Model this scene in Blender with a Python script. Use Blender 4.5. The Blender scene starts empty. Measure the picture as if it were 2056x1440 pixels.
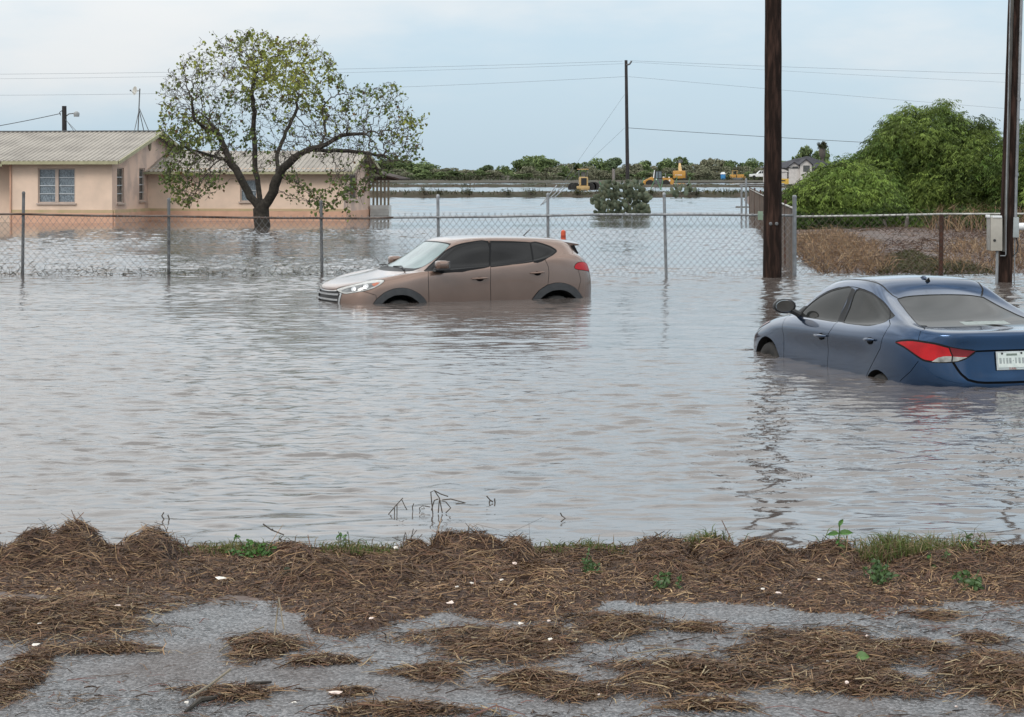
import bpy, bmesh, math, random
import numpy as np
from mathutils import Vector, Matrix
from mathutils.geometry import delaunay_2d_cdt
SC = bpy.context.scene
COL = SC.collection
rad = math.radians
# ------------------------------------------------------------------ camera, sky, sun, exposure
F, H, CX, YH = 3950.0, 1.97, 1028.0, 350.0      # focal length in photo pixels, eye height above the flood, centre column, horizon row
cam = bpy.data.cameras.new('camera')
cam.sensor_width = 36.0
cam.lens = 36.0 * F / 2056.0
cam.shift_y = -(720.0 - YH) / 2056.0
cam.clip_start, cam.clip_end = 0.2, 9000.0
camo = bpy.data.objects.new('camera', cam)
camo.location = (0, 0, H)
camo.rotation_euler = (rad(90), 0, 0)
COL.objects.link(camo)
SC.camera = camo
SC.view_settings.view_transform = 'Standard'
SC.view_settings.look = 'None'
SC.view_settings.exposure = 0.0
SC.view_settings.gamma = 1.0
SUN_EL, SUN_AZ = 44.0, 212.0                     # azimuth clockwise from +Y: behind the camera, a little to its left
W_ = bpy.data.worlds.new("World")
SC.world = W_
W_.use_nodes = True
nt = W_.node_tree
nt.nodes.clear()
def N(t, kind, **kw):
    n = t.nodes.new(kind)
    for k, v in kw.items():
        setattr(n, k, v)
    return n
wo = N(nt, 'ShaderNodeOutputWorld')
bg = N(nt, 'ShaderNodeBackground')
bg.inputs['Strength'].default_value = 0.1
sky = N(nt, 'ShaderNodeTexSky', sky_type='NISHITA', sun_disc=False)
sky.sun_elevation, sky.sun_rotation = rad(SUN_EL), rad(SUN_AZ)
sky.air_density, sky.dust_density, sky.ozone_density = 1.0, 1.2, 1.5
tc = N(nt, 'ShaderNodeTexCoord')
sep = N(nt, 'ShaderNodeSeparateXYZ')
nt.links.new(tc.outputs['Generated'], sep.inputs[0])
# broken cloud: noise on the view direction, stretched into flat banks near the horizon
mp = N(nt, 'ShaderNodeMapping')
mp.inputs['Scale'].default_value = (2.2, 2.2, 7.0)
mp.inputs['Location'].default_value = (0.35, 0.0, 0.2)
nt.links.new(tc.outputs['Generated'], mp.inputs['Vector'])
cn = N(nt, 'ShaderNodeTexNoise')
cn.inputs['Scale'].default_value = 1.7
cn.inputs['Detail'].default_value = 6.0
cn.inputs['Roughness'].default_value = 0.55
nt.links.new(mp.outputs[0], cn.inputs['Vector'])
# more cloud to the west (left) and overhead
cm = N(nt, 'ShaderNodeMath', operation='MULTIPLY_ADD')
nt.links.new(sep.outputs['X'], cm.inputs[0]); cm.inputs[1].default_value = -0.30
nt.links.new(cn.outputs['Fac'], cm.inputs[2])
cm2 = N(nt, 'ShaderNodeMath', operation='MULTIPLY_ADD')
nt.links.new(sep.outputs['Z'], cm2.inputs[0]); cm2.inputs[1].default_value = 0.95
nt.links.new(cm.outputs[0], cm2.inputs[2])
cr = N(nt, 'ShaderNodeMapRange')
cr.interpolation_type = 'SMOOTHSTEP'
cr.inputs['From Min'].default_value, cr.inputs['From Max'].default_value = 0.47, 0.82
nt.links.new(cm2.outputs[0], cr.inputs['Value'])
# cloud brightness rises towards the zenith like a bright overcast
cz = N(nt, 'ShaderNodeMapRange')
cz.inputs['From Min'].default_value, cz.inputs['From Max'].default_value = 0.0, 0.45
cz.inputs['To Min'].default_value, cz.inputs['To Max'].default_value = 7.9, 14.5
nt.links.new(sep.outputs['Z'], cz.inputs['Value'])
cc = N(nt, 'ShaderNodeVectorMath', operation='SCALE')
cc.inputs[0].default_value = (0.955, 0.985, 1.0)
nt.links.new(cz.outputs[0], cc.inputs['Scale'])
# thin veil in front of the blue
veil = N(nt, 'ShaderNodeMix', data_type='RGBA')
veil.inputs['Factor'].default_value = 0.90
nt.links.new(sky.outputs[0], veil.inputs['A'])
vz = N(nt, 'ShaderNodeVectorMath', operation='SCALE')
vz.inputs[0].default_value = (0.680, 0.862, 1.0)
nt.links.new(cz.outputs[0], vz.inputs['Scale'])
nt.links.new(vz.outputs[0], veil.inputs['B'])
mx = N(nt, 'ShaderNodeMix', data_type='RGBA')
nt.links.new(cr.outputs[0], mx.inputs['Factor'])
nt.links.new(veil.outputs['Result'], mx.inputs['A'])
nt.links.new(cc.outputs[0], mx.inputs['B'])
# darker and brighter cloud banks higher up
cv = N(nt, 'ShaderNodeTexNoise'); cv.inputs['Scale'].default_value = 2.6; cv.inputs['Detail'].default_value = 5.0
mp2 = N(nt, 'ShaderNodeMapping'); mp2.inputs['Scale'].default_value = (1.0, 1.0, 2.4); mp2.inputs['Location'].default_value = (1.7, .4, 0)
nt.links.new(tc.outputs['Generated'], mp2.inputs['Vector']); nt.links.new(mp2.outputs[0], cv.inputs['Vector'])
cvr = N(nt, 'ShaderNodeMapRange'); cvr.inputs['From Min'].default_value, cvr.inputs['From Max'].default_value = .36, .64
cvr.inputs['To Min'].default_value, cvr.inputs['To Max'].default_value = .76, 1.40
nt.links.new(cv.outputs['Fac'], cvr.inputs['Value'])
zr_ = N(nt, 'ShaderNodeMapRange'); zr_.inputs['From Min'].default_value, zr_.inputs['From Max'].default_value = .06, .30
nt.links.new(sep.outputs['Z'], zr_.inputs['Value'])
cvm = N(nt, 'ShaderNodeMix', data_type='FLOAT'); cvm.inputs[2].default_value = 1.0
nt.links.new(zr_.outputs[0], cvm.inputs[0]); nt.links.new(cvr.outputs[0], cvm.inputs[3])
fin = N(nt, 'ShaderNodeVectorMath', operation='SCALE')
nt.links.new(mx.outputs['Result'], fin.inputs[0]); nt.links.new(cvm.outputs[0], fin.inputs['Scale'])
nt.links.new(fin.outputs[0], bg.inputs['Color'])
nt.links.new(bg.outputs[0], wo.inputs[0])
sl = bpy.data.lights.new('sun', 'SUN')
sl.energy, sl.angle, sl.color = 1.4, rad(20), (1.0, 0.955, 0.90)
so = bpy.data.objects.new('sun', sl)
az, el = rad(SUN_AZ), rad(SUN_EL)
sd = Vector((math.sin(az) * math.cos(el), math.cos(az) * math.cos(el), math.sin(el)))
so.rotation_euler = (-sd).to_track_quat('-Z', 'Y').to_euler()
so.location = (0, -20, 40)
COL.objects.link(so)
# ------------------------------------------------------------------ helpers
def P(px, py, Y):
    """world point at depth Y seen at a place of the photograph"""
    return Vector(((px - CX) * Y / F, Y, H - (py - YH) * Y / F))
def G(px, py, z=0.0):
    Y = F * (H - z) / (py - YH)
    return P(px, py, Y)
def tag(o, label=None, cat=None, group=None, kind=None):
    if label: o['label'] = label
    if cat: o['category'] = cat
    if group: o['group'] = group
    if kind: o['kind'] = kind
    return o
def thing(name, label, cat, loc=(0, 0, 0), rz=0.0, group=None):
    o = bpy.data.objects.new(name, None)
    o.empty_display_size = 0.2
    o.location = loc
    o.rotation_euler = (0, 0, rz)
    COL.objects.link(o)
    return tag(o, label, cat, group)
def npmesh(name, V, Fc, mat, parent=None, col=None, smooth=False, mats=None, mi=None, nrm=None):
    """ONE mesh object from arrays; Fc: (M,3) or (M,4) array or a list of such arrays"""
    if not isinstance(Fc, (list, tuple)): Fc = [Fc]
    Fc = [np.asarray(f, np.int32) for f in Fc if len(f)]
    me = bpy.data.meshes.new(name)
    V = np.asarray(V, np.float32)
    me.vertices.add(len(V)); me.vertices.foreach_set('co', V.ravel())
    loops = np.concatenate([f.ravel() for f in Fc])
    tot = np.concatenate([np.full(len(f), f.shape[1], np.int32) for f in Fc])
    st = np.concatenate([[0], np.cumsum(tot)[:-1]]).astype(np.int32)
    me.loops.add(len(loops)); me.loops.foreach_set('vertex_index', loops)
    me.polygons.add(len(tot)); me.polygons.foreach_set('loop_start', st)
    if mi is not None: me.polygons.foreach_set('material_index', np.asarray(mi, np.int32))
    me.polygons.foreach_set('use_smooth', np.full(len(tot), bool(smooth or nrm is not None)))
    for m in (mats or [mat]): me.materials.append(m)
    me.update(calc_edges=True)
    if col is not None:
        ca = me.color_attributes.new('Col', 'FLOAT_COLOR', 'POINT')
        c = np.ones((len(V), 4), np.float32); c[:, :3] = col
        ca.data.foreach_set('color', c.ravel())
    if nrm is not None:
        me.normals_split_custom_set_from_vertices([tuple(map(float, n)) for n in nrm])
    o = bpy.data.objects.new(name, me)
    COL.objects.link(o)
    if parent: o.parent = parent
    return o
class MB:
    """collects boxes, tubes, lathes, prisms and links them as ONE mesh object"""
    def __init__(s): s.v, s.f, s.m, s.cur = [], [], [], 0
    def add(s, vs, fs):
        b = len(s.v)
        s.v += [tuple(v) for v in vs]
        s.f += [tuple(i + b for i in f) for f in fs]
        s.m += [s.cur] * len(fs)
        return s
    def box(s, c, d, rz=0.0, ry=0.0, rx=0.0, taper=1.0):
        M = Matrix.Rotation(rz, 3, 'Z') @ Matrix.Rotation(ry, 3, 'Y') @ Matrix.Rotation(rx, 3, 'X')
        vs = []
        for z in (-.5, .5):
            k = taper if z > 0 else 1.0
            for x, y in ((-.5, -.5), (.5, -.5), (.5, .5), (-.5, .5)):
                vs.append(Vector(c) + M @ Vector((x * d[0] * k, y * d[1] * k, z * d[2])))
        return s.add(vs, [(3, 2, 1, 0), (4, 5, 6, 7), (0, 1, 5, 4), (1, 2, 6, 5), (2, 3, 7, 6), (3, 0, 4, 7)])
    def bbox(s, c, d, b=0.02, rz=0.0, M=None):
        """box with chamfered edges"""
        R = M if M is not None else Matrix.Rotation(rz, 3, 'Z')
        bm = bmesh.new()
        bmesh.ops.create_cube(bm, size=1.0)
        for v in bm.verts: v.co = Vector((v.co.x * d[0], v.co.y * d[1], v.co.z * d[2]))
        bmesh.ops.bevel(bm, geom=bm.edges[:], offset=min(b, min(d) * .45), segments=2, affect='EDGES', profile=0.6)
        vs = [Vector(c) + R @ v.co for v in bm.verts]
        bm.verts.index_update()
        fs = [tuple(v.index for v in f.verts) for f in bm.faces]
        bm.free()
        return s.add(vs, fs)
    def tube(s, pts, r, n=8, cap=True):
        pts = [Vector(p) for p in pts]
        rs = r if isinstance(r, (list, tuple)) else [r] * len(pts)
        vs, fs = [], []
        up = None
        for i, p in enumerate(pts):
            t = (pts[min(i + 1, len(pts) - 1)] - pts[max(i - 1, 0)])
            if t.length < 1e-9: t = Vector((0, 0, 1))
            t.normalize()
            if up is None:
                up = t.orthogonal().normalized()
            up = (up - t * up.dot(t))
            if up.length < 1e-6: up = t.orthogonal()
            up.normalize()
            w = t.cross(up)
            for k in range(n):
                a = 2 * math.pi * k / n
                vs.append(p + (up * math.cos(a) + w * math.sin(a)) * rs[i])
        for i in range(len(pts) - 1):
            for k in range(n):
                fs.append((i * n + k, i * n + (k + 1) % n, (i + 1) * n + (k + 1) % n, (i + 1) * n + k))
        if cap:
            fs.append(tuple(range(n))[::-1]); fs.append(tuple(range((len(pts) - 1) * n, len(pts) * n)))
        return s.add(vs, fs)
    def lathe(s, prof, n=24, c=(0, 0, 0), M=None):
        """prof: (r, h) pairs along local z"""
        M = M or Matrix.Identity(3)
        vs, fs = [], []
        for r, h in prof:
            for k in range(n):
                a = 2 * math.pi * k / n
                vs.append(Vector(c) + M @ Vector((r * math.cos(a), r * math.sin(a), h)))
        for i in range(len(prof) - 1):
            for k in range(n):
                fs.append((i * n + k, i * n + (k + 1) % n, (i + 1) * n + (k + 1) % n, (i + 1) * n + k))
        fs.append(tuple(range(n))[::-1]); fs.append(tuple(range((len(prof) - 1) * n, len(prof) * n)))
        return s.add(vs, fs)
    def prism(s, poly, y0, y1, M=None, c=(0, 0, 0)):
        """polygon in local x,z pushed from y0 to y1"""
        M = M or Matrix.Identity(3)
        n = len(poly)
        vs = [Vector(c) + M @ Vector((x, y, z)) for y in (y0, y1) for x, z in poly]
        fs = [tuple(range(n)), tuple(range(n, 2 * n))[::-1]] + [(i, i + n, (i + 1) % n + n, (i + 1) % n) for i in range(n)]
        return s.add(vs, fs)
    def build(s, name, mat, parent=None, smooth=False, mats=None, angle=None):
        me = bpy.data.meshes.new(name)
        me.from_pydata(s.v, [], s.f)
        for m in (mats or [mat]): me.materials.append(m)
        if mats: me.polygons.foreach_set('material_index', s.m)
        bm = bmesh.new(); bm.from_mesh(me)
        bmesh.ops.recalc_face_normals(bm, faces=bm.faces[:])
        bm.to_mesh(me); bm.free()
        if smooth:
            me.polygons.foreach_set('use_smooth', [True] * len(me.polygons))
            try: me.set_sharp_from_angle(angle=rad(angle or 40))
            except Exception: pass
        me.update()
        o = bpy.data.objects.new(name, me)
        COL.objects.link(o)
        if parent: o.parent = parent
        return o
def copy_tree(o, parent=None):
    c = o.copy(); COL.objects.link(c)
    if parent: c.parent = parent
    for ch in list(o.children): copy_tree(ch, c)
    return c
# ------------------------------------------------------------------ materials
def mat(name, c1, c2=None, scale=8.0, rough=0.6, metal=0.0, spec=0.5, bump=0.0, bscale=None, coat=0.0, stretch=None, r2=None,
        ior=None, detail=6.0, attr=False, trans=0.0, lo=0.35, hi=0.65):
    m = bpy.data.materials.new(name); m.use_nodes = True
    t = m.node_tree; b = t.nodes['Principled BSDF']
    b.inputs['Roughness'].default_value = rough
    b.inputs['Metallic'].default_value = metal
    b.inputs['Specular IOR Level'].default_value = spec
    if ior: b.inputs['IOR'].default_value = ior
    if coat:
        b.inputs['Coat Weight'].default_value = coat; b.inputs['Coat Roughness'].default_value = 0.04
    co = N(t, 'ShaderNodeTexCoord'); vec = co.outputs['Object']
    if stretch:
        mp = N(t, 'ShaderNodeMapping'); mp.inputs['Scale'].default_value = stretch
        t.links.new(vec, mp.inputs[0]); vec = mp.outputs[0]
    c2 = c2 or tuple(x * 0.8 for x in c1)
    ns = N(t, 'ShaderNodeTexNoise'); ns.inputs['Scale'].default_value = scale; ns.inputs['Detail'].default_value = detail
    t.links.new(vec, ns.inputs['Vector'])
    mr = N(t, 'ShaderNodeMapRange'); mr.inputs['From Min'].default_value = lo; mr.inputs['From Max'].default_value = hi
    t.links.new(ns.outputs['Fac'], mr.inputs['Value'])
    mx = N(t, 'ShaderNodeMix', data_type='RGBA')
    t.links.new(mr.outputs[0], mx.inputs['Factor'])
    mx.inputs['A'].default_value = (*c1, 1); mx.inputs['B'].default_value = (*c2, 1)
    outc = mx.outputs['Result']
    if attr:
        at = N(t, 'ShaderNodeAttribute'); at.attribute_name = 'Col'
        ml = N(t, 'ShaderNodeMix', data_type='RGBA', blend_type='MULTIPLY'); ml.inputs['Factor'].default_value = 1.0
        t.links.new(outc, ml.inputs['A']); t.links.new(at.outputs['Color'], ml.inputs['B']); outc = ml.outputs['Result']
    t.links.new(outc, b.inputs['Base Color'])
    if r2 is not None:
        rr = N(t, 'ShaderNodeMapRange'); rr.inputs['To Min'].default_value = rough; rr.inputs['To Max'].default_value = r2
        t.links.new(mr.outputs[0], rr.inputs['Value']); t.links.new(rr.outputs[0], b.inputs['Roughness'])
    if bump:
        bn = N(t, 'ShaderNodeTexNoise'); bn.inputs['Scale'].default_value = bscale or scale * 3; bn.inputs['Detail'].default_value = 5
        t.links.new(vec, bn.inputs['Vector'])
        bp = N(t, 'ShaderNodeBump'); bp.inputs['Distance'].default_value = bump; bp.inputs['Strength'].default_value = 1.0
        t.links.new(bn.outputs['Fac'], bp.inputs['Height']); t.links.new(bp.outputs[0], b.inputs['Normal'])
    if trans:
        out = t.nodes['Material Output']
        tr = N(t, 'ShaderNodeBsdfTranslucent'); ms = N(t, 'ShaderNodeMixShader'); ms.inputs[0].default_value = trans
        t.links.new(outc, tr.inputs['Color'])
        t.links.new(b.outputs[0], ms.inputs[1]); t.links.new(tr.outputs[0], ms.inputs[2]); t.links.new(ms.outputs[0], out.inputs['Surface'])
    return m
M = {}
M['wood_pole'] = mat('creosote_wood', (.016, .010, .008), (.060, .034, .026), 5, .9, spec=.12, bump=.02, bscale=9, stretch=(3.2, 3.2, .45), lo=.45, hi=.72)
M['wood_grey'] = mat('weathered_wood', (.10, .095, .085), (.03, .028, .025), 6, .9, bump=.01, bscale=10, stretch=(4, 4, .4))
M['wood_far'] = mat('far_pole_wood', (.02, .018, .018), (.035, .03, .03), 4, .9)
M['galv'] = mat('galvanised_steel', (.30, .31, .32), (.20, .21, .22), 6, .55, metal=.5)
M['galv_dark'] = mat('dull_steel', (.15, .155, .16), (.09, .09, .09), 5, .7, metal=.3)
M['wire'] = mat('fence_wire', (.24, .245, .25), (.15, .15, .15), 1.2, .6, metal=.3)
M['wire_rust'] = mat('rusty_fence_wire', (.10, .072, .056), (.06, .048, .04), 3, .8)
M['rust'] = mat('rusty_steel', (.075, .030, .018), (.035, .018, .012), 6, .9, bump=.004)
M['rust_rail'] = mat('rusty_rail', (.045, .026, .018), (.13, .10, .085), 2.5, .85)
M['white_rail'] = mat('pale_galvanised_rail', (.45, .45, .42), (.28, .27, .25), 4, .6)
M['cable'] = mat('cable', (.05, .055, .06), None, 3, .6)
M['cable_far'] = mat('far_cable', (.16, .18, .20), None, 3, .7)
M['black'] = mat('black_plastic', (.012, .012, .013), (.018, .018, .019), 20, .5)
M['cladding'] = mat('grey_plastic_cladding', (.028, .029, .031), (.04, .04, .042), 12, .55)
M['rubber'] = mat('tyre_rubber', (.012, .012, .012), (.024, .022, .02), 9, .85, bump=.003)
M['rim'] = mat('alloy_rim', (.25, .25, .25), (.15, .14, .13), 7, .4, metal=.7)
M['chrome'] = mat('chrome', (.62, .63, .64), (.5, .5, .5), 5, .18, metal=1.0)
M['lens_red'] = mat('red_lens', (.42, .006, .010), (.30, .004, .008), 9, .25, spec=.3)
M['lens_red_dark'] = mat('dark_red_lens', (.15, .008, .012), (.10, .006, .01), 9, .3, spec=.3)
M['lens_white'] = mat('clear_lens', (.45, .45, .43), (.30, .30, .29), 22, .12, coat=.6)
M['lens_dark'] = mat('smoked_lamp', (.07, .075, .078), (.16, .165, .165), 14, .12, coat=.8)
M['lens_amber'] = mat('amber_lens', (.42, .12, .06), (.35, .09, .05), 9, .2, coat=.5)
M['white_plastic'] = mat('white_plastic', (.72, .73, .73), (.62, .63, .63), 9, .4)
M['orange'] = mat('orange_plastic', (.55, .075, .02), (.42, .06, .02), 9, .5)
# ------------------------------------------------------------------ the setting: ground, road, flood water
def water_material():
    m = bpy.data.materials.new('flood_water'); m.use_nodes = True
    t = m.node_tree; b = t.nodes['Principled BSDF']
    b.inputs['Roughness'].default_value = 0.06
    b.inputs['IOR'].default_value = 1.45
    geo = N(t, 'ShaderNodeNewGeometry')
    def noise(sx, sy, detail, rot=0.0, off=0.0, dist=0.0):
        mp = N(t, 'ShaderNodeMapping'); mp.inputs['Scale'].default_value = (sx, sy, 1)
        mp.inputs['Rotation'].default_value = (0, 0, rot); mp.inputs['Location'].default_value = (off, off * 1.7, 0)
        t.links.new(geo.outputs['Position'], mp.inputs[0])
        n = N(t, 'ShaderNodeTexNoise'); n.inputs['Scale'].default_value = 1.0; n.inputs['Detail'].default_value = detail
        n.inputs['Roughness'].default_value = 0.5; n.inputs['Distortion'].default_value = dist
        t.links.new(mp.outputs[0], n.inputs['Vector']); return n.outputs['Fac']
    def math_(op, a, b_):
        n = N(t, 'ShaderNodeMath', operation=op)
        for i, x in enumerate((a, b_)):
            if isinstance(x, (int, float)): n.inputs[i].default_value = x
            else: t.links.new(x, n.inputs[i])
        return n.outputs[0]
    big = noise(.55, 1.9, 2.0, .10, 3.1, .4)          # wind waves, crests nearly square to the view
    mid = noise(2.0, 5.2, 3.0, .16, 7.7, .6)
    fine = noise(8.0, 11.5, 3.0, -.2, 1.3, .9)
    patch = noise(.10, .16, 2.0, .4, 11.0)             # calmer and rougher patches
    pr = N(t, 'ShaderNodeMapRange'); pr.inputs['From Min'].default_value = .36; pr.inputs['From Max'].default_value = .62
    pr.inputs['To Min'].default_value = .55; pr.inputs['To Max'].default_value = 1.15
    t.links.new(patch, pr.inputs['Value'])
    # sheltered water far across the fields is flatter
    sp = N(t, 'ShaderNodeSeparateXYZ'); t.links.new(geo.outputs['Position'], sp.inputs[0])
    ys = N(t, 'ShaderNodeMapRange'); ys.interpolation_type = 'SMOOTHSTEP'
    ys.inputs['From Min'].default_value = 30; ys.inputs['From Max'].default_value = 130
    ys.inputs['To Min'].default_value = 1.0; ys.inputs['To Max'].default_value = 0.10
    t.links.new(sp.outputs['Y'], ys.inputs['Value'])
    ns_ = N(t, 'ShaderNodeMapRange'); ns_.inputs['From Min'].default_value = 10.5; ns_.inputs['From Max'].default_value = 14.5   # smoother in the shallows
    ns_.inputs['To Min'].default_value = .25; ns_.inputs['To Max'].default_value = 1.0
    t.links.new(sp.outputs['Y'], ns_.inputs['Value'])
    h = math_('ADD', math_('MULTIPLY', big, .014), math_('ADD', math_('MULTIPLY', mid, .010), math_('MULTIPLY', math_('MULTIPLY', fine, .0045), ns_.outputs[0])))
    h = math_('MULTIPLY', h, math_('MULTIPLY', pr.outputs[0], ys.outputs[0]))
    bp = N(t, 'ShaderNodeBump'); bp.inputs['Distance'].default_value = 1.0; bp.inputs['Strength'].default_value = 1.0
    t.links.new(h, bp.inputs['Height']); t.links.new(bp.outputs[0], b.inputs['Normal'])
    mx = N(t, 'ShaderNodeMix', data_type='RGBA')
    mx.inputs['A'].default_value = (.080, .067, .060, 1); mx.inputs['B'].default_value = (.100, .088, .082, 1)
    t.links.new(patch, mx.inputs['Factor']); t.links.new(mx.outputs['Result'], b.inputs['Base Color'])
    return m
def road_material():
    m = bpy.data.materials.new('wet_chip_seal'); m.use_nodes = True
    t = m.node_tree; b = t.nodes['Principled BSDF']
    geo = N(t, 'ShaderNodeNewGeometry')
    def tex(kind, scale, **kw):
        n = N(t, kind); n.inputs['Scale'].default_value = scale
        t.links.new(geo.outputs['Position'], n.inputs['Vector']); return n
    vo = tex('ShaderNodeTexVoronoi', 95.0); vb = tex('ShaderNodeTexVoronoi', 48.0)
    n1 = tex('ShaderNodeTexNoise', 1.3); n1.inputs['Detail'].default_value = 5
    n2 = tex('ShaderNodeTexNoise', 140.0)
    r = N(t, 'ShaderNodeMapRange'); r.inputs['To Min'].default_value = .055; r.inputs['To Max'].default_value = .25
    r.inputs['From Min'].default_value = 0.05; r.inputs['From Max'].default_value = .95
    sx = N(t, 'ShaderNodeSeparateColor'); t.links.new(vo.outputs['Color'], sx.inputs[0])
    pw = N(t, 'ShaderNodeMath', operation='POWER'); t.links.new(sx.outputs[0], pw.inputs[0]); pw.inputs[1].default_value = 1.7
    t.links.new(pw.outputs[0], r.inputs['Value'])
    cb = N(t, 'ShaderNodeCombineColor')
    for i, k in enumerate((1.0, 1.0, 1.03)):
        q = N(t, 'ShaderNodeMath', operation='MULTIPLY'); q.inputs[1].default_value = k
        t.links.new(r.outputs[0], q.inputs[0]); t.links.new(q.outputs[0], cb.inputs[i])
    # muddy film here and there
    mr = N(t, 'ShaderNodeMapRange'); mr.inputs['From Min'].default_value = .44; mr.inputs['From Max'].default_value = .66
    mr.inputs['To Max'].default_value = .55
    t.links.new(n1.outputs['Fac'], mr.inputs['Value'])
    mx = N(t, 'ShaderNodeMix', data_type='RGBA'); mx.inputs['B'].default_value = (.085, .062, .052, 1)
    t.links.new(mr.outputs[0], mx.inputs['Factor']); t.links.new(cb.outputs[0], mx.inputs['A'])
    t.links.new(mx.outputs['Result'], b.inputs['Base Color'])
    rr = N(t, 'ShaderNodeMapRange'); rr.inputs['To Min'].default_value = .14; rr.inputs['To Max'].default_value = .60
    rr.inputs['From Min'].default_value = .35; rr.inputs['From Max'].default_value = .65
    t.links.new(n1.outputs['Fac'], rr.inputs['Value']); t.links.new(rr.outputs[0], b.inputs['Roughness'])
    ad = N(t, 'ShaderNodeMath', operation='ADD'); t.links.new(vo.outputs['Distance'], ad.inputs[0])
    mu = N(t, 'ShaderNodeMath', operation='MULTIPLY'); mu.inputs[1].default_value = .8
    t.links.new(vb.outputs['Distance'], mu.inputs[0]); t.links.new(mu.outputs[0], ad.inputs[1])
    bp = N(t, 'ShaderNodeBump'); bp.inputs['Distance'].default_value = .010; bp.inputs['Strength'].default_value = .9; bp.invert = True
    t.links.new(ad.outputs[0], bp.inputs['Height']); t.links.new(bp.outputs[0], b.inputs['Normal'])
    return m
M['water'] = water_material()
M['road'] = road_material()
M['mud'] = mat('mud_ground', (.062, .040, .032), (.125, .088, .072), 1.6, .55, bump=.05, bscale=5, r2=.85, lo=.40, hi=.62)
M['berm'] = mat('grassy_earth', (.035, .034, .018), (.055, .040, .026), .6, .9, bump=.1, bscale=3)
M['dirt'] = mat('bare_dirt', (.062, .048, .036), (.040, .042, .025), .25, .95, bump=.15, bscale=1.2)
FY = 38.3                                        # the near fence line
def lerp(a, b, t): return a + (b - a) * t
def sm(x, a, b):
    t = np.clip((x - a) / (b - a), 0, 1); return t * t * (3 - 2 * t)
def bank_z(Y):
    return np.interp(Y, [-50, 8.7, 9.5, 10.0, 10.4, 10.8, 11.6, 13], [.076, .076, .052, .012, -.03, -.10, -.28, -.6])
SX0, SY0 = 5.5, FY                               # corner post, from which the side fence runs back
SX1, SY1 = 11.75, 97.3
def lot_edge(Y): return SX0 + (SX1 - SX0) * (Y - SY0) / (SY1 - SY0)
VN = {}
def vnoise(x, y, seed=0, oct=4):
    """cheap value noise on arrays"""
    if seed not in VN: VN[seed] = np.random.RandomState(seed).rand(256, 256)
    T = VN[seed]; out = 0; amp = 1; tot = 0
    for o in range(oct):
        xi = np.floor(x).astype(int); yi = np.floor(y).astype(int); fx = x - xi; fy = y - yi
        fx = fx * fx * (3 - 2 * fx); fy = fy * fy * (3 - 2 * fy)
        a = T[yi % 256, xi % 256]; b = T[yi % 256, (xi + 1) % 256]; c = T[(yi + 1) % 256, xi % 256]; d = T[(yi + 1) % 256, (xi + 1) % 256]
        out = out + amp * ((a * (1 - fx) + b * fx) * (1 - fy) + (c * (1 - fx) + d * fx) * fy); tot += amp
        amp *= .5; x = x * 2.03 + 7.1; y = y * 2.03 + 3.7
    return out / tot
def ground_z(X, Y):
    z = bank_z(Y)
    lot = sm(X - lot_edge(Y), -.4, .9) * sm(Y, FY - .5, FY + .7) * (1 - sm(Y, 150, 165))
    zl = .03 + .11 * sm(Y, 39, 60) + .25 * sm(Y, 62, 90) + (vnoise(X * .45, Y * .3, 3) - .5) * .20
    return z * (1 - lot) + zl * lot
def gridmesh(name, xs, ys, zf, m, parent=None, smooth=True):
    X, Y = np.meshgrid(np.array(xs, float), np.array(ys, float))
    Z = zf(X, Y)
    V = np.stack([X, Y, Z], -1).reshape(-1, 3)
    nx, ny = len(xs), len(ys)
    i = np.arange(nx - 1)[None, :] + nx * np.arange(ny - 1)[:, None]
    Fc = np.stack([i, i + 1, i + 1 + nx, i + nx], -1).reshape(-1, 4)
    return npmesh(name, V, Fc, m, parent, smooth=smooth)
xs = [-5000, -1500, -400, -120, -60, -40] + list(np.arange(-30, 4.1, 1.5)) + list(np.arange(4.5, 40, .5)) + [45, 60, 100, 200, 400, 1500, 5000]
ys = [-60, -10, 5, 8.7, 9.2, 9.6, 10.1, 10.7, 11.6, 13, 20, 30, 37] + list(np.arange(37.5, 80, .6)) + list(np.arange(80, 170, 4)) + [200, 300, 430, 600, 1500, 7000]
tag(gridmesh('ground', xs, ys, ground_z, M['mud']), kind='structure')
tag(gridmesh('road', [-60, -6, 6, 60], [-12, 5, 8.72], lambda X, Y: X * 0 + .080, M['road']), kind='structure')
def water_z(X, Y):
    """wind ripples: crests lie nearly square to the view, smaller chop on top, fading into the distance"""
    a = rad(7); x, y = X * math.cos(a) + Y * math.sin(a) + 400, -X * math.sin(a) + Y * math.cos(a) + 400
    patch = .55 + .75 * sm(vnoise(X * .13 + 70, Y * .16 + 70, 61, 2), .35, .62)
    swell = vnoise(x * .6, y * 2.4, 62, 1) - .5
    q = vnoise(x * 2.6, y * 6.6, 63, 2); ridge = 1 - np.abs(2 * q - 1)
    chop = vnoise(x * 5.0 + y * .4, y * 9.5, 64, 2) - .5
    x2, y2 = X * .94 - Y * .34 + 300, X * .34 + Y * .94 + 300
    cross = vnoise(x2 * 5.2, y2 * 11, 65, 2) - .5
    fine = vnoise(x * 10 + 30, y * 13 + 30, 66, 1) - .5
    wide = vnoise(x * 2.2, y * 4.4, 67, 2) - .5                      # longer chop in the open water
    h = .012 * swell + patch * (.0075 * ridge + .021 * chop + .015 * cross + .009 * fine) + .030 * sm(Y, 17, 32) * patch * wide
    fade = sm(Y, 9.4, 13.5) * .55 + .45
    edge = (1 - sm(np.abs(X), 14.5, 17)) * (1 - sm(Y, 68, 75))
    return h * fade * edge * WAVE
WAVE = 1.0
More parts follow.
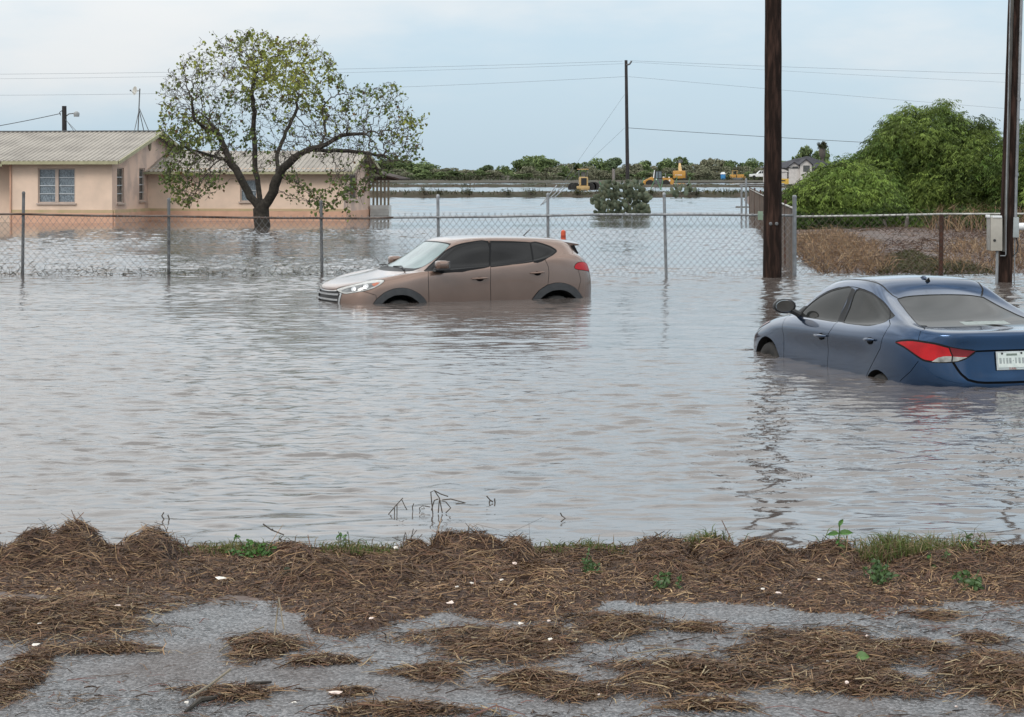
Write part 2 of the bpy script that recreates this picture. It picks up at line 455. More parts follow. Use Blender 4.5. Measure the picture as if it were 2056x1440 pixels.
def water_mesh():
    xs = np.linspace(-17, 17, 441); ys = np.concatenate([np.arange(9.0, 22, .030), np.arange(22, 42, .055), np.linspace(42, 76, 310)])
    X, Y = np.meshgrid(xs, ys); V = np.stack([X, Y, water_z(X, Y)], -1).reshape(-1, 3); nx, ny = len(xs), len(ys)
    i = (np.arange(nx - 1)[None, :] + nx * np.arange(ny - 1)[:, None]).reshape(-1); Fc = np.stack([i, i + 1, i + 1 + nx, i + nx], 1)
    # open fields beyond the house: longer, lower detail waves
    x2 = np.linspace(-70, 80, 251); yy = [76.0]
    while yy[-1] < 448: yy.append(yy[-1] + .40 + (yy[-1] - 76) * .0022)
    y2 = np.array(yy); X2, Y2 = np.meshgrid(x2, y2)
    h2 = (.110 * (vnoise(X2 * .45 + 200, Y2 * .8 + 200, 71, 2) - .5) + .060 * (vnoise(X2 * 1.2 + 200, Y2 * 1.9 + 200, 72, 1) - .5)) * sm(Y2, 76, 84) * (1 - sm(Y2, 430, 446)) * (1 - sm(np.abs(X2 - 5), 60, 74))
    b2 = len(V); n2 = len(x2); k = (np.arange(n2 - 1)[None, :] + n2 * np.arange(len(y2) - 1)[:, None]).reshape(-1) + b2
    Fc2 = np.stack([k, k + 1, k + 1 + n2, k + n2], 1); V = np.concatenate([V, np.stack([X2, Y2, h2], -1).reshape(-1, 3)])
    y0, y1, y3 = ys[0], 76.0, y2[-1]; b = len(V)
    R4 = [(-5000, y0, -17, y1), (17, y0, 5000, y1), (-5000, y1, -70, y3), (80, y1, 5000, y3), (-5000, y3, 5000, 470)]
    E = np.array([p for (a, c, d, e) in R4 for p in ((a, c, 0), (d, c, 0), (d, e, 0), (a, e, 0))], float)
    return npmesh('water', np.concatenate([V, E]), [Fc, Fc2, np.arange(20).reshape(5, 4) + b], M['water'], smooth=True)
tag(water_mesh(), kind='structure')
# far side of the flooded fields
def far_z(X, Y):
    return .05 + .55 * sm(Y, 455, 462) + (vnoise(X * .05, Y * .05, 5) - .5) * .5 + 1.1 * np.exp(-((X + 4) / 9) ** 2 - ((Y - 474) / 7) ** 2)
tag(gridmesh('far_field', [-5000, -600, -300] + list(np.arange(-160, 161, 4)) + [300, 600, 5000], list(np.arange(454, 500, 3)) + [520, 560, 620, 800, 1500, 7000],
             far_z, M['dirt']), kind='structure')
def berm(Yc, x0, x1, hw, h, seed):
    xs = np.arange(x0, x1, .5 * Yc / 170); ys = Yc + np.linspace(-hw, hw, 9)
    def z(X, Y):
        t = (Y - Yc) / hw
        return -.25 + (h + .25) * np.clip(1 - t * t, 0, 1) * (.75 + .5 * vnoise(X * .3, Y * .5, seed))
    return tag(gridmesh('berm', xs, ys, z, M['berm']), kind='structure')
berm(172, -34, 34, 1.6, .42, 1)
berm(300, -60, 62, 2.2, .42, 2)
berm(116, 13.2, 17.5, .45, .10, 9)
# ------------------------------------------------------------------ car shells: horizontal loops from nose to tail, heights above the water
def pchip(y, n):
    """y: (k, ...) control rows at integer params -> dense rows, n samples per span."""
    y=np.asarray(y,float); k=len(y); d=y[1:]-y[:-1]
    m=np.zeros_like(y)
    a,b=d[:-1],d[1:]
    with np.errstate(divide='ignore',invalid='ignore'):
        h=np.where(a*b>0,2*a*b/(a+b),0.0)
    m[1:-1]=np.nan_to_num(h); m[0]=d[0]; m[-1]=d[-1]
    out=[]
    for i in range(k-1):
        for j in range(n):
            t=j/n
            out.append((2*t**3-3*t**2+1)*y[i]+(t**3-2*t*t+t)*m[i]+(-2*t**3+3*t*t)*y[i+1]+(t**3-t*t)*m[i+1])
    out.append(y[-1]); return np.array(out)
def gsm(a, s, axis, sym0, sym1):
    """gaussian smoothing with mirrored ends (y flips when sym)"""
    r=int(3*s)+1
    a=np.moveaxis(a,axis,0)
    fl=np.array([1,-1,1.])
    lo=a[1:r+1][::-1].copy(); hi=a[-r-1:-1][::-1].copy()
    lo=lo*fl if sym0 else 2*a[0]-lo
    hi=hi*fl if sym1 else 2*a[-1]-hi
    p=np.concatenate([lo,a,hi])
    w=np.exp(-.5*(np.arange(-r,r+1)/s)**2); w/=w.sum()
    o=sum(w[i]*p[i:i+len(a)] for i in range(2*r+1))
    return np.moveaxis(o,0,axis)
class Surf:
    NU,NV=24,20
    def __init__(s, loops, su=9, sv=4):
        L=np.array(loops,float)               # (nv, nu, 3)
        s.nv,s.nu=L.shape[0]-1,L.shape[1]-1
        g=pchip(L,s.NV); g=np.moveaxis(pchip(np.moveaxis(g,1,0),s.NU),0,1)
        g=gsm(g,su,1,True,True); g=gsm(g,sv,0,False,True)
        g[:,0,1]=0; g[:,-1,1]=0; g[-1,:,1]=0
        s.g=g
        du=np.gradient(g,axis=1); dv=np.gradient(g,axis=0)
        n=np.cross(dv,du); ln=np.linalg.norm(n,axis=2,keepdims=True)
        n/=np.maximum(ln,1e-9)
        # outward: away from the body's axis
        s.n=n
        mid=n[s.NV*2,s.NU*6]
        if mid[1]<0: s.n=-n
        bad=(ln[...,0]<1e-7); s.n[bad]=(0,0,1)
    def _bil(s,a,u,v):
        fu=np.clip(np.asarray(u,float)*s.NU,0,a.shape[1]-1.001); fv=np.clip(np.asarray(v,float)*s.NV,0,a.shape[0]-1.001)
        i=fu.astype(int); j=fv.astype(int); p=(fu-i)[...,None]; q=(fv-j)[...,None]
        return (a[j,i]*(1-p)+a[j,i+1]*p)*(1-q)+(a[j+1,i]*(1-p)+a[j+1,i+1]*p)*q
    def P(s,u,v): return s._bil(s.g,u,v)
    def N(s,u,v):
        n=s._bil(s.n,u,v); return n/np.maximum(np.linalg.norm(n,axis=-1,keepdims=True),1e-9)
def Z(z,xy): return [(x,y,z) for x,y in xy]
SUV=[Z(-.40,[(.10,0),(.12,.45),(.22,.72),(.45,.86),(.9,.89),(1.4,.88),(2.4,.88),(3.1,.88),(3.57,.89),(4.02,.85),(4.24,.68),(4.32,.40),(4.34,0)]),
 Z(-.12,[(.03,0),(.06,.45),(.18,.74),(.45,.885),(.9,.915),(1.4,.90),(2.4,.90),(3.1,.905),(3.57,.92),(4.02,.88),(4.27,.71),(4.37,.43),(4.39,0)]),
 [(.0,0,.08),(.04,.43,.08),(.19,.73,.10),(.48,.88,.12),(.9,.92,.13),(1.4,.91,.13),(2.4,.91,.14),(3.1,.915,.15),(3.57,.925,.16),(4.02,.89,.18),(4.28,.72,.18),(4.38,.43,.18),(4.40,0,.18)],
 [(.03,0,.21),(.07,.40,.22),(.24,.69,.26),(.52,.84,.31),(.9,.89,.335),(1.4,.90,.345),(2.4,.905,.37),(3.1,.91,.39),(3.57,.91,.41),(4.02,.865,.43),(4.25,.70,.43),(4.34,.42,.42),(4.36,0,.42)],
 [(.14,0,.28),(.18,.37,.29),(.36,.62,.325),(.64,.765,.385),(.98,.83,.43),(1.4,.865,.475),(2.4,.875,.525),(3.1,.88,.575),(3.5,.87,.66),(3.95,.81,.66),(4.18,.66,.61),(4.26,.42,.59),(4.28,0,.59)],
 [(1.05,0,.465),(1.08,.35,.465),(1.18,.62,.465),(1.26,.74,.48),(1.33,.80,.485),(1.45,.835,.495),(2.4,.845,.545),(3.1,.845,.60),(3.5,.825,.69),(3.85,.76,.74),(4.08,.62,.69),(4.15,.4,.68),(4.17,0,.68)],
 [(1.84,0,.92),(1.85,.3,.917),(1.88,.5,.90),(1.91,.575,.89),(1.97,.61,.893),(2.1,.63,.908),(2.5,.65,.925),(3.1,.65,.915),(3.5,.64,.893),(3.8,.61,.88),(3.95,.52,.87),(3.98,.33,.88),(3.99,0,.885)],
 [(1.95,0,.955),(1.96,.27,.952),(1.98,.43,.945),(2.0,.47,.945),(2.1,.50,.957),(2.2,.51,.965),(2.5,.52,.978),(3.1,.52,.968),(3.5,.51,.948),(3.75,.48,.93),(3.88,.4,.912),(3.9,.25,.915),(3.91,0,.918)],
 [(2.02,0,.972),(2.03,0,.972),(2.05,0,.974),(2.08,0,.977),(2.15,0,.983),(2.25,0,.99),(2.5,0,1.0),(3.1,0,.99),(3.5,0,.972),(3.72,0,.95),(3.82,0,.935),(3.85,0,.932),(3.86,0,.93)]]
SEDAN=[Z(-.25,[(.12,0),(.15,.4),(.28,.66),(.5,.80),(.86,.84),(1.4,.83),(2.4,.83),(3.1,.83),(3.56,.85),(4.05,.80),(4.35,.62),(4.46,.36),(4.48,0)]),
 Z(0,[(.03,0),(.07,.42),(.2,.72),(.46,.855),(.86,.87),(1.4,.86),(2.4,.86),(3.1,.865),(3.56,.88),(4.05,.845),(4.38,.67),(4.52,.38),(4.55,0)]),
 [(0,0,.12),(.05,.42,.12),(.20,.72,.14),(.48,.855,.16),(.86,.875,.18),(1.4,.858,.18),(2.4,.856,.18),(3.1,.862,.19),(3.56,.885,.2),(4.05,.85,.2),(4.36,.68,.17),(4.49,.40,.16),(4.52,0,.16)],
 [(.06,0,.22),(.1,.38,.22),(.28,.64,.25),(.55,.80,.29),(.9,.85,.32),(1.4,.878,.325),(2.4,.888,.345),(3.1,.89,.365),(3.56,.885,.385),(4.05,.83,.41),(4.33,.68,.36),(4.46,.4,.345),(4.49,0,.345)],
 [(.2,0,.29),(.24,.34,.29),(.42,.58,.32),(.7,.73,.37),(1.0,.79,.41),(1.45,.82,.445),(2.4,.83,.46),(3.1,.83,.48),(3.56,.82,.52),(4.05,.77,.52),(4.34,.64,.49),(4.45,.40,.50),(4.47,0,.505)],
 [(.98,0,.49),(1.01,.33,.485),(1.12,.58,.475),(1.22,.70,.47),(1.32,.765,.465),(1.5,.79,.468),(2.4,.795,.478),(3.1,.79,.50),(3.5,.765,.56),(3.75,.72,.58),(3.88,.62,.54),(3.95,.38,.535),(3.97,0,.535)],
 [(1.78,0,.865),(1.79,.28,.86),(1.82,.47,.84),(1.86,.55,.83),(1.93,.59,.835),(2.15,.605,.86),(2.6,.61,.88),(2.93,.605,.86),(3.06,.59,.82),(3.13,.56,.77),(3.12,.47,.755),(3.08,.3,.785),(3.07,0,.795)],
 [(1.9,0,.895),(1.91,.25,.89),(1.95,.39,.88),(1.99,.44,.875),(2.08,.47,.885),(2.3,.48,.91),(2.6,.48,.922),(2.85,.46,.91),(2.95,.45,.875),(3.0,.42,.845),(3.02,.37,.82),(3.0,.22,.82),(3.0,0,.825)],
 [(2.0,0,.915),(2.01,0,.915),(2.04,0,.918),(2.1,0,.924),(2.2,0,.93),(2.35,0,.94),(2.6,0,.945),(2.8,0,.925),(2.88,0,.905),(2.93,0,.88),(2.95,0,.87),(2.95,0,.868),(2.95,0,.867)]]
FEAT = {"suv":{"winF":[[4.599,4.825],[3.622,5.31],[3.269,5.631],[4.354,5.868],[5.224,5.979],[5.922,6.0],[6.035,4.633],[5.672,4.264],[5.307,3.987],[5.064,4.309]],"winR":[[6.041,5.992],[6.663,5.939],[7.241,5.893],[7.143,4.574],[6.556,4.657],[6.089,4.493]],"winQ":[[7.308,5.883],[7.979,5.683],[8.246,5.422],[8.294,5.264],[8.09,5.043],[7.641,4.507],[7.204,4.454]],"doorF":[[4.503,4.88],[4.877,4.099],[4.874,2.543],[4.882,0.897],[6.058,0.783],[6.046,2.558],[6.068,4.266],[5.983,6.08],[5.169,6.069],[4.161,5.927],[2.925,5.674],[3.225,5.354]],"doorR":[[5.983,6.08],[6.068,4.266],[6.046,2.558],[6.058,0.783],[6.923,0.719],[7.183,1.535],[7.379,1.906],[7.616,2.241],[7.668,2.929],[7.69,3.365],[7.621,4.123],[7.565,5.131],[7.336,5.939],[6.675,6.03]],"head":[[0.895,2.803],[1.311,3.189],[1.942,3.605],[2.424,3.924],[3.044,3.686],[3.33,3.288],[3.099,2.723],[2.572,2.456],[1.929,2.383],[1.445,2.364]],"headin":[[1.249,2.73],[2.056,3.151],[2.756,3.213],[3.112,2.97],[2.88,2.69],[2.499,2.518],[1.92,2.475],[1.463,2.474]],"headamb":[[2.796,3.024],[3.013,3.18],[3.179,3.075],[3.057,2.873],[2.943,2.702]],"tail":[[8.745,3.251],[8.986,3.502],[9.479,3.566],[10.167,3.459],[10.188,3.325],[10.208,2.865],[9.249,3.03],[8.844,3.11]],"grille":[[0.826,2.52],[0.289,2.57],[0.888,2.711],[1.166,2.282],[0.786,1.38],[0.538,0.886],[0.997,0.717]],"hoodline":[[0.903,2.945],[1.628,4.01],[1.505,4.563],[1.713,4.814],[2.957,4.88]],"archF":[[4.798,0.0],[4.798,0.395],[4.798,0.612],[4.778,0.829],[4.738,1.046],[4.697,1.263],[4.616,1.44],[4.535,1.618],[4.433,1.756],[4.332,1.875],[4.21,1.954],[4.068,1.993],[3.926,1.993],[3.783,1.973],[3.662,1.894],[3.52,1.776],[3.418,1.638],[3.317,1.46],[3.215,1.263],[3.154,1.046],[3.093,0.829],[3.053,0.612],[3.032,0.395],[3.032,0.0]],"cladF":[[4.961,0.0],[4.961,0.395],[4.941,0.671],[4.92,0.947],[4.88,1.223],[4.819,1.48],[4.758,1.717],[4.656,1.954],[4.535,2.131],[4.392,2.289],[4.25,2.388],[4.088,2.447],[3.905,2.447],[3.723,2.407],[3.56,2.309],[3.377,2.171],[3.235,1.973],[3.093,1.756],[2.992,1.5],[2.89,1.223],[2.829,0.947],[2.768,0.671],[2.728,0.395],[2.708,0.0]],"archR":[[9.021,0.0],[9.021,0.395],[9.001,0.631],[8.96,0.848],[8.899,1.046],[8.818,1.243],[8.717,1.421],[8.595,1.559],[8.473,1.697],[8.351,1.796],[8.229,1.875],[8.087,1.914],[7.945,1.914],[7.803,1.894],[7.681,1.835],[7.559,1.736],[7.438,1.598],[7.336,1.44],[7.275,1.263],[7.194,1.066],[7.153,0.848],[7.133,0.612],[7.133,0.395],[7.133,0.0]],"cladR":[[9.407,0.0],[9.386,0.395],[9.366,0.691],[9.285,0.967],[9.183,1.204],[9.062,1.44],[8.92,1.658],[8.777,1.855],[8.615,2.032],[8.432,2.171],[8.27,2.269],[8.108,2.328],[7.925,2.348],[7.762,2.309],[7.58,2.23],[7.438,2.092],[7.295,1.934],[7.194,1.717],[7.092,1.48],[7.032,1.243],[6.971,0.967],[6.93,0.671],[6.93,0.395],[6.93,0.0]]},"sed":{"winF":[[5.057,4.937],[4.729,5.279],[4.736,5.48],[4.994,5.658],[5.357,5.77],[5.846,5.828],[6.026,5.465],[6.125,4.766],[5.687,4.833]],"winR":[[6.375,4.735],[6.278,5.386],[6.156,5.776],[6.544,5.788],[7.098,5.744],[7.947,5.608],[8.37,5.402],[8.162,5.043],[7.844,4.706],[7.395,4.277],[6.916,4.485]],"winQ":[[8.434,5.366],[8.599,5.182],[8.247,5.049]],"sail":[[4.739,4.871],[3.604,5.275],[3.671,5.305],[5.011,4.926]],"bpil":[[6.167,4.748],[6.08,5.469],[5.904,5.832],[6.099,5.787],[6.241,5.383],[6.353,4.687]],"doorF":[[4.365,4.861],[4.514,4.172],[4.693,3.37],[4.812,2.451],[4.725,1.079],[4.546,0.399],[5.932,0.0],[6.016,1.085],[6.051,2.435],[6.093,2.925],[6.162,3.41],[6.185,4.299],[6.117,5.472],[5.911,5.871],[5.278,5.813],[4.87,5.697],[4.486,5.522],[3.624,5.341]],"doorR":[[5.911,5.871],[6.117,5.472],[6.185,4.299],[6.162,3.41],[6.093,2.925],[6.051,2.435],[6.016,1.085],[5.932,0.0],[7.023,0.273],[7.438,1.105],[7.915,2.156],[8.072,2.518],[8.183,3.419],[8.201,5.001],[8.663,5.185],[8.471,5.455],[7.963,5.652],[7.068,5.791],[6.502,5.835]],"tail":[[8.636,2.878],[8.763,3.011],[9.051,3.12],[9.339,3.192],[9.951,3.246],[10.4,3.123],[10.765,3.035],[11.136,2.956],[10.907,2.621],[10.625,2.424],[10.086,2.305],[9.657,2.268],[9.437,2.369],[9.251,2.489],[8.948,2.689]],"tailin":[[10.409,3.109],[10.765,3.02],[11.106,2.942],[10.929,2.676],[10.477,2.658]],"tailwh":[[9.851,2.286],[10.053,2.52],[10.227,2.614],[10.394,2.648],[10.908,2.641],[10.626,2.437],[10.086,2.312]],"rgl":[[10.068,5.945],[10.12,5.586],[10.064,5.297],[9.923,5.013],[9.714,4.672],[10.22,4.7]],"rgb":[[10.755,4.722],[11.216,4.754],[11.626,4.785]],"rgt":[[11.25,5.965],[12.0,5.968]],"lidU":[[9.834,4.677],[9.32,3.94],[9.355,3.457],[9.387,3.231]],"lidL":[[10.494,2.365],[10.586,2.079],[10.684,1.787],[10.847,1.45],[11.081,1.317],[11.299,1.28]],"lip":[[11.15,2.949],[11.465,2.955],[11.604,2.957]],"bumpseam":[[8.791,1.088],[9.16,1.625],[9.437,2.22]],"archF":[[4.697,0.0],[4.697,0.316],[4.677,0.533],[4.656,0.75],[4.636,0.967],[4.575,1.204],[4.514,1.421],[4.453,1.638],[4.372,1.815],[4.271,1.973],[4.149,2.072],[4.027,2.131],[3.905,2.151],[3.783,2.092],[3.662,2.013],[3.54,1.855],[3.418,1.677],[3.317,1.46],[3.235,1.223],[3.154,0.967],[3.093,0.75],[3.032,0.513],[2.992,0.316],[2.931,0.0]],"archR":[[8.676,0.0],[8.676,0.0],[8.656,0.158],[8.635,0.355],[8.595,0.553],[8.534,0.75],[8.473,0.908],[8.392,1.066],[8.311,1.204],[8.209,1.322],[8.108,1.401],[7.986,1.44],[7.884,1.44],[7.783,1.401],[7.661,1.322],[7.559,1.204],[7.478,1.066],[7.397,0.908],[7.336,0.73],[7.275,0.553],[7.235,0.355],[7.214,0.158],[7.214,0.0],[7.214,0.0]]}}
# ------------------------------------------------------------------ cars: one smooth shell, cut into panels, glass and lamps
class Car:
    def __init__(s, S, root, NG=(10, 8)):
        s.S, s.root, s.NG = S, root, NG
        s.regs, s.cons = [], []
    def jac(s, p):
        u, v = p; e = .02
        Pu = (s.S.P(np.array(u + e), np.array(v)) - s.S.P(np.array(u - e), np.array(v))) / (2 * e)
        Pv = (s.S.P(np.array(u), np.array(v + e)) - s.S.P(np.array(u), np.array(v - e))) / (2 * e)
        return np.stack([Pu, Pv], 1)
    def offset(s, pts, d, closed=True):
        """move a uv outline sideways by d metres along the shell (outwards for a closed outline)"""
        n = len(pts); out = []
        pts = [np.array(p, float) for p in pts]
        area = sum(pts[i][0] * pts[(i + 1) % n][1] - pts[(i + 1) % n][0] * pts[i][1] for i in range(n))
        sg = 1.0 if area > 0 else -1.0
        for i in range(n):
            a = pts[(i - 1) % n] if closed or i > 0 else pts[i]
            b = pts[(i + 1) % n] if closed or i < n - 1 else pts[i]
            J = s.jac(pts[i])
            A = J.T @ J + np.eye(2) * 1e-5
            def nrm(q):
                t = J @ q; l = np.linalg.norm(t)
                return t / l if l > 1e-9 else t * 0
            t = nrm(pts[i] - a) + nrm(b - pts[i])
            duv = np.linalg.solve(A, J.T @ t); 
            # perpendicular in the tangent plane
            nn = np.cross(J[:, 0], J[:, 1]); nn /= max(np.linalg.norm(nn), 1e-9)
            tt = t / max(np.linalg.norm(t), 1e-9)
            w = np.cross(tt, nn) * sg
            dd = np.clip(np.linalg.solve(A, J.T @ w) * d, -.6, .6)
            out.append(pts[i] + dd)
        return [(float(np.clip(p[0], 0, 12)), float(np.clip(p[1], 0, 8))) for p in out]
    @staticmethod
    def smooth(pts, k=4):
        P_ = np.array(pts, float); n = len(P_); o = []
        for i in range(n):
            a, b, c, d = P_[(i - 1) % n], P_[i], P_[(i + 1) % n], P_[(i + 2) % n]
            for j in range(k):
                t = j / k
                o.append(.5 * (2 * b + (c - a) * t + (2 * a - 5 * b + 4 * c - d) * t * t + (3 * b - a - 3 * c + d) * t ** 3))
        return [tuple(np.clip(p, (0, 0), (12, 8))) for p in o]
    @staticmethod
    def dense(pts, st=.12, closed=True):
        o = []; n = len(pts)
        for i in range(n if closed else n - 1):
            a, b = np.array(pts[i]), np.array(pts[(i + 1) % n]); k = max(1, int(np.linalg.norm(b - a) / st))
            o += [tuple(a + (b - a) * j / k) for j in range(k)]
        if not closed: o.append(tuple(pts[-1]))
        return o
    def region(s, key, poly, but=None, dense=True):
        """a named region; first match wins. 'but': an inner outline that is left out"""
        poly = s.dense(poly) if dense else poly
        s.regs.append((key, np.array(poly), None if but is None else np.array(but)))
        s.cons.append(poly)
        if but is not None: s.cons.append(list(map(tuple, but)))
    def ring(s, key, poly, d0, d1):
        p = s.dense(poly, .06)
        s.region(key, s.offset(p, d1), s.offset(p, d0), dense=False)
    def seam(s, key, line, w=.008):
        p = s.dense(line, .08, closed=False)
        a = s.offset(p, w / 2, closed=False); b = s.offset(p, -w / 2, closed=False)
        s.region(key, a + b[::-1], dense=False)
    @staticmethod
    def inside(poly, q):
        x, y = q[:, 0], q[:, 1]; r = np.zeros(len(q), bool); n = len(poly); j = n - 1
        for i in range(n):
            xi, yi = poly[i]; xj, yj = poly[j]
            c = ((yi > y) != (yj > y)) & (x < (xj - xi) * (y - yi) / (yj - yi + 1e-15) + xi)
            r ^= c; j = i
        return r
    def cut(s):
        nu, nv = 12 * s.NG[0], 8 * s.NG[1]
        pts, edges = [], []
        U, V = np.meshgrid(np.linspace(0, 12, nu + 1), np.linspace(0, 8, nv + 1))
        pts += [Vector((float(a), float(b))) for a, b in zip(U.ravel(), V.ravel())]
        w = nu + 1
        edges += [(i, i + 1) for i in range(nu)] + [(nv * w + i, nv * w + i + 1) for i in range(nu)]
        edges += [(j * w, (j + 1) * w) for j in range(nv)] + [(j * w + nu, (j + 1) * w + nu) for j in range(nv)]
        for c in s.cons:
            b = len(pts); n = len(c)
            pts += [Vector((float(p[0]), float(p[1]))) for p in c]
            edges += [(b + i, b + (i + 1) % n) for i in range(n)]
        r = delaunay_2d_cdt(pts, edges, [], 0, 1e-5)
        uv = np.array([(p.x, p.y) for p in r[0]]); tri = np.array([f for f in r[2] if len(f) == 3])
        uv = np.clip(uv, (0, 0), (12, 8))
        s.uv, s.tri = uv, tri
        s.pos = s.S.P(uv[:, 0], uv[:, 1]); s.nrm = s.S.N(uv[:, 0], uv[:, 1])
        on = (uv[:, 0] < 1e-6) | (uv[:, 0] > 12 - 1e-6) | (uv[:, 1] > 8 - 1e-6)
        s.pos[on, 1] = 0; s.nrm[on, 1] = 0
        s.nrm /= np.maximum(np.linalg.norm(s.nrm, axis=1, keepdims=True), 1e-9)
        s.on = on
        c = uv[tri].mean(1); lab = np.full(len(tri), -1)
        for k, (key, poly, but) in enumerate(s.regs):
            q = s.inside(poly, c)
            if but is not None: q &= ~s.inside(but, c)
            lab[(lab < 0) & q] = k
        s.keys = [r_[0] for r_ in s.regs]
        s.lab = np.array([s.keys[k] if k >= 0 else 'body' for k in lab])
        a, b, c3 = s.pos[tri[:, 0]], s.pos[tri[:, 1]], s.pos[tri[:, 2]]
        fl = (np.cross(b - a, c3 - a) * s.nrm[tri].mean(1)).sum(1) < 0
        s.tri[fl] = s.tri[fl][:, ::-1]
        ar = np.linalg.norm(np.cross(b - a, c3 - a), axis=1)
        s.ok = ar > 1e-9
    def part(s, name, keys, mats, parent, side=0, off=None):
        """side 0: both halves welded on the centre line; +1 / -1: one side only. keys -> one material each"""
        if isinstance(keys, str): keys = [keys]
        if not isinstance(mats, (list, tuple)): mats = [mats] * len(keys)
        off = off or {}
        Vs, Ns, Fs, mi = [], [], [], []; base = 0
        um = list(dict.fromkeys(mats))
        for key, m in zip(keys, mats):
            T = s.tri[(s.lab == key) & s.ok]
            if not len(T): continue
            ids, inv = np.unique(T, return_inverse=True); inv = inv.reshape(T.shape)
            p = s.pos[ids] + s.nrm[ids] * off.get(key, 0.0); n = s.nrm[ids]; on = s.on[ids]
            fl = np.array([1, -1, 1])
            if side == 0:
                m2 = np.where(on, np.arange(len(ids)), len(ids) + np.cumsum(~on) - 1)
                Vs += [p, (p * fl)[~on]]; Ns += [n, (n * fl)[~on]]
                Fs += [inv + base, m2[inv][:, ::-1] + base]; k = 2 * len(T); base += len(ids) + int((~on).sum())
            elif side > 0:
                Vs += [p]; Ns += [n]; Fs += [inv + base]; k = len(T); base += len(ids)
            else:
                Vs += [p * fl]; Ns += [n * fl]; Fs += [inv[:, ::-1] + base]; k = len(T); base += len(ids)
            mi += [um.index(m)] * k
        if not Vs: return None
        return npmesh(name, np.concatenate(Vs), [np.concatenate(Fs)], None, parent, mats=um, mi=mi, nrm=np.concatenate(Ns))
    def liner(s, arch, depth, m, parent, side):
        """wheel well behind an arch outline"""
        p = s.S.P(np.array([a[0] for a in arch]), np.array([a[1] for a in arch])); n = len(p)
        q = p.copy(); q[:, 1] = np.minimum(p[:, 1] - .05, p[:, 1].min() - depth)
        V = np.concatenate([p, q, q.mean(0)[None]]); V[:, 1] *= side
        i = np.arange(n); j = (i + 1) % n
        return npmesh('wheel_well', V, [np.stack([i, j, j + n, i + n], 1), np.stack([i + n, j + n, np.full(n, 2 * n)], 1)], m, parent)
    def shell(s, holes, m, parent, d=.085):
        """dark inside of the car, so no gap shows daylight"""
        nu, nv = 72, 40
        U, V = np.meshgrid(np.linspace(0, 12, nu + 1), np.linspace(0, 8, nv + 1))
        p = s.S.P(U, V) - s.S.N(U, V) * d; p[..., 1] = np.maximum(p[..., 1], 0)
        pc = p.reshape(-1, 3); w = nu + 1
        i = (np.arange(nu)[None] + w * np.arange(nv)[:, None]).ravel()
        Fc = np.stack([i, i + 1, i + 1 + w, i + w], 1)
        c = np.stack([U.ravel(), V.ravel()], 1)[Fc].mean(1)
        for h in holes: Fc = Fc[~s.inside(np.array(h), c)]; c = np.stack([U.ravel(), V.ravel()], 1)[Fc].mean(1)
        return npmesh('cabin_lining', np.concatenate([pc, pc * (1, -1, 1)]), [Fc, Fc[:, ::-1] + len(pc)], m, parent, smooth=True)
def wheel(root, x, y, z, r, w, side):
    """tyre and rim; axis along the car's y"""
    R = Matrix.Rotation(rad(-90 * side), 3, 'X')
    wh = thing_part('wheel', root, (x, y, z))
    prof = [(r * .62, -w / 2), (r * .9, -w / 2), (r * .97, -w * .42), (r, -w * .3), (r, w * .3), (r * .97, w * .42), (r * .9, w / 2), (r * .66, w / 2), (r * .62, w * .46)]
    b = MB(); b.lathe(prof, 36, (0, 0, 0), R)
    for k in range(36):
        a = 2 * math.pi * k / 36
        b.box(R @ Vector((r * math.cos(a), r * math.sin(a), 0)), (.012, w * .55, .012))
    b.build('tyre', M['rubber'], wh, True)
    b = MB(); b.lathe([(r * .63, -w * .2), (r * .63, w * .40), (r * .58, w * .44), (r * .56, w * .30), (r * .1, w * .28)], 36, (0, 0, 0), R)
    for k in range(5):
        a = 2 * math.pi * k / 5 + .3
        d = Vector((math.cos(a), math.sin(a), 0))
        b.tube([R @ (d * r * .08 + Vector((0, 0, w * .36))), R @ (d * r * .58 + Vector((0, 0, w * .42)))], [.034, .028], 6)
    b.lathe([(.055, w * .28), (.055, w * .42), (.035, w * .45)], 14, (0, 0, 0), R)
    b.build('rim', M['rim'], wh, True)
def thing_part(name, parent, loc):
    o = bpy.data.objects.new(name, None); o.location = loc; o.empty_display_size = .1
    COL.objects.link(o); o.parent = parent; return o
def paint(name, c, flake=.35, rough=.34):
    m = mat(name, c, tuple(x * .9 for x in c), 3.0, rough, metal=flake, coat=.7)
    # road film and water marks low on the panels
    t = m.node_tree; b = t.nodes['Principled BSDF']
    co = N(t, 'ShaderNodeTexCoord'); ns = N(t, 'ShaderNodeTexNoise'); ns.inputs['Scale'].default_value = 5; ns.inputs['Detail'].default_value = 8
    t.links.new(co.outputs['Object'], ns.inputs['Vector'])
    r = N(t, 'ShaderNodeMapRange'); r.inputs['From Min'].default_value = .4; r.inputs['From Max'].default_value = .7
    r.inputs['To Min'].default_value = .015; r.inputs['To Max'].default_value = .07
    t.links.new(ns.outputs['Fac'], r.inputs['Value']); t.links.new(r.outputs[0], b.inputs['Coat Roughness'])
    return m
M['paint_brown'] = paint('brown_metallic_paint', (.200, .130, .100), .6, .24)
M['paint_blue'] = paint('blue_metallic_paint', (.007, .036, .092), .85, .17)
M['glass_dark'] = mat('tinted_glass', (.005, .005, .006), (.010, .010, .010), 2, .03, spec=.35, ior=1.45)
M['glass_grey'] = mat('grey_glass', (.010, .012, .012), (.026, .026, .024), 1.5, .03, spec=.3, ior=1.33)
M['glass_pale'] = mat('pale_windscreen', (.15, .215, .215), (.09, .13, .135), 2.2, .16, spec=.8, ior=1.6, stretch=(1, 2, 1))  # teal-grey base colour, much paler than the side glass
M['seam'] = mat('panel_gap', (.004, .004, .005), None, 5, .8, spec=.1)
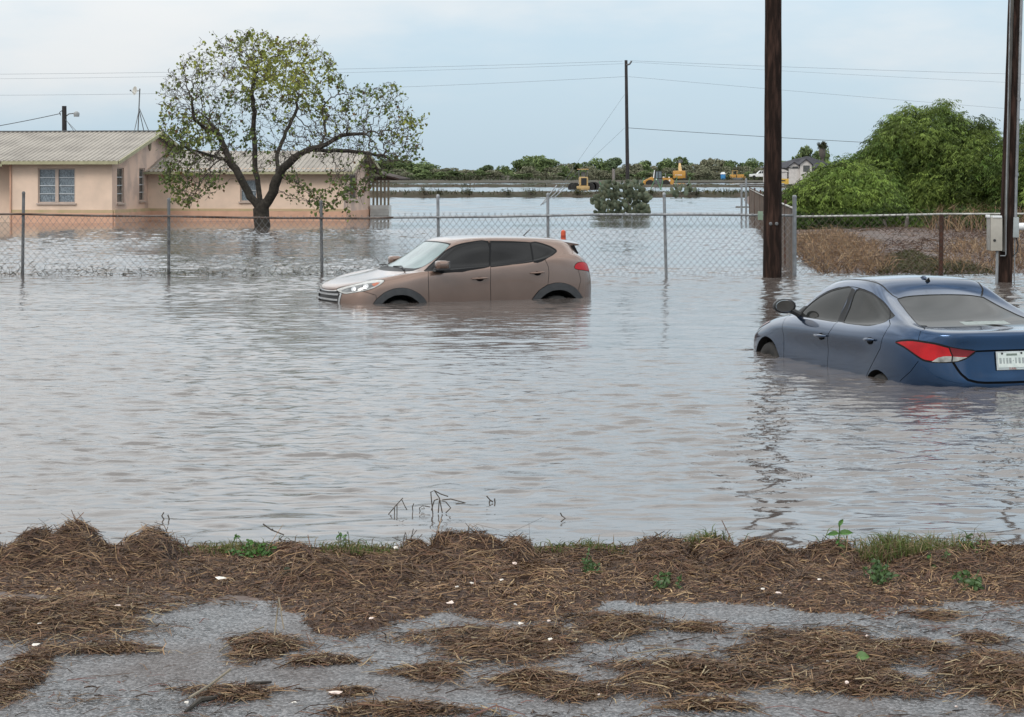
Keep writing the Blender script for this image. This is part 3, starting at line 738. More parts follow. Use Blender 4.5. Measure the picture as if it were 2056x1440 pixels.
M['trim'] = mat('black_gloss_trim', (.010, .010, .011), None, 5, .4, spec=.12)
M['mirror_glass'] = mat('mirror_glass', (.55, .52, .50), None, 5, .05, metal=1.0)
M['lining'] = mat('dark_cabin', (.012, .012, .012), None, 5, .9)
def rpoly(f, k): return [tuple(p) for p in FEAT[f][k]]
def handle(parent, S, u0, u1, v, m, side):
    """pull handle over a scooped cup"""
    us = np.linspace(u0, u1, 7); p = S.P(us, np.full(7, v)); n = S.N(us, np.full(7, v))
    o = [Vector(p[i] + n[i] * (.004 + .030 * math.sin(math.pi * min(1, max(0, (i + .25) / 6.5))) ** .5)) for i in range(7)]
    for q in o: q.y *= side
    b = MB(); b.tube(o, [.007, .014, .016, .016, .016, .014, .007], 8); h = b.build('handle', m, parent, True)
    c = p[3] + n[3] * .003
    vs = []
    for k in range(14):
        a = 2 * math.pi * k / 14; vs.append((c[0] + .062 * math.cos(a), (c[1] + .001) * side, c[2] - .012 + .036 * math.sin(a)))
    b = MB(); b.add(vs, [tuple(range(14))]); b.add([(x, y - .012 * side, z) for x, y, z in vs], [tuple(range(14))]); b.build('handle_cup', M['seam'], h)
def face_of(parent, bm, name, m): return bm.build(name, m, parent)
# ---------- brown SUV
def build_suv():
    root = thing('suv', 'brown SUV standing in floodwater over its wheel tops, in front of the fence', 'suv',
                 (-2.89981723, 30.47972212, 0), rad(25))
    f = 'suv'; S = Surf(SUV)
    # the car's own frame: x runs to the tail, +y is the far side after the turn, so the seen side is -1
    c = Car(S, root)
    arcF, arcR = rpoly(f, 'archF'), rpoly(f, 'archR')
    c.region('hole', arcF); c.region('hole', arcR)
    c.region('cladf', rpoly(f, 'cladF')); c.region('cladr', rpoly(f, 'cladR'))
    c.ring('seam', rpoly(f, 'cladF'), 0, .006); c.ring('seam', rpoly(f, 'cladR'), 0, .006)
    for k, g in (('winF', 'glassF'), ('winR', 'glassR'), ('winQ', 'glassQ')):
        p = c.smooth(rpoly(f, k), 3) if k != 'winR' else c.dense(rpoly(f, k))
        c.region(g, p); c.region('rub' + k, c.offset(p, .026))
    ws = [(0, 5.10), (1.0, 5.10), (2.0, 5.10), (2.55, 5.16), (2.72, 5.35), (2.74, 5.7), (2.62, 5.93), (2.0, 5.97), (1.0, 5.97), (0, 5.97)]
    c.region('screen', ws); c.region('screenrub', [(0, 4.93), (2.6, 4.95), (2.86, 5.3), (2.86, 5.75), (2.7, 6.04), (0, 6.04)])
    rg = [(12, 5.12), (11, 5.12), (10.3, 5.2), (10.0, 5.4), (10.05, 5.75), (10.4, 5.86), (12, 5.86)]
    c.region('rear', rg); c.region('rearrub', c.offset(c.dense(rg), .02), dense=False)
    hd = c.smooth(rpoly(f, 'head'), 3)
    c.region('lampamb', rpoly(f, 'headamb')); c.region('lampin', c.smooth(rpoly(f, 'headin'), 3)); c.region('lampout', hd)
    c.ring('seam', hd, 0, .008)
    tl = c.smooth([(8.745, 3.251), (8.986, 3.502), (9.479, 3.566), (10.05, 3.50), (10.5, 3.42), (10.5, 2.95), (10.1, 2.9), (9.249, 3.03), (8.844, 3.11)], 3)
    c.region('taillens', tl); c.ring('seam', tl, 0, .008)
    gr = [(0, 2.58), (.3, 2.58), (.83, 2.62), (1.13, 2.66), (1.20, 2.30), (1.0, 1.4), (.85, .7), (0, .7)]
    c.region('grille', gr); c.region('grillerim', [(0, 2.66), (.3, 2.66), (.83, 2.70), (1.20, 2.78), (1.32, 2.34), (1.14, 1.4), (1.0, .55), (0, .55)])
    c.region('fog', c.smooth([(1.55, .98), (1.8, 1.22), (2.15, 1.28), (2.35, 1.02), (2.0, .8)], 3))
    c.seam('seam', [(0.0, 2.80), (.6, 2.82), (.9, 2.945), (1.3, 3.55), (1.628, 4.05), (2.2, 4.3), (2.957, 4.62), (3.3, 4.86)])
    c.seam('seam', [(2.45, 2.42), (3.05, 2.05), (3.10, 1.8)])
    c.seam('seam', [(8.9, 3.05), (9.0, 2.4), (8.85, 1.8)])
    c.seam('seam', [(10.55, 3.2), (10.7, 2.2), (12, 2.1)]); c.seam('seam', [(10.0, 5.0), (10.35, 4.2), (10.5, 3.45)])
    dF, dR = rpoly(f, 'doorF'), rpoly(f, 'doorR')
    c.ring('seam', dF, -.004, .004); c.ring('seam', dR, -.004, .004)
    c.region('doorF', dF); c.region('doorR', dR)
    rf = [(2.95, 6.3), (4.0, 6.4), (6, 6.45), (8, 6.45), (9.6, 6.4), (9.6, 6.36), (8, 6.40), (6, 6.40), (4.0, 6.35)]
    c.region('seam', rf)
    c.cut()
    pm = M['paint_brown']
    body = c.part('body', ['body', 'seam'], [pm, M['seam']], root, 0, {'seam': -.006})
    c.shell([arcF, arcR], M['lining'], root)
    for s_ in (-1, 1):
        for k, win, z in (('doorF', ['glassF', 'rubwinF'], 0), ('doorR', ['glassR', 'rubwinR'], 0)):
            d = c.part('door', [k], [pm], root, s_)
            c.part('window', win, [M['glass_dark'], M['trim']], d, s_, {win[0]: -.004, win[1]: -.001})
            handle(d, S, *((5.70, 6.00, 2.93) if k == 'doorF' else (7.02, 7.50, 3.09)), pm, s_)
        c.part('quarter_window', ['glassQ', 'rubwinQ'], [M['glass_dark'], M['trim']], body, s_, {'glassQ': -.004, 'rubwinQ': -.001})
        hl = c.part('headlight', ['lampout'], [M['lens_white']], root, s_, {'lampout': -.002})
        c.part('lamp_lens', ['lampin'], [M['lens_dark']], hl, s_, {'lampin': -.004})
        c.part('indicator', ['lampamb'], [M['lens_amber']], hl, s_, {'lampamb': -.001})
        for (u, v, r) in ((2.55, 2.85, .042), (1.95, 2.75, .040)):
            b = MB(); q = S.P(np.array(u), np.array(v)); n = S.N(np.array(u), np.array(v))
            MM = Vector(n * (1, s_, 1)).to_track_quat('Z', 'Y').to_matrix()
            b.lathe([(r, -.03), (r, .003), (r * .75, .004), (r * .5, .010)], 16, Vector(q * (1, s_, 1)) - Vector(n * (1, s_, 1)) * .006, MM)
            b.build('bulb_housing', M['chrome'], hl, True)
        c.part('tail_light', ['taillens'], [M['lens_red']], root, s_, {'taillens': .003})
        c.part('fog_lamp_recess', ['fog'], [M['black']], root, s_, {'fog': -.008})
        for q in ('cladf', 'cladr'): c.part('wheel_arch_trim', [q], [M['cladding']], root, s_, {q: .012})
        for ar in (arcF, arcR): c.liner(ar, .30, M['lining'], root, s_)
        for x in (.9, 3.58): wheel(root, x, .79 * s_, -.31, .355, .225, s_)
        # door mirror
        mr = thing_part('side_mirror', root, (1.55, .955 * s_, .575))
        b = MB()
        b.bbox((0, .03 * s_, .0), (.20, .17, .135), .05)
        o = b.build('mirror_cap', pm, mr, True, angle=60)
        b = MB(); b.bbox((.01, .03 * s_, -.066), (.205, .165, .03), .012); b.build('mirror_base', M['black'], mr, True)
        b = MB(); b.prism([(-.10, -.10), (-.02, -.10), (.02, -.05), (-.06, -.05)], -.14 * s_, .0); b.build('mirror_arm', M['black'], mr)
        b = MB(); b.bbox((.102, .03 * s_, .005), (.006, .14, .105), .003); b.build('mirror_glass', M['mirror_glass'], mr)
    c.part('windscreen', ['screen', 'screenrub'], [M['glass_pale'], M['trim']], root, 0, {'screen': -.004, 'screenrub': -.002})
    c.part('rear_window', ['rear', 'rearrub'], [M['glass_dark'], M['trim']], root, 0, {'rear': -.004, 'rearrub': -.002})
    g = c.part('grille', ['grille', 'grillerim'], [M['black'], M['chrome']], root, 0, {'grille': -.025, 'grillerim': .006})
    for v0 in (2.28, 1.80, 1.25):
        us = np.concatenate([-np.linspace(1.12 - (2.3 - v0) * .13, 0, 9), np.linspace(0, 1.12 - (2.3 - v0) * .13, 9)[1:]])
        p = S.P(abs(us), np.full(len(us), v0)); n = S.N(abs(us), np.full(len(us), v0))
        vs = []
        for i in range(len(us)):
            sg = np.array([1, -1 if us[i] < 0 else 1, 1])
            for dz, dn in ((-.018, -.02), (-.014, .012), (.014, .012), (.018, -.02)):
                q = (p[i] + n[i] * dn) * sg; vs.append((q[0], q[1], q[2] + dz))
        fs = []
        for i in range(len(us) - 1):
            for k in range(4): fs.append((i * 4 + k, i * 4 + (k + 1) % 4, i * 4 + 4 + (k + 1) % 4, i * 4 + 4 + k))
        b = MB(); b.add(vs, fs); b.build('grille_slat', M['chrome'], g)
    # roof spoiler over the tailgate glass, aerial, wipers
    b = MB()
    vs = []
    for y in np.linspace(-.56, .56, 13):
        k = 1 - (abs(y) / .62) ** 4 * .5
        vs += [(3.84, y, .94 - .05 * (abs(y) / .56) ** 2), (4.06 + .10 * k, y, .895 - .05 * (abs(y) / .56) ** 2), (4.05 + .10 * k, y, .872 - .05 * (abs(y) / .56) ** 2), (3.84, y, .80)]
    fs = []
    for i in range(12):
        for k in range(4): fs.append((i * 4 + k, i * 4 + (k + 1) % 4, i * 4 + 4 + (k + 1) % 4, i * 4 + 4 + k))
    fs += [(0, 1, 2, 3), (48, 49, 50, 51)]
    b.add(vs, fs); b.build('spoiler', pm, root, True)
    for s_ in (-1, 1): b = MB(); b.prism([(3.93, .78), (4.06, .66), (4.10, .70), (4.02, .84)], .575 * s_, .60 * s_); b.build('spoiler_fin', M['trim'], root)
    b = MB(); b.tube([(3.42, .05, .965), (3.55, .05, 1.07)], [.010, .005], 6); b.build('aerial', M['black'], root)
    for y0, y1 in ((-.55, .02), (.10, .62)):
        b = MB(); b.tube([(1.11, y0, .492), (1.17, (y0 + y1) / 2, .535), (1.15, y1, .520)], .010, 5); b.build('wiper', M['black'], root)
    b = MB(); b.bbox((4.385, 0, .30), (.02, .30, .15), .006); b.build('licence_plate', M['white_plastic'], root)
    return root
# ---------- blue sedan
def text_mesh(txt, size, m, parent, name, Mw, squeeze=1.0):
    cu = bpy.data.curves.new(name, 'FONT'); cu.body = txt; cu.size = size; cu.align_x = 'CENTER'; cu.align_y = 'CENTER'; cu.extrude = .0008
    o = bpy.data.objects.new(name, cu); COL.objects.link(o)
    bpy.context.view_layer.update()
    me = bpy.data.meshes.new_from_object(o.evaluated_get(bpy.context.evaluated_depsgraph_get()))
    bpy.data.objects.remove(o)
    me.materials.clear(); me.materials.append(m)
    for v in me.vertices: v.co = Mw @ Vector((v.co.x * squeeze, v.co.y, v.co.z))
    p = bpy.data.objects.new(name, me); COL.objects.link(p); p.parent = parent
    return p
def build_sedan():
    root = thing('sedan', 'blue sedan sunk to its sills, seen from its rear left corner', 'car', (3.37903354, 22.54903206, 0), -(math.pi / 2 - rad(16)))
    f = 'sed'; S = Surf(SEDAN); c = Car(S, root, (12, 10))
    arcF, arcR = rpoly(f, 'archF'), rpoly(f, 'archR')
    c.region('hole', arcF); c.region('hole', arcR)
    for k, g in (('winF', 'glassF'), ('winR', 'glassR')):
        p = c.smooth(rpoly(f, k), 3)
        c.region(g, p); c.region('rub' + k, c.offset(p, .016))
    q = rpoly(f, 'winQ'); c.region('glassQ', q); c.region('rubwinQ', c.offset(c.dense(q), .014), dense=False)
    c.region('pillar', rpoly(f, 'bpil'))
    c.region('sail', [(4.50, 4.88), (3.66, 5.30), (4.70, 5.33), (5.02, 4.93)])
    ws = [(0, 5.10), (2.0, 5.10), (2.6, 5.2), (2.8, 5.4), (2.78, 5.75), (2.6, 5.95), (0, 5.96)]
    c.region('screen', ws); c.region('screenrub', c.offset(c.dense(ws), .02), dense=False)
    rg = [(12, 5.94), (11.25, 5.94), (10.6, 5.96), (10.09, 5.93), (10.13, 5.586), (10.07, 5.297), (9.93, 5.013), (9.80, 4.76), (10.22, 4.72), (10.755, 4.735), (11.216, 4.76), (12, 4.80)]
    c.region('rear', rg); c.ring('rearrub', rg, 0, .014)
    c.seam('tailrim', [(10.40, 3.11), (10.45, 2.85), (10.49, 2.66), (10.46, 2.40)], .012)
    c.region('tailwh', rpoly(f, 'tailwh'))
    c.region('tailin', rpoly(f, 'tailin'))
    tl = c.smooth(rpoly(f, 'tail'), 3)
    c.region('taillens', c.offset(tl, -.012)); c.region('tailrim', c.offset(tl, .006))
    c.region('headl', c.smooth([(1.5, 2.6), (2.3, 3.2), (3.1, 3.6), (3.55, 3.5), (3.2, 3.0), (2.4, 2.6)], 3))
    c.seam('seam', [(9.80, 4.70), (9.5, 4.25), (9.32, 3.94), (9.355, 3.457), (9.387, 3.2)])
    c.seam('seam', [(10.45, 2.45), (10.494, 2.365), (10.586, 2.079), (10.684, 1.787), (10.847, 1.45), (11.081, 1.317), (11.299, 1.28), (12, 1.27)], .022)
    c.seam('seam', [(11.05, 2.93), (11.3, 2.945), (11.604, 2.957), (12, 2.96)], .016)
    c.seam('seam', rpoly(f, 'bumpseam'), .006)
    c.seam('seam', [(2.9, 4.9), (2.5, 4.3), (1.5, 3.3), (0, 3.1)])
    c.seam('seam', [(3.3, 4.85), (4.3, 4.75)], .006)
    c.seam('trimline', [(2.95, 6.02), (3.4, 6.32), (4.2, 6.40), (6.0, 6.40), (8.0, 6.42), (9.2, 6.30), (10.05, 6.0)], .018)
    dF, dR = rpoly(f, 'doorF'), rpoly(f, 'doorR')
    dF[5] = (4.78, .0); dF[4] = (4.80, 1.079)
    c.ring('seam', dF, -.004, .004); c.ring('seam', dR, -.004, .004)
    c.region('doorF', dF); c.region('doorR', dR)
    # boot lid
    c.region('lid', [(12, 4.66), (11.2, 4.62), (10.2, 4.58), (9.80, 4.62), (9.5, 4.25), (9.32, 3.94), (9.36, 3.457), (9.41, 3.12), (10.44, 2.37), (10.586, 2.079), (10.684, 1.787), (10.847, 1.45), (11.081, 1.317), (11.3, 1.28), (12, 1.27)])
    c.cut()
    pm = M['paint_blue']
    body = c.part('body', ['body', 'seam', 'trimline'], [pm, M['seam'], M['trim']], root, 0, {'seam': -.006, 'trimline': .001})
    c.part('boot_lid', ['lid'], [pm], root, 0, {'lid': .003})
    c.shell([arcF, arcR], M['lining'], root)
    for s_ in (-1, 1):
        d = c.part('door', ['doorF', 'sail'], [pm, M['trim']], root, s_)
        c.part('window', ['glassF', 'rubwinF'], [M['glass_grey'], M['trim']], d, s_, {'glassF': -.006, 'rubwinF': -.002})
        handle(d, S, 5.75, 6.08, 2.87, pm, s_)
        d = c.part('door', ['doorR', 'pillar'], [pm, M['trim']], root, s_, {'pillar': -.002})
        c.part('window', ['glassR', 'rubwinR', 'glassQ', 'rubwinQ'], [M['glass_grey'], M['trim'], M['glass_grey'], M['trim']], d, s_,
               {'glassR': -.006, 'rubwinR': -.002, 'glassQ': -.004, 'rubwinQ': -.001})
        handle(d, S, 7.40, 7.86, 2.95, pm, s_)
        t = c.part('tail_light', ['taillens', 'tailrim'], [M['lens_red'], M['trim']], root, s_, {'taillens': .008, 'tailrim': .002})
        c.part('inner_lens', ['tailin'], [M['lens_red_dark']], t, s_, {'tailin': .008})
        c.part('reverse_lamp', ['tailwh'], [M['lens_grey']], t, s_, {'tailwh': .007})
        c.part('headlight', ['headl'], [M['lens_amber'] if s_ else 0], root, s_, {'headl': .006})
        for ar in (arcF, arcR): c.liner(ar, .26, M['lining'], root, s_)
        wheel(root, .86, .755 * s_, -.17, .305, .20, s_); wheel(root, 3.54, .755 * s_, -.25, .305, .20, s_)
        mr = thing_part('side_mirror', root, (1.50, .93 * s_, .575))
        b = MB()
        b.lathe([(.035, -.10), (.082, -.07), (.106, -.01), (.108, .03), (.100, .035)], 20, (0, .02 * s_, 0), Matrix.Rotation(rad(90), 3, 'Y') @ Matrix.Diagonal((.72, 1.18, 1)))
        b.build('mirror_cap', M['paint_blue'] if False else M['black'], mr, True, angle=50)
        b = MB(); b.lathe([(.092, .0), (.092, .003), (.085, .004)], 20, (.034, .02 * s_, 0), Matrix.Rotation(rad(90), 3, 'Y') @ Matrix.Diagonal((.72, 1.18, 1)))
        b.build('mirror_glass', M['mirror_glass'], mr)
        b = MB(); b.tube([(-.0, -.06 * s_, -.045), (.02, -.115 * s_, -.075), (.03, -.16 * s_, -.10)], [.034, .032, .04], 8); b.build('mirror_arm', M['black'], mr, True)
    c.part('windscreen', ['screen', 'screenrub'], [M['glass_grey'], M['trim']], root, 0, {'screen': -.004, 'screenrub': -.002})
    rw = c.part('rear_window', ['rear', 'rearrub'], [M['glass_grey'], M['trim']], root, 0, {'rear': -.004, 'rearrub': -.001})
    # sticker inside the glass, high brake lamp ledge, roof aerial
    b = MB(); vs = []
    for v in (4.97, 5.12):
        for u, sg in ((11.55, -1), (11.85, -1), (11.85, 1), (11.45, 1), (11.15, 1)):
            q = S.P(np.array(u), np.array(v)) + S.N(np.array(u), np.array(v)) * -.0035; vs.append((q[0], q[1] * sg, q[2]))
    b.add(vs, [(k, k + 1, k + 6, k + 5) for k in range(4)]); b.build('sticker', M['white_dim'], rw, True)
    b = MB(); b.prism([(-.06, 0), (.06, 0), (.045, .012), (.015, .028), (-.045, .008)], -.013, .013, None, (2.80, 0, .918)); b.build('roof_aerial', M['paint_blue'], root)
    # number plate with its frame; the characters are unreadable in the photograph, so blurred bars of the same rhythm
    pl = thing_part('licence_plate', root, (4.515, 0.0, .245)); pl.rotation_euler = (0, rad(-8), 0)
    b = MB(); b.bbox((0, 0, 0), (.012, .315, .172), .005); b.build('plate_frame', M['plate_frame'], pl)
    b = MB(); b.bbox((.004, 0, .004), (.012, .285, .135), .003); b.build('plate', M['plate'], pl)
    Mp = Matrix(((0, 0, 1, .0115), (1, 0, 0, 0), (0, 1, 0, .002), (0, 0, 0, 1)))
    b = MB(); b.box((.0105, 0, .056), (.002, .11, .020)); b.build('plate_heading', M['plate_green'], pl)
    b = MB()
    for i, (y, w) in enumerate(((-.120, .030), (-.084, .018), (-.050, .026), (-.018, .030), (.012, .014), (.040, .018), (.078, .030), (.114, .030))):
        b.box((.0105, y, .0 if i != 4 else .0), (.0015, w * .72, .052 if i != 4 else .010))
    b.build('plate_characters', M['plate_ink'], pl)
    text_mesh('TEXAS', .030, M['plate_red'], pl, 'plate_lettering', Mp @ Matrix.Translation((0, -.074, -.004)), .9)
    for y in (-.10, .10): b = MB(); b.lathe([(.010, 0), (.010, .004)], 10, (.011, y, .068), Matrix.Rotation(rad(90), 3, 'Y')); b.build('plate_screw', M['black'], pl)
    return root
M['white_dim'] = mat('faded_sticker', (.22, .25, .24), (.17, .20, .19), 20, .5)
M['lens_grey'] = mat('grey_lens', (.40, .40, .38), (.10, .10, .095), 9, .25, spec=.4)
M['plate'] = mat('plate_white', (.62, .66, .62), (.52, .58, .55), 20, .35)
M['plate_frame'] = mat('plate_frame_metal', (.50, .53, .52), (.42, .44, .43), 20, .35, metal=.4)
M['plate_green'] = mat('plate_green', (.16, .20, .17), None, 20, .5)
M['plate_ink'] = mat('plate_ink', (.22, .25, .25), (.33, .36, .35), 60, .5)
M['plate_red'] = mat('plate_red', (.33, .06, .04), None, 20, .5)
build_suv()
build_sedan()
# ------------------------------------------------------------------ fences
def wires_panel(name, p0, p1, z0, z1, d, r, m, parent, seed=0, above=.035, waves=.012):
    """chain link between two ground points: crossing wires bent into diamonds d wide, knuckled above the rail"""
    rng = np.random.RandomState(seed)
    a, b = np.array(p0, float), np.array(p1, float); L = np.linalg.norm(b - a); e = (b - a) / L; nrm = np.array((-e[1], e[0]))
    h = z1 - z0; run = h * .92; V, Fc = [], []
    ks = int((L + run) / d) + 1; seg = 10
    for sgn in (1, -1):
        for k in range(ks):
            s0 = k * d - (run if sgn > 0 else 0)
            pts = []
            for i in range(seg + 1):
                t = i / seg; s = s0 + sgn * run * t
                if -1e-6 <= s <= L + 1e-6:
                    x = a + e * s + nrm * (sgn * r * .7 + waves * math.sin(s * 2.1 + t * 3) * 1.0)
                    pts.append((x[0], x[1], z0 + (h + (above if i == seg else 0)) * t + waves * math.sin(s * 1.3)))
            if len(pts) < 2: continue
            base = len(V)
            for p in pts:
                for q in range(3):
                    an = q * 2.094 + .5
                    V.append((p[0] + e[0] * r * math.cos(an) + nrm[0] * r * math.sin(an), p[1] + e[1] * r * math.cos(an) + nrm[1] * r * math.sin(an), p[2] + r * .3 * math.sin(an)))
            for i in range(len(pts) - 1):
                for q in range(3): Fc.append((base + i * 3 + q, base + i * 3 + (q + 1) % 3, base + i * 3 + 3 + (q + 1) % 3, base + i * 3 + 3 + q))
    return npmesh(name, np.array(V), np.array(Fc), m, parent, smooth=True)
def post(parent, x, y, z1, r, m, lean=0.0, z0=-.7, cap=True):
    b = MB(); b.tube([(x - lean * .3, y, z0), (x, y, .0), (x + lean, y, z1)], r, 12)
    if cap: b.lathe([(r * 1.15, 0), (r * 1.15, .03), (r * .6, .055)], 12, (x + lean, y, z1 - .01))
    return b.build('post', m, parent, True)
def X_at(px, Y): return (px - CX) * Y / F
def Z_at(py, Y): return H - (py - YH) * Y / F
fn = thing('chain_link_fence', 'long chain link fence across the flood behind the brown SUV', 'fence', (0, 0, 0))
for px, top, ln, rusty in ((-260, 392, 0, 1), (44, 389, .02, 1), (338, 402, .0, 1), (646, 407, -.02, 1), (881, 395, -.02, 0), (1101, 392, -.01, 0), (1338, 391, -.04, 0)):
    post(fn, X_at(px, FY), FY + .05, Z_at(top, FY), .030, M['galv_dark'] if rusty else M['galv'], ln)
zr = [(-420, 429), (44, 430), (338, 434), (646, 438), (790, 437)]
b = MB(); pts = []
for (x0, y0), (x1, y1) in zip(zr, zr[1:]):
    for i in range(6): pts.append((X_at(lerp(x0, x1, i / 6), FY), FY, Z_at(lerp(y0, y1, i / 6) + 1.2 * math.sin(math.pi * i / 6), FY)))
pts.append((X_at(790, FY), FY, Z_at(437, FY)))
b.tube(pts, .021, 8); b.build('top_rail', M['rust_rail'], fn, True)
b = MB(); b.tube([(X_at(790, FY), FY, Z_at(437, FY)), (X_at(1000, FY), FY, Z_at(435, FY)), (X_at(1200, FY), FY, Z_at(431, FY)), (X_at(1400, FY), FY, Z_at(431, FY)), (SX0, FY, Z_at(433, FY))], .024, 8); b.build('top_rail', M['galv'], fn, True)
wires_panel('mesh', (X_at(-420, FY), FY - .03), (X_at(790, FY), FY - .03), -.25, Z_at(437, FY), .125, .0046, M['wire'], fn, 1)
wires_panel('mesh', (X_at(790, FY), FY - .03), (SX0, FY - .03), -.25, Z_at(434, FY) , .125, .0048, M['wire'], fn, 2, .06)
b = MB()
for q in ((1090, 410, 1131, 374), (1086, 412, 1118, 372), (1112, 398, 1135, 376)):
    b.tube([P(q[0], q[1], FY), P(q[2], q[3], FY + .3)], .012, 6)
b.build('barb_arm', M['galv'], fn)
b = MB(); b.bbox((X_at(1526, FY), FY - .06, Z_at(433, FY)), (.10, .012, .17), .004); b.build('green_tag', mat('pale_green_sign', (.25, .33, .25), (.2, .27, .2), 9, .6), fn)
# straw and weed stems the flood left hanging in the mesh
rng = np.random.RandomState(4); b = MB()
for i in range(900):
    x = rng.uniform(X_at(-300, FY), X_at(1040, FY)); z = abs(rng.normal(0, .11)); L = rng.uniform(.04, .13); a = rng.normal(0, .8)
    p = Vector((x, FY - .05, z)); d = Vector((math.cos(a), rng.normal(0, .1), math.sin(a))) * L
    b.tube([p - d / 2, p + Vector((0, -.02, rng.uniform(-.02, .02))), p + d / 2], .004, 3)
tag(b.build('fence_straw', M['straw_dark'] if 'straw_dark' in M else M['dirt'], None), 'brown straw and weed stems caught in the bottom of the long fence', 'straw', kind='stuff')
# corner: tall weathered post, fence running back to the fields, fence running right round the lot
f2 = thing('side_fence', 'rusty chain link fence running straight back from the corner by the big pole', 'fence', (SX0, SY0, 0))
def sf(t): return (SX0 + (SX1 - SX0) * t - SX0, SY0 + (SY1 - SY0) * t - SY0)
for t in (0.0, .09, .18, .28, .4, .55, .75, 1.0):
    p = sf(t); post(f2, p[0], p[1], 1.36 if t else 1.52, .04 if t == 0 else .03, M['galv'] if t == 0 else M['rust'])
b = MB(); b.tube([(*sf(0), 1.30), (*sf(.5), 1.25), (*sf(1), 1.25)], .021, 8); b.build('top_rail', M['white_rail'], f2, True)
wires_panel('mesh', sf(0), sf(1), -.1, 1.28, .16, .0062, M['wire_rust'], f2, 5)
f3 = thing('lot_fence', 'chain link fence with a pale top rail in front of the muddy lot', 'fence', (SX0, FY, 0))
rl = [(SX0, 435), (X_at(1750, FY), 433), (X_at(1890, FY), 430), (X_at(2056, FY), 429.5), (X_at(2500, FY), 430)]
b = MB(); b.tube([(x - SX0, 0, Z_at(y, FY)) for x, y in rl], .019, 8); b.build('top_rail', M['white_rail'], f3, True)
b = MB(); b.tube([(X_at(1889, FY) - SX0, .03, -.4), (X_at(1891, FY) - SX0, .03, Z_at(432, FY))], .046, 10); b.build('post', M['rust'], f3, True)
post(f3, X_at(2300, FY) - SX0, .03, 1.25, .03, M['rust'])
wires_panel('mesh', (0, -.03), (X_at(2500, FY) - SX0, -.03), -.1, Z_at(432, FY), .125, .0045, M['wire_rust'], f3, 6)
# gate frame far behind the big pole
YG = 97.0
gt = thing('gate', 'steel pipe gate and posts standing in the water behind the big pole', 'gate', (X_at(1500, YG), YG, 0))
for px in (1489, 1498): 
    b = MB(); b.tube([(X_at(px, YG) - X_at(1500, YG), 0, -.6), (X_at(px, YG) - X_at(1500, YG), 0, Z_at(358 if px > 1490 else 369, YG))], .05, 8); b.build('post', M['galv'], gt, True)
for y in (369.5, 373): 
    b = MB(); b.tube([(X_at(1485, YG) - X_at(1500, YG), 0, Z_at(y, YG)), (X_at(1575, YG) - X_at(1500, YG), .1, Z_at(y, YG))], .03, 8); b.build('rail', M['galv'], gt, True)
wires_panel('mesh', (0, 0), (X_at(1575, YG) - X_at(1500, YG), 0), -.1, Z_at(371, YG), .16, .004, M['wire_rust'], gt, 8)
# ------------------------------------------------------------------ poles
YP = 37.6
def pole(name, label, base, top, r0, r1, m, n=24, seed=0):
    """tapered timber pole, slightly out of round"""
    o = thing(name, label, 'pole', tuple(base))
    rng = random.Random(seed); rows = 60; vs = []
    ax = Vector(top) - Vector(base)
    ph = [rng.uniform(0, 6.28) for _ in range(6)]
    for i in range(rows + 1):
        t = i / rows; c = ax * t; r = lerp(r0, r1, t)
        for k in range(n):
            a = 2 * math.pi * k / n
            q = r * (1 + .022 * math.sin(3 * a + ph[0] + t * 5) + .016 * math.sin(7 * a + ph[1] + t * 11) + .012 * math.sin(13 * a + ph[2] - t * 60))
            vs.append((c.x + q * math.cos(a), c.y + q * math.sin(a), c.z))
    fs = [(i * n + k, i * n + (k + 1) % n, (i + 1) * n + (k + 1) % n, (i + 1) * n + k) for i in range(rows) for k in range(n)]
    b = MB(); b.add(vs, fs + [tuple(range(rows * n, rows * n + n))]); b.build('shaft', m, o, True, angle=80)
    return o
p1 = pole('utility_pole', 'thick dark creosoted utility pole standing in water at the fence corner', (X_at(1550.5, YP), YP, -.6), (X_at(1554, YP), YP, 10.2), .178, .140, M['wood_pole'], seed=2)
b = MB()
for dx, z in ((-.055, Z_at(449, YP)), (.06, Z_at(449, YP))):
    b.lathe([(.03, 0), (.034, .02), (.02, .03)], 12, (dx, -.165, z + .6), Matrix.Rotation(rad(90), 3, 'X'))
b.build('bolt', M['galv_dark'], p1)
YQ = 35.6
p2 = pole('service_pole', 'leaning grey brown service pole with meter boxes at the right edge', (X_at(2016, YQ), YQ, -.6), (X_at(2049, YQ), YQ, 8.6), .125, .100, M['wood_pole'], seed=5)
bx = X_at(2016, YQ)
def q_(px, py): return (X_at(px, YQ) - bx, Z_at(py, YQ) + .6)
b = MB()
for pts in ([(2012, 505), (2016, 430), (2023, 200), (2029, 0), (2036, -260)],):
    b.tube([(q_(*p)[0], -.125, q_(*p)[1]) for p in pts], .030, 8)
b.build('ground_strip', M['wood_grey'], p2, True)
b = MB(); b.tube([(q_(x, y)[0], -.15, q_(x, y)[1]) for x, y in ((2004, 513), (2014, 513), (2015.5, 510), (2016, 400), (2020, 200), (2026, -100))], .011, 8); b.build('conduit', M['galv'], p2, True)
b = MB(); b.tube([(q_(x, y)[0], -.05, q_(x, y)[1]) for x, y in ((2037, 437), (2039, 350), (2045, 150), (2049, 0), (2054, -200))], .031, 10)
for y in (200, 350): 
    x, z = q_(2037 + (437 - y) * .03, y); b.lathe([(.04, -.03), (.04, .03)], 10, (x, -.05, z))
b.build('riser_pipe', M['galv'], p2, True)
mb = thing('electrical_box', 'tall beige electrical cabinet with a round lock, on pipe legs beside the service pole', 'electrical box', (X_at(1995, YQ), YQ - .12, 0))
ox = X_at(1995, YQ)
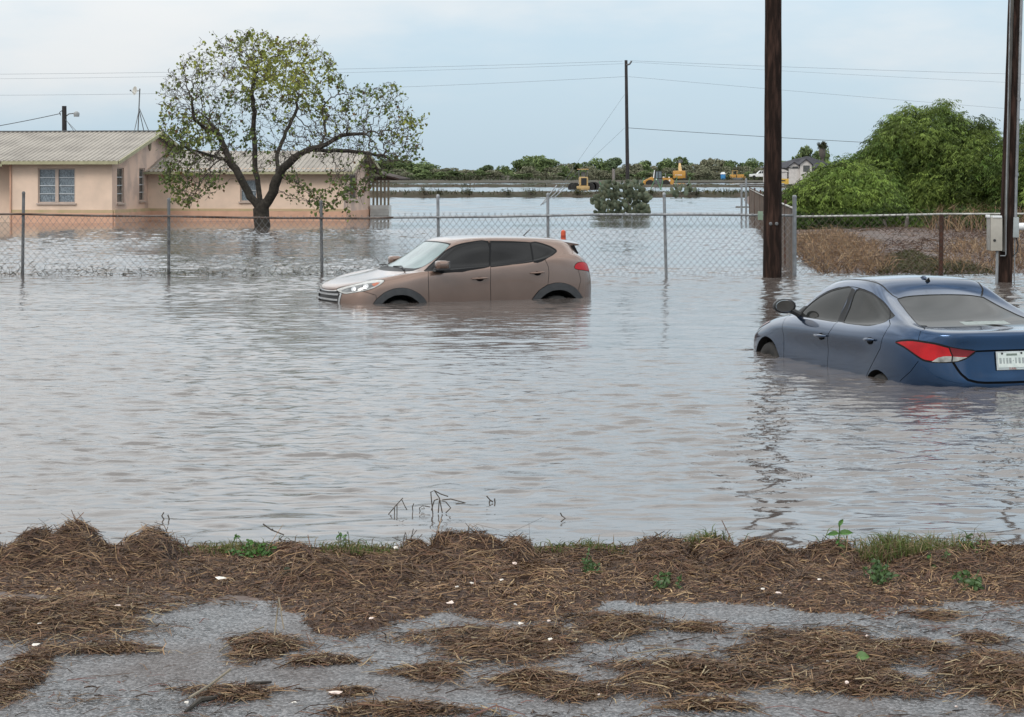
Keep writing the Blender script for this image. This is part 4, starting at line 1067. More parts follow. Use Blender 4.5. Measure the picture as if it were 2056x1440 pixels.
b = MB(); b.bbox((X_at(1995.5, YQ) - ox, 0, (Z_at(436, YQ) + Z_at(503, YQ)) / 2), (.215, .15, Z_at(436, YQ) - Z_at(503, YQ)), .010); b.build('cabinet', mat('beige_steel', (.38, .355, .31), (.33, .31, .27), 7, .55), mb, True)
b = MB(); b.bbox((X_at(1981.5, YQ) - ox, .01, (Z_at(434, YQ) + Z_at(502, YQ)) / 2), (.030, .16, Z_at(434, YQ) - Z_at(502, YQ)), .006); b.build('hinge_side', mat('grey_beige', (.27, .26, .24), None, 7, .6), mb, True)
b = MB(); b.bbox((X_at(1997, YQ) - ox, -.005, Z_at(435, YQ)), (.17, .17, .04), .01); b.bbox((X_at(1980, YQ) - ox, -.005, Z_at(434, YQ)), (.05, .17, .05), .01); b.build('lid', M['white_plastic'], mb, True)
b = MB(); b.lathe([(.024, 0), (.024, .012), (.012, .016)], 16, (X_at(1991.5, YQ) - ox, -.074, Z_at(482, YQ)), Matrix.Rotation(rad(90), 3, 'X')); b.build('lock', M['black'], mb, True)
b = MB(); b.tube([(X_at(1997, YQ) - ox, 0, -.5), (X_at(1999, YQ) - ox, 0, Z_at(503, YQ))], .027, 10); b.build('pipe_leg', M['galv'], mb, True)
mt = thing('meter_box', 'small grey meter box with a white side pipe on the right of the service pole', 'electrical box', (X_at(2037, YQ), YQ - .02, 0)); ox = X_at(2037, YQ)
b = MB(); b.bbox((0, 0, (Z_at(436, YQ) + Z_at(477, YQ)) / 2), (.125, .12, Z_at(436, YQ) - Z_at(477, YQ)), .012); b.build('case', mat('grey_steel_box', (.33, .36, .36), (.28, .31, .31), 7, .5), mt, True)
b = MB(); b.tube([(.06, 0, Z_at(455, YQ)), (.75, 0, Z_at(455, YQ))], .068, 14); b.build('side_pipe', M['white_plastic'], mt, True)
b = MB(); b.tube([(.0, 0, Z_at(477, YQ)), (-.015, 0, -.5)], .012, 8); b.build('drop_pipe', M['galv'], mt, True)
b = MB(); b.tube([(.03, .0, Z_at(478, YQ)), (.06, 0, Z_at(492, YQ)), (.04, 0, Z_at(506, YQ)), (-.05, 0, Z_at(516, YQ))], .013, 8); b.build('cable_loop', M['black'], mt, True)
# far pole with its lines
YF = 160.0
p3 = pole('far_pole', 'slim dark power pole far out in the flooded field, carrying the wires', (X_at(1260.5, YF), YF, -.4), (X_at(1257, YF), YF, Z_at(121, YF)), .165, .12, M['wood_far'], n=12)
b = MB(); bx3 = X_at(1260.5, YF)
b.tube([(X_at(1258, YF) - bx3, -.1, Z_at(131, YF) + .4), (X_at(1264, YF) - bx3, -.15, Z_at(129, YF) + .4), (X_at(1268, YF) - bx3, -.15, Z_at(123, YF) + .4)], .07, 8); b.build('insulator', M['galv_dark'], p3)
def wire(label, pts, r, Y0=YF, Y1=YF, m=None, sag=0):
    V = []
    n = 24
    for i in range(n + 1):
        t = i / n; Y = lerp(Y0, Y1, t)
        V.append(P(lerp(pts[0][0], pts[1][0], t), lerp(pts[0][1], pts[1][1], t) + sag * 4 * t * (1 - t), Y))
    b = MB(); b.tube(V, r, 4)
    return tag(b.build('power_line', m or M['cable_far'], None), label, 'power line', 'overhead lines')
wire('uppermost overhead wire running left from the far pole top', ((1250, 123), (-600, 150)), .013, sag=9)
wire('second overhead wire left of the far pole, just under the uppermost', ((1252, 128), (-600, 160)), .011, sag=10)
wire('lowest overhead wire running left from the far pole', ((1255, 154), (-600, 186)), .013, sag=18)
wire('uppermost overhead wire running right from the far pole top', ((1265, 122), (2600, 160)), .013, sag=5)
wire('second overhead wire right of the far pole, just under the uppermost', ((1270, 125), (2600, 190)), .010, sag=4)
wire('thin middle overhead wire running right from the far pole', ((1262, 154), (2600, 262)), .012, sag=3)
wire('thick dark communication cable running right from halfway up the far pole', ((1262, 257), (2300, 312)), .026, m=M['cable'], sag=4)
wire('upper slanting guy wire left of the far pole', ((1254, 190), (1095, 418)), .012)
wire('lower slanting guy wire left of the far pole', ((1254, 257), (1070, 430)), .012)
# ------------------------------------------------------------------ the house
M['stucco'] = mat('peach_stucco', (.76, .575, .45), (.64, .49, .385), 1.3, .9, bump=.006, bscale=28)
M['stucco_side'] = mat('shaded_stained_peach_stucco', (.66, .475, .375), (.48, .355, .295), 1.1, .9, bump=.006, bscale=28, lo=.45, hi=.62)  # darker stucco copy: right-facing walls' shade put into the colour, with stains
M['plinth'] = mat('salmon_plinth', (.64, .38, .265), (.56, .33, .23), 2.5, .9, bump=.006, bscale=25)
M['algae'] = mat('algae_stained_band', (.42, .34, .19), (.52, .37, .24), 2.2, .9)
M['roof'] = mat('corrugated_roof', (.315, .285, .245), (.235, .21, .18), .9, .6, metal=.15, lo=.4, hi=.65)
M['fascia'] = mat('olive_fascia', (.36, .34, .21), (.30, .28, .17), 4, .7)
M['winframe'] = mat('window_frame', (.48, .38, .32), (.42, .34, .29), 5, .6)
M['winbar'] = mat('window_bar', (.50, .53, .55), None, 5, .5)
M['pane'] = mat('curtained_glass', (.075, .095, .115), (.24, .28, .31), 7, .15, spec=.6, stretch=(5, 5, 2.5))
M['pane_dark'] = mat('dark_glass', (.05, .052, .05), (.10, .10, .095), 6, .2)
M['soffit'] = mat('soffit', (.20, .17, .11), None, 5, .9)
M['white_wood'] = mat('white_boards', (.62, .62, .60), (.52, .52, .50), 4, .7)
M['rotten'] = mat('dark_rotten_boards', (.05, .03, .022), (.03, .02, .016), 6, .9)
M['slat'] = mat('weathered_slats', (.24, .20, .145), (.17, .14, .10), 5, .9)
A = G(225, 448); PHI = rad(8); hc, hs = math.cos(PHI), math.sin(PHI)
def u_of(px, t=0.0):
    k = (px - CX) / F; return (k * (A.y + t * hc) - A.x - t * hs) / (hc + k * hs)
def t_of(px, u=0.0):
    k = (px - CX) / F; return (k * (A.y - u * hs) - A.x - u * hc) / (hs - k * hc)
def z_of(py, u, t=0.0): return H - (py - YH) * (A.y - u * hs + t * hc) / F
ho = thing('house', 'flooded peach stucco house with a ribbed metal roof, behind the bare tree', 'house', (A.x, A.y, 0), -PHI)
U0 = u_of(21); T1 = 10.2; ZE = 2.50; ZR = 3.70; TW = t_of(297); UW = u_of(690, TW); DW = 5.3; ZWE = 2.08; ZWR = 2.86
def wall_with_holes(b, o, d, n, length, z0, z1, holes):
    """wall sheet along d from o with rectangular openings (a0,a1,zb,zt), 0.12 m reveals"""
    o, d, n = Vector(o), Vector(d), Vector(n)
    xs = sorted({0.0, length} | {h[0] for h in holes} | {h[1] for h in holes}); zs = sorted({z0, z1} | {h[2] for h in holes} | {h[3] for h in holes})
    for i in range(len(xs) - 1):
        for j in range(len(zs) - 1):
            mx, mz = (xs[i] + xs[i + 1]) / 2, (zs[j] + zs[j + 1]) / 2
            if any(h[0] < mx < h[1] and h[2] < mz < h[3] for h in holes): continue
            b.add([o + d * xs[i] + Vector((0, 0, zs[j])), o + d * xs[i + 1] + Vector((0, 0, zs[j])), o + d * xs[i + 1] + Vector((0, 0, zs[j + 1])), o + d * xs[i] + Vector((0, 0, zs[j + 1]))], [(0, 1, 2, 3)])
    for h in holes:
        c = [o + d * h[0] + Vector((0, 0, h[2])), o + d * h[1] + Vector((0, 0, h[2])), o + d * h[1] + Vector((0, 0, h[3])), o + d * h[0] + Vector((0, 0, h[3]))]
        k = [p - n * .12 for p in c]
        b.add(c + k, [(0, 1, 5, 4), (1, 2, 6, 5), (2, 3, 7, 6), (3, 0, 4, 7)])
def window(parent, o, d, n, a0, a1, zb, zt, bars, pane, cols=1, fr=.05):
    o, d, n = Vector(o), Vector(d), Vector(n); w = thing_part('window', parent, (0, 0, 0))
    rz = math.atan2(d.y, d.x)
    def bx(x0, x1, z0, z1, dep, th): return (o + d * (x0 + x1) / 2 - n * dep + Vector((0, 0, (z0 + z1) / 2)), (x1 - x0, th, z1 - z0))
    b = MB()
    for q in ((a0, a0 + fr, zb, zt), (a1 - fr, a1, zb, zt), (a0 + fr, a1 - fr, zt - fr, zt), (a0 + fr, a1 - fr, zb, zb + fr)):
        c, s = bx(*q, .075, .06); b.box(c, s, rz)
    cw = (a1 - a0 - 2 * fr) / cols
    for k in range(1, cols):
        x = a0 + fr + cw * k; c, s = bx(x - .07, x + .07, zb + fr, zt - fr, .07, .07); b.box(c, s, rz)
    b.build('window_frame', M['winframe'], w)
    b = MB()
    for k in range(1, bars):
        z = zb + fr + (zt - zb - 2 * fr) * k / bars; c, s = bx(a0 + fr, a1 - fr, z - .018, z + .018, .082, .03); b.box(c, s, rz)
    b.build('glazing_bar', M['winbar'], w)
    c, s = bx(a0 + fr, a1 - fr, zb + fr, zt - fr, .11, .012); b = MB(); b.box(c, s, rz); b.build('pane', pane, w)
    b = MB(); c, s = bx(a0 - .05, a1 + .05, zb - .06, zb, -.02, .10); b.box(c, s, rz); b.build('sill', M['winframe'], w)
ex, ey = Vector((1, 0, 0)), Vector((0, 1, 0))
wz = (z_of(408, -2), z_of(338, -2))
h1 = (u_of(76) - U0, u_of(151) - U0, wz[0], wz[1])
b = MB()
wall_with_holes(b, (U0, 0, 0), ex, -ey, -U0, .40, ZE + .02, [h1])
b.build('front_wall', M['stucco'], ho)
window(ho, (U0, 0, 0), ex, -ey, *h1, 4, M['pane'], 2)
hs_ = [(t_of(235), t_of(249), z_of(408, 0, 1), z_of(337, 0, 1)), (t_of(279.5), t_of(291), z_of(404, 0, 3.5), z_of(338, 0, 3.5))]
b = MB(); wall_with_holes(b, (0, 0, 0), ey, ex, T1, .40, ZE + .02, hs_)
b.add([(0, 0, ZE + .02), (0, T1, ZE + .02), (0, T1 / 2, ZR - .02)], [(0, 1, 2)])
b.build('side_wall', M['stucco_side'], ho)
for h in hs_: window(ho, (0, 0, 0), ey, ex, *h, 4, M['pane_dark'])
b = MB(); b.box((U0 / 2 - .0, .06, .06), (-U0 + .06, .16, .68)); b.box((-.06 + .09, T1 / 2, .06), (.16, T1 - .1, .679)); b.build('plinth', M['plinth'], ho)
b = MB(); b.box((U0 / 2, .055, .465), (-U0 + .05, .14, .13)); b.box((-.045 + .075, T1 / 2, .465), (.13, T1 - .1, .129)); b.build('base_band', M['algae'], ho)
b = MB(); wall_with_holes(b, (U0 - 7, .9, 0), ex, -ey, 7, -.6, ZE, []); b.add([(U0, 0, -.6), (U0, .9, -.6), (U0, .9, ZE), (U0, 0, ZE)], [(0, 1, 2, 3)]); b.build('porch_wall', M['stucco'], ho)
b = MB(); b.tube([(U0 + .02, -.05, -.4), (U0 + .02, -.05, ZE)], .035, 8); b.build('downpipe', M['plinth'], ho)
def ribbed(name, u0, u1, t0, z0, t1, z1, pitch, m, parent, th=.03):
    """ribbed metal sheet from eave (t0,z0) to ridge (t1,z1)"""
    prof = []; u = u0
    while u < u1 - 1e-4:
        for du, h in ((0, 0), (.52, 0), (.60, th), (.90, th), (.98, 0)):
            if u + du * pitch < u1: prof.append((u + du * pitch, h))
        u += pitch
    prof.append((u1, 0)); V = []
    sl = Vector((0, t1 - t0, z1 - z0)); nn = Vector((1, 0, 0)).cross(sl); nn.normalize()
    if nn.z < 0: nn = -nn
    for lay in (0, -.02):
        for (t, z) in ((t0, z0), (t1, z1)):
            for u, h in prof: p = Vector((u, t, z)) + nn * (h + lay); V.append(tuple(p))
    n = len(prof); fs = []
    for k in range(n - 1): fs += [(k, k + 1, n + k + 1, n + k), (2 * n + k, 3 * n + k, 3 * n + k + 1, 2 * n + k + 1), (k, 2 * n + k, 2 * n + k + 1, k + 1)]
    fs += [(0, n, 3 * n, 2 * n), (n - 1, 3 * n - 1, 4 * n - 1, 2 * n - 1)]
    b = MB(); b.add(V, fs); return b.build(name, m, parent)
oh = .42; sl = (ZR - ZE) / (T1 / 2)
rf = ribbed('roof', U0 - 7.2, .42, -oh, ZE - oh * sl + .10, T1 / 2, ZR + .10, .21, M['roof'], ho)
ribbed('roof', U0 - 7.2, .42, T1 + oh, ZE - oh * sl + .10, T1 / 2, ZR + .10, .21, M['roof'], ho)
b = MB(); b.box((U0 / 2 - 3.4, T1 / 2, ZR + .13), (-U0 + 7.6, .22, .05)); b.build('ridge_cap', M['galv_dark'], rf)
b = MB(); b.box(((U0 + .42) / 2 - .1, -oh - .03, ZE - oh * sl + .03), (-U0 + .6, .05, .13))
b.box((U0 - 3.7, -oh + .05, ZE - oh * sl - .05), (7.0, .05, .13))
for sgn in (1, -1):
    t0, t1 = (-oh, T1 / 2) if sgn > 0 else (T1 + oh, T1 / 2)
    L = math.hypot(t1 - t0, ZR - ZE + oh * sl); an = math.atan2(ZR - ZE + oh * sl, abs(t1 - t0))
    b.box((.445, (t0 + t1) / 2, (ZE - oh * sl + ZR) / 2 + .04), (.05, L, .14), rx=an * sgn)
b.build('fascia', M['fascia'], ho)
b = MB(); b.box(((U0 + .42) / 2 - 3.5, -oh / 2, ZE - oh * sl * .5 - .02), (-U0 + 7.4, oh, .03)); b.build('soffit', M['soffit'], ho)
b = MB(); R_ = Matrix.Rotation(rad(90), 3, 'Y'); tv = t_of(300); b.lathe([(.2, 0), (.2, .03), (.14, .035)], 14, (.01, tv, z_of(290, 0, tv)), R_ @ Matrix.Diagonal((1.4, .8, 1))); b.build('gable_vent', M['soffit'], ho)
# rear wing
b = MB(); hw = (u_of(482, TW), u_of(516, TW), z_of(405, 4, TW), z_of(360, 4, TW)); wall_with_holes(b, (0, TW, 0), ex, -ey, UW, .40, ZWE + .15, [hw]); b.build('wing_wall', M['stucco'], ho)
window(ho, (0, TW, 0), ex, -ey, *hw, 2, M['pane'])
b = MB(); hg = (t_of(703, UW) - TW, t_of(717, UW) - TW, z_of(402, UW, TW + 1), z_of(350, UW, TW + 1))
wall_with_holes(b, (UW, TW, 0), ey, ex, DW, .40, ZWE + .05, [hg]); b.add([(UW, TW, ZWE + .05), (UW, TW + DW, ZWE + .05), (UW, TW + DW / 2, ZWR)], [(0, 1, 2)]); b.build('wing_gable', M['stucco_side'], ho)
window(ho, (UW, TW, 0), ey, ex, *hg, 2, M['pane_dark'])
b = MB(); b.box((UW / 2 + .1, TW + .05, .06), (UW, .16, .68)); b.box((UW - .045, TW + DW / 2, .06), (.15, DW - .2, .679)); b.build('plinth', M['plinth'], ho)
b = MB(); b.box((UW / 2 + .1, TW + .045, .46), (UW, .13, .11)); b.build('base_band', M['algae'], ho)
ws_ = (ZWR - ZWE) / (DW / 2)
ribbed('roof', .02, UW + .45, TW - .4, ZWE - .4 * ws_ + .12, TW + DW / 2, ZWR + .12, .21, M['roof'], ho)
ribbed('roof', .02, UW + .45, TW + DW + .4, ZWE - .4 * ws_ + .12, TW + DW / 2, ZWR + .12, .21, M['roof'], ho)
b = MB(); b.box((UW / 2 + .2, TW - .42, ZWE - .4 * ws_ + .06), (UW + .5, .05, .10))
for sgn in (1, -1):
    L = math.hypot(DW / 2 + .4, ZWR - ZWE + .4 * ws_); an = math.atan2(ZWR - ZWE + .4 * ws_, DW / 2 + .4)
    tm = TW + DW / 2 - sgn * (DW / 2 + .4) / 2
    b.box((UW + .47, tm, (ZWE - .4 * ws_ + ZWR) / 2 + .06), (.05, L, .14), rx=an * sgn)
b.build('fascia', M['fascia'], ho)
# back porch at the end of the wing
up0, tp = UW + .12, TW + DW + .1
b = MB(); b.box((up0 + .55, tp + .8, 1.93), (1.5, 2.6, .07), ry=rad(14)); b.box((up0 + .5, tp + .8, 1.78), (1.1, 2.4, .16)); b.build('porch_roof', M['rotten'], ho)
for i in range(5):
    b = MB(); b.box((up0 + .12 + i * .17 - .05, tp - .3, 1.13), (.085, .06, 1.12)); b.build('porch_slat', M['slat'], ho)
b = MB(); b.box((up0 + .40, tp - .28, .27), (.86, .5, .64)); 
for z in (.17, .30, .43): b.box((up0 + .40, tp - .54, z), (.87, .03, .02))
b.build('porch_step_box', M['white_wood'], ho)
# things on and by the roof
def H2(u, t, z): v = Vector((A.x + u * hc + t * hs, A.y - u * hs + t * hc, z)); return v
ds = thing('satellite_dish', 'small white dish on a braced mast on the house roof ridge', 'satellite dish', H2(u_of(277, 5.1), T1 / 2, ZR + .1))
b = MB(); b.tube([(0, 0, 0), (.08, 0, 1.85)], .025, 8); b.tube([(.06, 0, 1.0), (.5, .1, -.1)], .018, 6); b.tube([(.05, 0, .95), (-.1, -.4, -.1)], .018, 6); b.tube([(.06, 0, .9), (.2, .45, -.1)], .018, 6); b.build('mast', M['galv_dark'], ds, True)
Rd = Vector((-.75, -.65, .12)).to_track_quat('Z', 'Y').to_matrix()
b = MB(); b.lathe([(.02, -.05), (.09, -.043), (.16, -.018), (.19, .0), (.185, .004), (.15, -.008), (.08, -.03), (.02, -.036)], 20, (-.13, -.06, 1.76), Rd); b.tube([(.07, 0, 1.76), (-.11, -.05, 1.74)], .02, 6); b.build('dish', mat('dish_white', (.5, .49, .45), None, 5, .5), ds, True)
b = MB(); b.tube([(-.13, -.06, 1.62), (-.28, -.2, 1.76)], .01, 5); b.box((-.28, -.2, 1.76), (.06, .06, .06)); b.build('feed_arm', M['galv_dark'], ds)
YL = 96.0
lp = thing('street_lamp', 'dark wooden yard pole with a small lamp on a curved arm, behind the house roof', 'street lamp', (X_at(131, YL), YL, 0))
b = MB(); b.tube([(0, 0, -.5), (-.05, 0, Z_at(213, YL))], [.14, .11], 10); b.build('pole', M['wood_far'], lp, True)
b = MB(); b.tube([(0, 0, Z_at(235, YL)), (.2, -.1, Z_at(229, YL)), (.5, -.2, Z_at(228, YL))], .025, 6); b.build('lamp_arm', M['galv_dark'], lp)
b = MB(); b.lathe([(.05, .12), (.13, .06), (.15, 0), (.13, -.14)], 14, (.6, -.22, Z_at(229, YL))); b.build('lamp_head', mat('lamp_grey', (.28, .29, .29), None, 5, .5), lp, True)
b = MB(); b.tube([(-.12, -.1, Z_at(222, YL)), (-.25, -.12, Z_at(226, YL)), (-.2, -.12, Z_at(232, YL))], .02, 6); b.tube([(.05, -.1, Z_at(240, YL)), (.4, 0, Z_at(262, YL))], .012, 5); b.build('wire_hook', M['cable'], lp)
wire('sagging service wire running left from the yard pole over the roof', ((122, 228), (-300, 290)), .022, YL, YL, M['cable'], 8)
wire('short drop wire from the yard pole down to the roof', ((131, 240), (158, 268)), .012, YL, 86, M['cable'])
# ------------------------------------------------------------------ vegetation
def leafmat(name, rough=.6, trans=.25):
    return mat(name, (1, 1, 1), (.8, .8, .8), 3, rough, attr=True, trans=trans, spec=.2)
M['leaf'] = leafmat('leaf'); M['leaf_far'] = leafmat('far_leaf', .8, .15)
M['twig_bark'] = mat('twig_bark', (.050, .040, .033), (.095, .078, .064), 9, .95)
M['bark'] = mat('dark_bark', (.022, .018, .014), (.050, .042, .033), 9, .95, bump=.02, bscale=16)
M['bark_grey'] = mat('grey_bark', (.07, .06, .052), (.11, .095, .085), 9, .95)
M['straw'] = mat('wet_straw', (1, 1, 1), (.85, .85, .85), 20, .65, spec=.25, attr=True)
M['straw_dark'] = mat('dark_straw', (.07, .042, .026), (.12, .08, .05), 6, .8)
M['thatch'] = mat('wet_thatch', (.034, .018, .012), (.070, .040, .027), 14, .65, spec=.3, bump=.03, bscale=40, r2=.8)
M['twig'] = mat('dead_twig', (.055, .045, .038), (.09, .075, .06), 9, .9)
def skeleton(seeds, attr, step, infl, kill, iters, rng, gnarl=.35, maxn=9000):
    """grow branches towards the places where leaves are (space colonisation). seeds: [(pos, parent)]"""
    pos = [np.array(p, float) for p, _ in seeds]; par = [q for _, q in seeds]
    attr = np.array(attr); alive = np.ones(len(attr), bool)
    best = np.full(len(attr), 1e9); bi = np.zeros(len(attr), int)
    done = 0
    for it in range(iters):
        for k in range(done, len(pos)):
            d = np.linalg.norm(attr - pos[k], axis=1); m = d < best; best[m] = d[m]; bi[m] = k
        done = len(pos)
        alive &= best > kill
        act = alive & (best < infl)
        if not act.any():
            break
        new = []
        for k in np.unique(bi[act]):
            v = attr[act & (bi == k)] - pos[k]; v = (v / np.linalg.norm(v, axis=1, keepdims=True)).sum(0)
            v = v / max(np.linalg.norm(v), 1e-6) + rng.normal(0, gnarl, 3); v /= np.linalg.norm(v)
            q = pos[k] + v * step
            new.append((q, k))
        for q, k in new: pos.append(q); par.append(k)
        if len(pos) > maxn: break
    return np.array(pos), np.array(par)
def limb_mesh(name, pos, par, m, parent, rtip=.007, p=2.25, rmax=None, thick_sides=8, lim=None):
    n = len(pos); r = np.zeros(n); kids = np.zeros(n, int)
    for i in range(n):
        if par[i] >= 0: kids[par[i]] += 1
    acc = np.zeros(n)
    for i in range(n - 1, -1, -1):
        r[i] = max(rtip, acc[i] ** (1 / p) if acc[i] > 0 else rtip)
        if par[i] >= 0: acc[par[i]] += r[i] ** p
    if lim: r = rtip + (r - rtip) * (lim - rtip) / (r[0] - rtip)
    V, F4, MI = [], [], []
    for i in range(n):
        j = par[i]
        if j < 0: continue
        a, b = pos[j], pos[i]; t = b - a; L = np.linalg.norm(t)
        if L < 1e-6: continue
        t /= L; ref = np.array((0, 0, 1.)) if abs(t[2]) < .9 else np.array((1., 0, 0)); x = np.cross(t, ref); x /= np.linalg.norm(x); y = np.cross(t, x)
        ra, rb = min(r[j], r[i] * 1.35), r[i]; k = thick_sides if ra > .05 else (5 if ra > .018 else 3); base = len(V)
        for c, rr in ((a - t * ra * .25, ra), (b + t * rb * .15, rb)):
            for q in range(k):
                an = 2 * math.pi * q / k; V.append(c + (x * math.cos(an) + y * math.sin(an)) * rr)
        for q in range(k): F4.append((base + q, base + (q + 1) % k, base + k + (q + 1) % k, base + k + q)); MI.append(0 if ra > .03 else 1)
    return npmesh(name, np.array(V), np.array(F4), None, parent, smooth=True, mats=[m, M['twig_bark']], mi=MI), r
def leaves_mesh(name, C, size, col, m, parent, rng, droop=.3, aspect=.8, up=None):
    """one bent quad pair per leaf (a small kite) at centres C"""
    n = len(C); d = rng.normal(0, 1, (n, 3)); d[:, 2] -= droop; d /= np.linalg.norm(d, axis=1, keepdims=True)
    w = np.cross(d, rng.normal(0, 1, (n, 3))); w /= np.maximum(np.linalg.norm(w, axis=1, keepdims=True), 1e-6); nn = np.cross(d, w)
    s = np.asarray(size)[:, None]
    V = np.stack([C - d * s * .5, C + w * s * aspect * .5 + nn * s * .10 - d * s * .08, C + d * s * .5, C - w * s * aspect * .5 + nn * s * .10 - d * s * .08], 1).reshape(-1, 3)
    i = np.arange(n) * 4; Fc = np.stack([i, i + 1, i + 2, i + 3], 1)
    return npmesh(name, V, Fc, m, parent, col=np.repeat(col, 4, 0))
def inpoly(poly, x, y):
    poly = np.array(poly, float); r = np.zeros(len(x), bool); j = len(poly) - 1
    for i in range(len(poly)):
        xi, yi = poly[i]; xj, yj = poly[j]
        r ^= ((yi > y) != (yj > y)) & (x < (xj - xi) * (y - yi) / (yj - yi + 1e-12) + xi); j = i
    return r
# ---- the sparse tree in front of the house
def house_tree():
    rng = np.random.RandomState(11)
    YT = float(G(525, 456).y); B0 = G(525, 456)
    t = thing('tree', 'spreading half bare tree with sparse yellow green leaves, standing in water before the house', 'tree', tuple(B0))
    def L(px, py, dy=0.0):
        p = P(px, py, YT + dy); return np.array(p - B0)
    limbs = [  # (parent limb, parent index, points)
        (None, 0, [(525, 470, 0), (525, 440, 0), (524, 420, 0)]),
        (0, 2, [(512, 405, 0), (498, 385, .1), (484, 360, .1), (474, 340, .2), (460, 322, .3), (452, 300, .5), (440, 270, .6), (420, 245, .8)]),
        (0, 2, [(522, 400, .1), (518, 370, .3), (512, 335, .5), (512, 300, .6), (508, 265, .6), (512, 225, .4), (505, 190, .2), (512, 150, .1)]),
        (0, 2, [(538, 404, -.1), (549, 385, -.2), (556, 360, -.3), (568, 338, -.4), (590, 318, -.5), (612, 304, -.6), (640, 296, -.7), (668, 282, -.9), (700, 270, -1.2), (730, 268, -1.4)]),
        (3, 2, [(558, 335, .4), (556, 310, .8), (566, 285, 1.0), (580, 255, 1.3), (592, 230, 1.5), (600, 195, 1.6)]),
        (3, 4, [(620, 298, -.2), (660, 304, .2), (700, 303, .5), (740, 308, .6), (770, 312, .7), (785, 322, .8)]),
        (1, 4, [(440, 318, -.3), (410, 308, -.8), (380, 300, -1.1), (360, 285, -1.3)]),
        (1, 6, [(415, 260, -.4), (390, 240, -.9), (385, 205, -1.1)]),
        (3, 6, [(655, 270, .2), (652, 245, .5), (648, 215, .7)]),
    ]
    seeds = []; idx = []
    for pl, pi, pts in limbs:
        ids = []; prev = -1 if pl is None else idx[pl][pi]
        for q in pts:
            cur = L(*q)
            if prev >= 0:
                a = seeds[prev][0]; k = max(1, int(np.linalg.norm(cur - a) / .22))
                for j in range(1, k):
                    seeds.append((a + (cur - a) * j / k + rng.normal(0, .022, 3), prev)); prev = len(seeds) - 1
            seeds.append((cur, prev)); prev = len(seeds) - 1; ids.append(prev)
        idx.append(ids)
    crown = [(312, 175), (330, 150), (350, 130), (365, 112), (395, 100), (420, 100), (440, 72), (470, 66), (515, 52), (545, 60), (585, 72), (625, 74), (645, 85), (662, 110), (690, 140), (745, 168), (790, 152), (815, 190), (835, 230), (850, 285), (848, 320), (825, 330), (790, 340), (760, 360), (735, 395), (690, 418), (640, 425), (600, 400), (570, 352), (600, 325), (560, 330), (530, 350), (480, 345), (450, 350), (420, 395), (385, 425), (345, 410), (320, 360), (335, 310), (318, 280), (312, 235), (320, 200)]
    N_ = 9000; px = rng.uniform(300, 860, N_); py = rng.uniform(45, 430, N_); k = inpoly(crown, px, py); px, py = px[k], py[k]
    rx = np.clip(1 - ((px - 575) / 300) ** 2 - ((py - 260) / 260) ** 2, .05, 1) ** .5
    dy = rng.uniform(-1, 1, len(px)) * 3.9 * rx
    keep = rng.rand(len(px)) < np.clip(.35 + 1.0 * (1 - rx) + .25 * (py < 330), 0, 1)
    keep &= vnoise(px * .021 + 11, py * .021 + 17, 45, 2) > .29
    px, py, dy = px[keep], py[keep], dy[keep]
    # long shoots that break the outline
    for _ in range(70):
        k = rng.randint(len(px)); a = math.atan2(py[k] - 300, px[k] - 560); q = rng.uniform(8, 34)
        if abs(px[k] - 560) / 270 + abs(py[k] - 280) / 230 > .95:
            for j in (.4, .8, 1.2): px = np.append(px, px[k] + q * j * math.cos(a)); py = np.append(py, py[k] + q * j * math.sin(a)); dy = np.append(dy, dy[k])
    at = np.array([L(a, b_, c) for a, b_, c in zip(px, py, dy)])
    pos, par = skeleton(seeds, at, .13, 1.5, .17, 150, rng, .6, 16000)
    ob, r = limb_mesh('trunk', pos, par, M['bark'], t, rtip=.0075, p=1.50, lim=.30)
    kids = np.bincount(par[par >= 0], minlength=len(pos))
    tips = np.where((r < .016))[0]
    # leaf clumps: thick in some patches, bare in others
    C, col, sz = [], [], []
    nz = lambda p, s, o: vnoise(np.array([p[0] * s + 20 + o]), np.array([p[2] * s + 20]), 9, 2)[0]
    for i in tips:
        p = pos[i]
        pp = (p[0] / YT * F, p[2])
        dens = nz(p, .55, 0); outer = np.clip((np.linalg.norm((p - np.array((.9, 0, 3.8))) / np.array((5.2, 4.2, 3.6)))), 0, 1.3)
        q = .035 + .95 * max(0, dens - .48) * 2 + .26 * max(0, outer - .58)
        if p[2] < 2.0: q += .2
        if kids[i] == 0: q += .08
        if rng.rand() > q: continue
        for _ in range(rng.randint(1, 4)):
            C.append(p + rng.normal(0, .085, 3) + (0, 0, -.05)); sz.append(rng.uniform(.10, .175))
            y = nz(p, .5, 11) + rng.normal(0, .12)
            c = np.array((.115, .155, .045)) * (1 - np.clip((y - .40) * 3, 0, 1)) + np.array((.29, .31, .070)) * np.clip((y - .40) * 3, 0, 1)
            if rng.rand() < .06: c = np.array((.13, .075, .03))
            col.append(c * rng.uniform(.65, 1.25))
    print('tree', len(pos), 'leaves', len(C))
    leaves_mesh('crown', np.array(C), np.array(sz), np.array(col), M['leaf'], t, rng, .4, .85)
house_tree()
